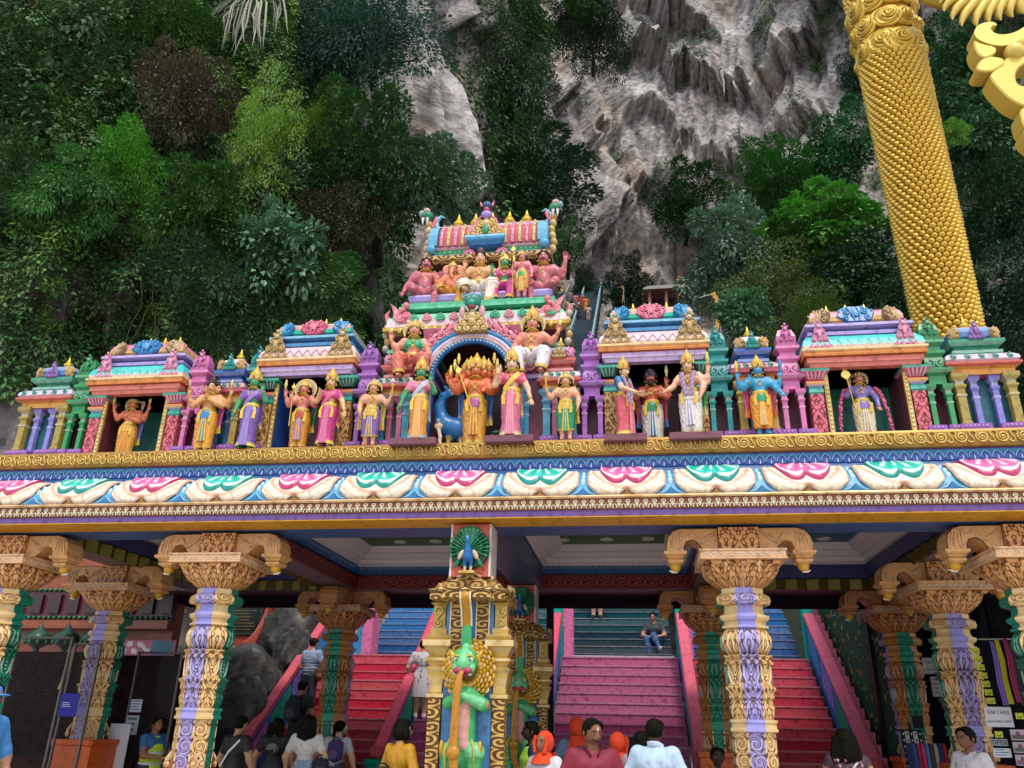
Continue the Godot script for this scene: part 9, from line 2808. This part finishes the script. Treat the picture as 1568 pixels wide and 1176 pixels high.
const TREES := [
	["dark vine-covered bush filling the upper left corner", "bush", -24.8, 27.1, -13.5, 5.18, 4.96, 3.67, "34552c", 0],
	["dark leafy bush at the left edge below the corner bush", "bush", -22.8, 19.3, -12.5, 3.34, 3.21, 2.37, "33562e", 0],
	["bright green leaf spray left of the dry brown bush", "bush", -18.5, 20.9, -12.0, 1.86, 1.72, 1.32, "4f9426", 4],
	["dry brown bush on the upper left cliff", "bush", -17.8, 25.5, -13.5, 2.47, 2.37, 1.75, "5c5240", 0],
	["dark green bush under the dead palm fronds", "bush", -20.4, 30.9, -15.0, 3.12, 2.11, 2.21, "3c6428", 0],
	["yellow-green drape of leaves right of the dry brown bush", "vine", -14.1, 23.7, -14.0, 1.77, 3.24, 1.26, "668e26", 2],
	["yellow-green treetop left of the tall grey-green tree", "tree", -12.7, 26.8, -17.0, 1.87, 2.07, 1.32, "648c28", 2],
	["dark green tree behind the yellow-green treetop", "tree", -11.4, 24.6, -18.0, 3.93, 4.11, 2.78, "335a2c", 0],
	["feathery green bush on the left cliff face", "bush", -20.5, 19.3, -11.5, 2.48, 1.96, 1.76, "47803a", 4],
	["green bush with yellowish right edge above the left shrines", "bush", -15.3, 18.4, -12.0, 2.43, 2.19, 1.72, "406a2a", 1],
	["pale big-leaved climber above the violet-roofed shrine", "vine", -12.4, 17.3, -13.0, 2.06, 2.33, 1.46, "5c8462", 3],
	["blue-green tree at the top left of the pale rock pillar", "tree", -12.9, 34.3, -20.0, 4.77, 4.37, 3.38, "2f5548", 2],
	["glossy grey-green tree beside the foot of the pale rock pillar", "tree", -8.6, 25.1, -20.0, 2.80, 2.33, 1.98, "5c7a5e", 1],
	["thin brownish bush right of the big-leaved climber", "bush", -11.9, 21.3, -17.0, 2.02, 2.26, 1.43, "4a4a34", 0],
	["light green low tree above the left turquoise kiosk", "tree", -11.3, 16.6, -14.5, 2.07, 1.42, 1.47, "48703a", 1],
	["dark ivy mass above the far-left shrines", "bush", -13.8, 15.2, -12.5, 2.62, 2.38, 1.86, "2c4f2c", 0],
	["dark tree in front of the rock directly above the tower", "tree", -6.7, 36.3, -36.0, 5.29, 4.53, 3.74, "2a4a30", 0],
	["hanging dark foliage on the rock face above the tower", "vine", -7.7, 45.0, -34.0, 4.59, 7.42, 3.25, "30492e", 2],
	["dark foliage at the top centre of the cliff", "vine", -2.4, 77.7, -60.0, 7.38, 6.63, 5.23, "22402c", 2],
	["bright leaf tuft against the sky gap at the top centre", "bush", -3.2, 77.8, -58.0, 2.36, 1.39, 1.67, "5f9a34", 1],
	["small green tree right of the tower roof", "tree", -3.0, 26.3, -28.0, 1.24, 1.69, 0.88, "3e6230", 1],
	["dark trees in the hollow below the rock", "tree", 0.7, 45.3, -66.0, 3.39, 4.06, 2.40, "26422a", 0],
	["thin dark shrubs at the foot of the pale rock right of the tower", "bush", -4.3, 46.7, -68.0, 2.28, 2.52, 1.62, "2f4a30", 2],
	["large pale grey-green tree with glossy layered leaves", "tree", 7.1, 29.7, -36.0, 4.35, 4.32, 3.08, "6b8a74", 1],
	["dark round tree left of the glossy grey-green tree", "tree", 5.3, 40.2, -44.0, 3.76, 3.30, 2.66, "30552e", 0],
	["spreading bright green tree below the white rock", "tree", 13.7, 44.0, -48.0, 5.99, 3.51, 4.24, "3d7a30", 4],
	["light green broad-leaved tree beside the golden garland", "tree", 13.4, 30.9, -34.0, 3.68, 2.58, 2.60, "5a9a3c", 3],
	["dark green tree in the middle of the right slope", "tree", 11.8, 28.7, -36.0, 4.27, 3.37, 3.02, "35602c", 0],
	["fine-leaved olive tree above the right shrines", "tree", 7.1, 22.0, -27.0, 3.22, 2.89, 2.28, "5a6a34", 2],
	["dark tree close to the golden garland's left side", "tree", 11.7, 21.2, -25.0, 3.00, 2.88, 2.13, "264a2a", 1],
	["big-leaved plants behind the teal crested post", "bush", 4.9, 17.5, -20.0, 1.56, 1.25, 1.11, "5c8a62", 3],
	["olive shrubs just above the right kiosk", "bush", 6.7, 15.8, -18.0, 2.09, 1.29, 1.48, "56702e", 2],
	["dark climber on the rock left of the garland's roses", "vine", 23.7, 59.3, -52.0, 3.13, 3.21, 2.22, "2c4a34", 0],
	["green climber hanging from the rock above the bright tree", "vine", 18.6, 46.1, -46.0, 3.24, 3.73, 2.30, "2f6a38", 1],
	["dark green tree right of the garland's rose band", "tree", 19.9, 36.1, -28.0, 3.36, 3.22, 2.38, "33603a", 1],
	["green tree under the golden scrollwork", "tree", 19.2, 30.0, -26.0, 3.47, 3.13, 2.46, "2f5a32", 1],
	["dark tree at the right edge below the golden scrollwork", "tree", 17.1, 22.8, -22.0, 3.13, 2.66, 2.21, "284a2c", 0],
	["shadowy tree at the right edge behind the last kiosk", "tree", 14.0, 16.5, -18.0, 2.33, 2.38, 1.65, "22402a", 0],
	["small bright spray on the dark trees right of the garland", "bush", 15.6, 27.4, -22.0, 0.88, 0.77, 0.62, "6a9a3a", 1],
	["dark bush between the garland and the rightmost shrine", "bush", 12.4, 18.9, -22.0, 2.03, 1.95, 1.44, "284a28", 0]]
const PALM := Vector3(-17.1, 32.5, -15.5)
const ROOT := Vector3(-16.9, 16.1, -12.6)
const LAMPS := [["yellow pierced lamp ornament with a grey street lamp, right of the violet-roofed shrine", Vector3(4.51, 18.73, -24.0), 0.77, 1.0, true], ["slim yellow lamp ornament against the grey rock right of the tower", Vector3(-4.64, 33.52, -48.0), 0.70, 1.0, false], ["yellow lamp ornament left of the small pavilion", Vector3(0.20, 38.27, -56.0), 0.57, 1.0, false], ["yellow lamp ornament right of the small pavilion", Vector3(4.98, 37.18, -54.0), 0.80, -1.0, false], ["second yellow lamp ornament right of the small pavilion", Vector3(5.76, 37.88, -55.0), 0.68, 1.0, false]]
const PLATES := {
	"scroll_plate": [[0.12, -1.70, 0.18, -1.54, 0.29, -1.41, 0.44, -1.35, 0.60, -1.34, 0.71, -1.38, 0.74, -1.49, 0.68, -1.46, 0.59, -1.50, 0.55, -1.59, 0.60, -1.72, 0.71, -1.80, 0.89, -1.83, 1.14, -1.77, 1.42, -1.59, 1.74, -1.48, 1.98, -1.73, 1.65, -1.90, 1.33, -2.01, 1.00, -2.15, 0.82, -2.19, 0.67, -2.19, 0.47, -2.12, 0.31, -2.02, 0.17, -1.88], [0.22, -3.16, 0.31, -3.03, 0.45, -2.92, 0.58, -2.86, 0.67, -2.72, 0.72, -2.60, 0.86, -2.56, 0.99, -2.62, 1.21, -2.56, 1.66, -2.53, 1.74, -2.83, 1.39, -2.81, 1.15, -2.84, 0.99, -2.93, 0.87, -3.10, 0.82, -3.28, 0.82, -3.46, 0.91, -3.56, 1.28, -3.59, 1.49, -3.93, 1.14, -4.25, 0.86, -4.22, 0.71, -4.13, 0.54, -3.95, 0.40, -3.67, 0.30, -3.46]],
	"leaf_lobe": [[0.09, -1.89, 0.19, -2.00, 0.36, -2.10, 0.52, -2.16, 0.58, -2.27, 0.53, -2.41, 0.40, -2.50, 0.25, -2.55, 0.16, -2.51, 0.08, -2.36, 0.05, -2.14], [-0.04, -2.85, 0.04, -2.69, 0.16, -2.56, 0.34, -2.49, 0.51, -2.53, 0.66, -2.60, 0.69, -2.70, 0.64, -2.81, 0.52, -2.91, 0.38, -2.98, 0.27, -3.01, 0.12, -3.00, -0.00, -2.95], [0.69, -4.36, 0.77, -4.25, 0.95, -4.19, 1.27, -4.30, 1.18, -4.72, 0.86, -4.88, 0.72, -4.90, 0.67, -4.70], [0.66, -4.89, 0.85, -4.93, 1.10, -5.05, 0.98, -5.60, 0.77, -5.32, 0.66, -5.12]],
}
const FEATHERS := [[0.09, -0.09, -0.45, -0.43], [0.29, -0.18, -0.41, -0.73], [0.49, -0.26, -0.26, -1.06], [0.68, -0.33, -0.07, -1.32], [0.88, -0.38, 0.29, -1.37], [1.09, -0.41, 0.63, -1.30], [1.29, -0.42, 0.93, -1.23], [1.50, -0.41, 1.24, -1.16], [1.72, -0.39, 1.54, -1.08], [1.93, -0.36, 1.87, -0.89]]
const BALLS := [[0.98, -2.41, 0.25], [1.28, -2.16, 0.17], [1.53, -2.60, 0.20]]

func _ready() -> void:
	var cam := Camera3D.new()
	cam.name = "camera"
	cam.fov = 51.28
	cam.near = 0.1
	cam.far = 600.0
	add_child(cam)
	cam.transform = Transform3D(Basis(Vector3(0.989477, 0.021034, -0.143152), Vector3(0.036748, 0.920402, 0.389242), Vector3(0.139945, -0.390406, 0.909944)).orthonormalized(), Vector3(0, 1.6, 10.5))
	cam.current = true
	var env := Environment.new()
	env.background_mode = Environment.BG_SKY
	var sky := Sky.new()
	var sm := ProceduralSkyMaterial.new()
	sm.sky_top_color = Color(0.83, 0.87, 0.93)
	sm.sky_horizon_color = Color(0.9, 0.91, 0.93)
	sm.sky_curve = 0.2
	sm.ground_horizon_color = Color(0.5, 0.49, 0.47)
	sm.ground_bottom_color = Color(0.4, 0.39, 0.37)
	sky.sky_material = sm
	env.sky = sky
	env.tonemap_mode = Environment.TONE_MAPPER_LINEAR
	env.tonemap_exposure = 2.0
	env.sdfgi_enabled = true
	env.ssao_enabled = true
	env.ssil_enabled = true
	var we := WorldEnvironment.new()
	we.name = "world_environment"
	we.environment = env
	add_child(we)
	var sun := DirectionalLight3D.new()
	sun.name = "sun"
	sun.light_energy = 0.4
	sun.light_angular_distance = 14.0
	sun.light_color = Color(1.0, 0.97, 0.92)
	sun.rotation_degrees = Vector3(-58, 25, 0)
	sun.shadow_enabled = true
	add_child(sun)
	rng.seed = 7
	materials()
	cliff()
	stairs()
	ceiling()
	roof_edge()
	columns()
	var a := lion_pillar()
	dup(a, "lion_pillar", "shaded gilded lion pillar at the rear, behind the plaid-shirted man", Vector3(-2.02, 0, -4.85), "gilded lion pillars in the middle of the gateway")
	roof_row()
	tower()
	golden()
	foliage()
	rng.seed = 99
	statues()
	people()
	stalls()
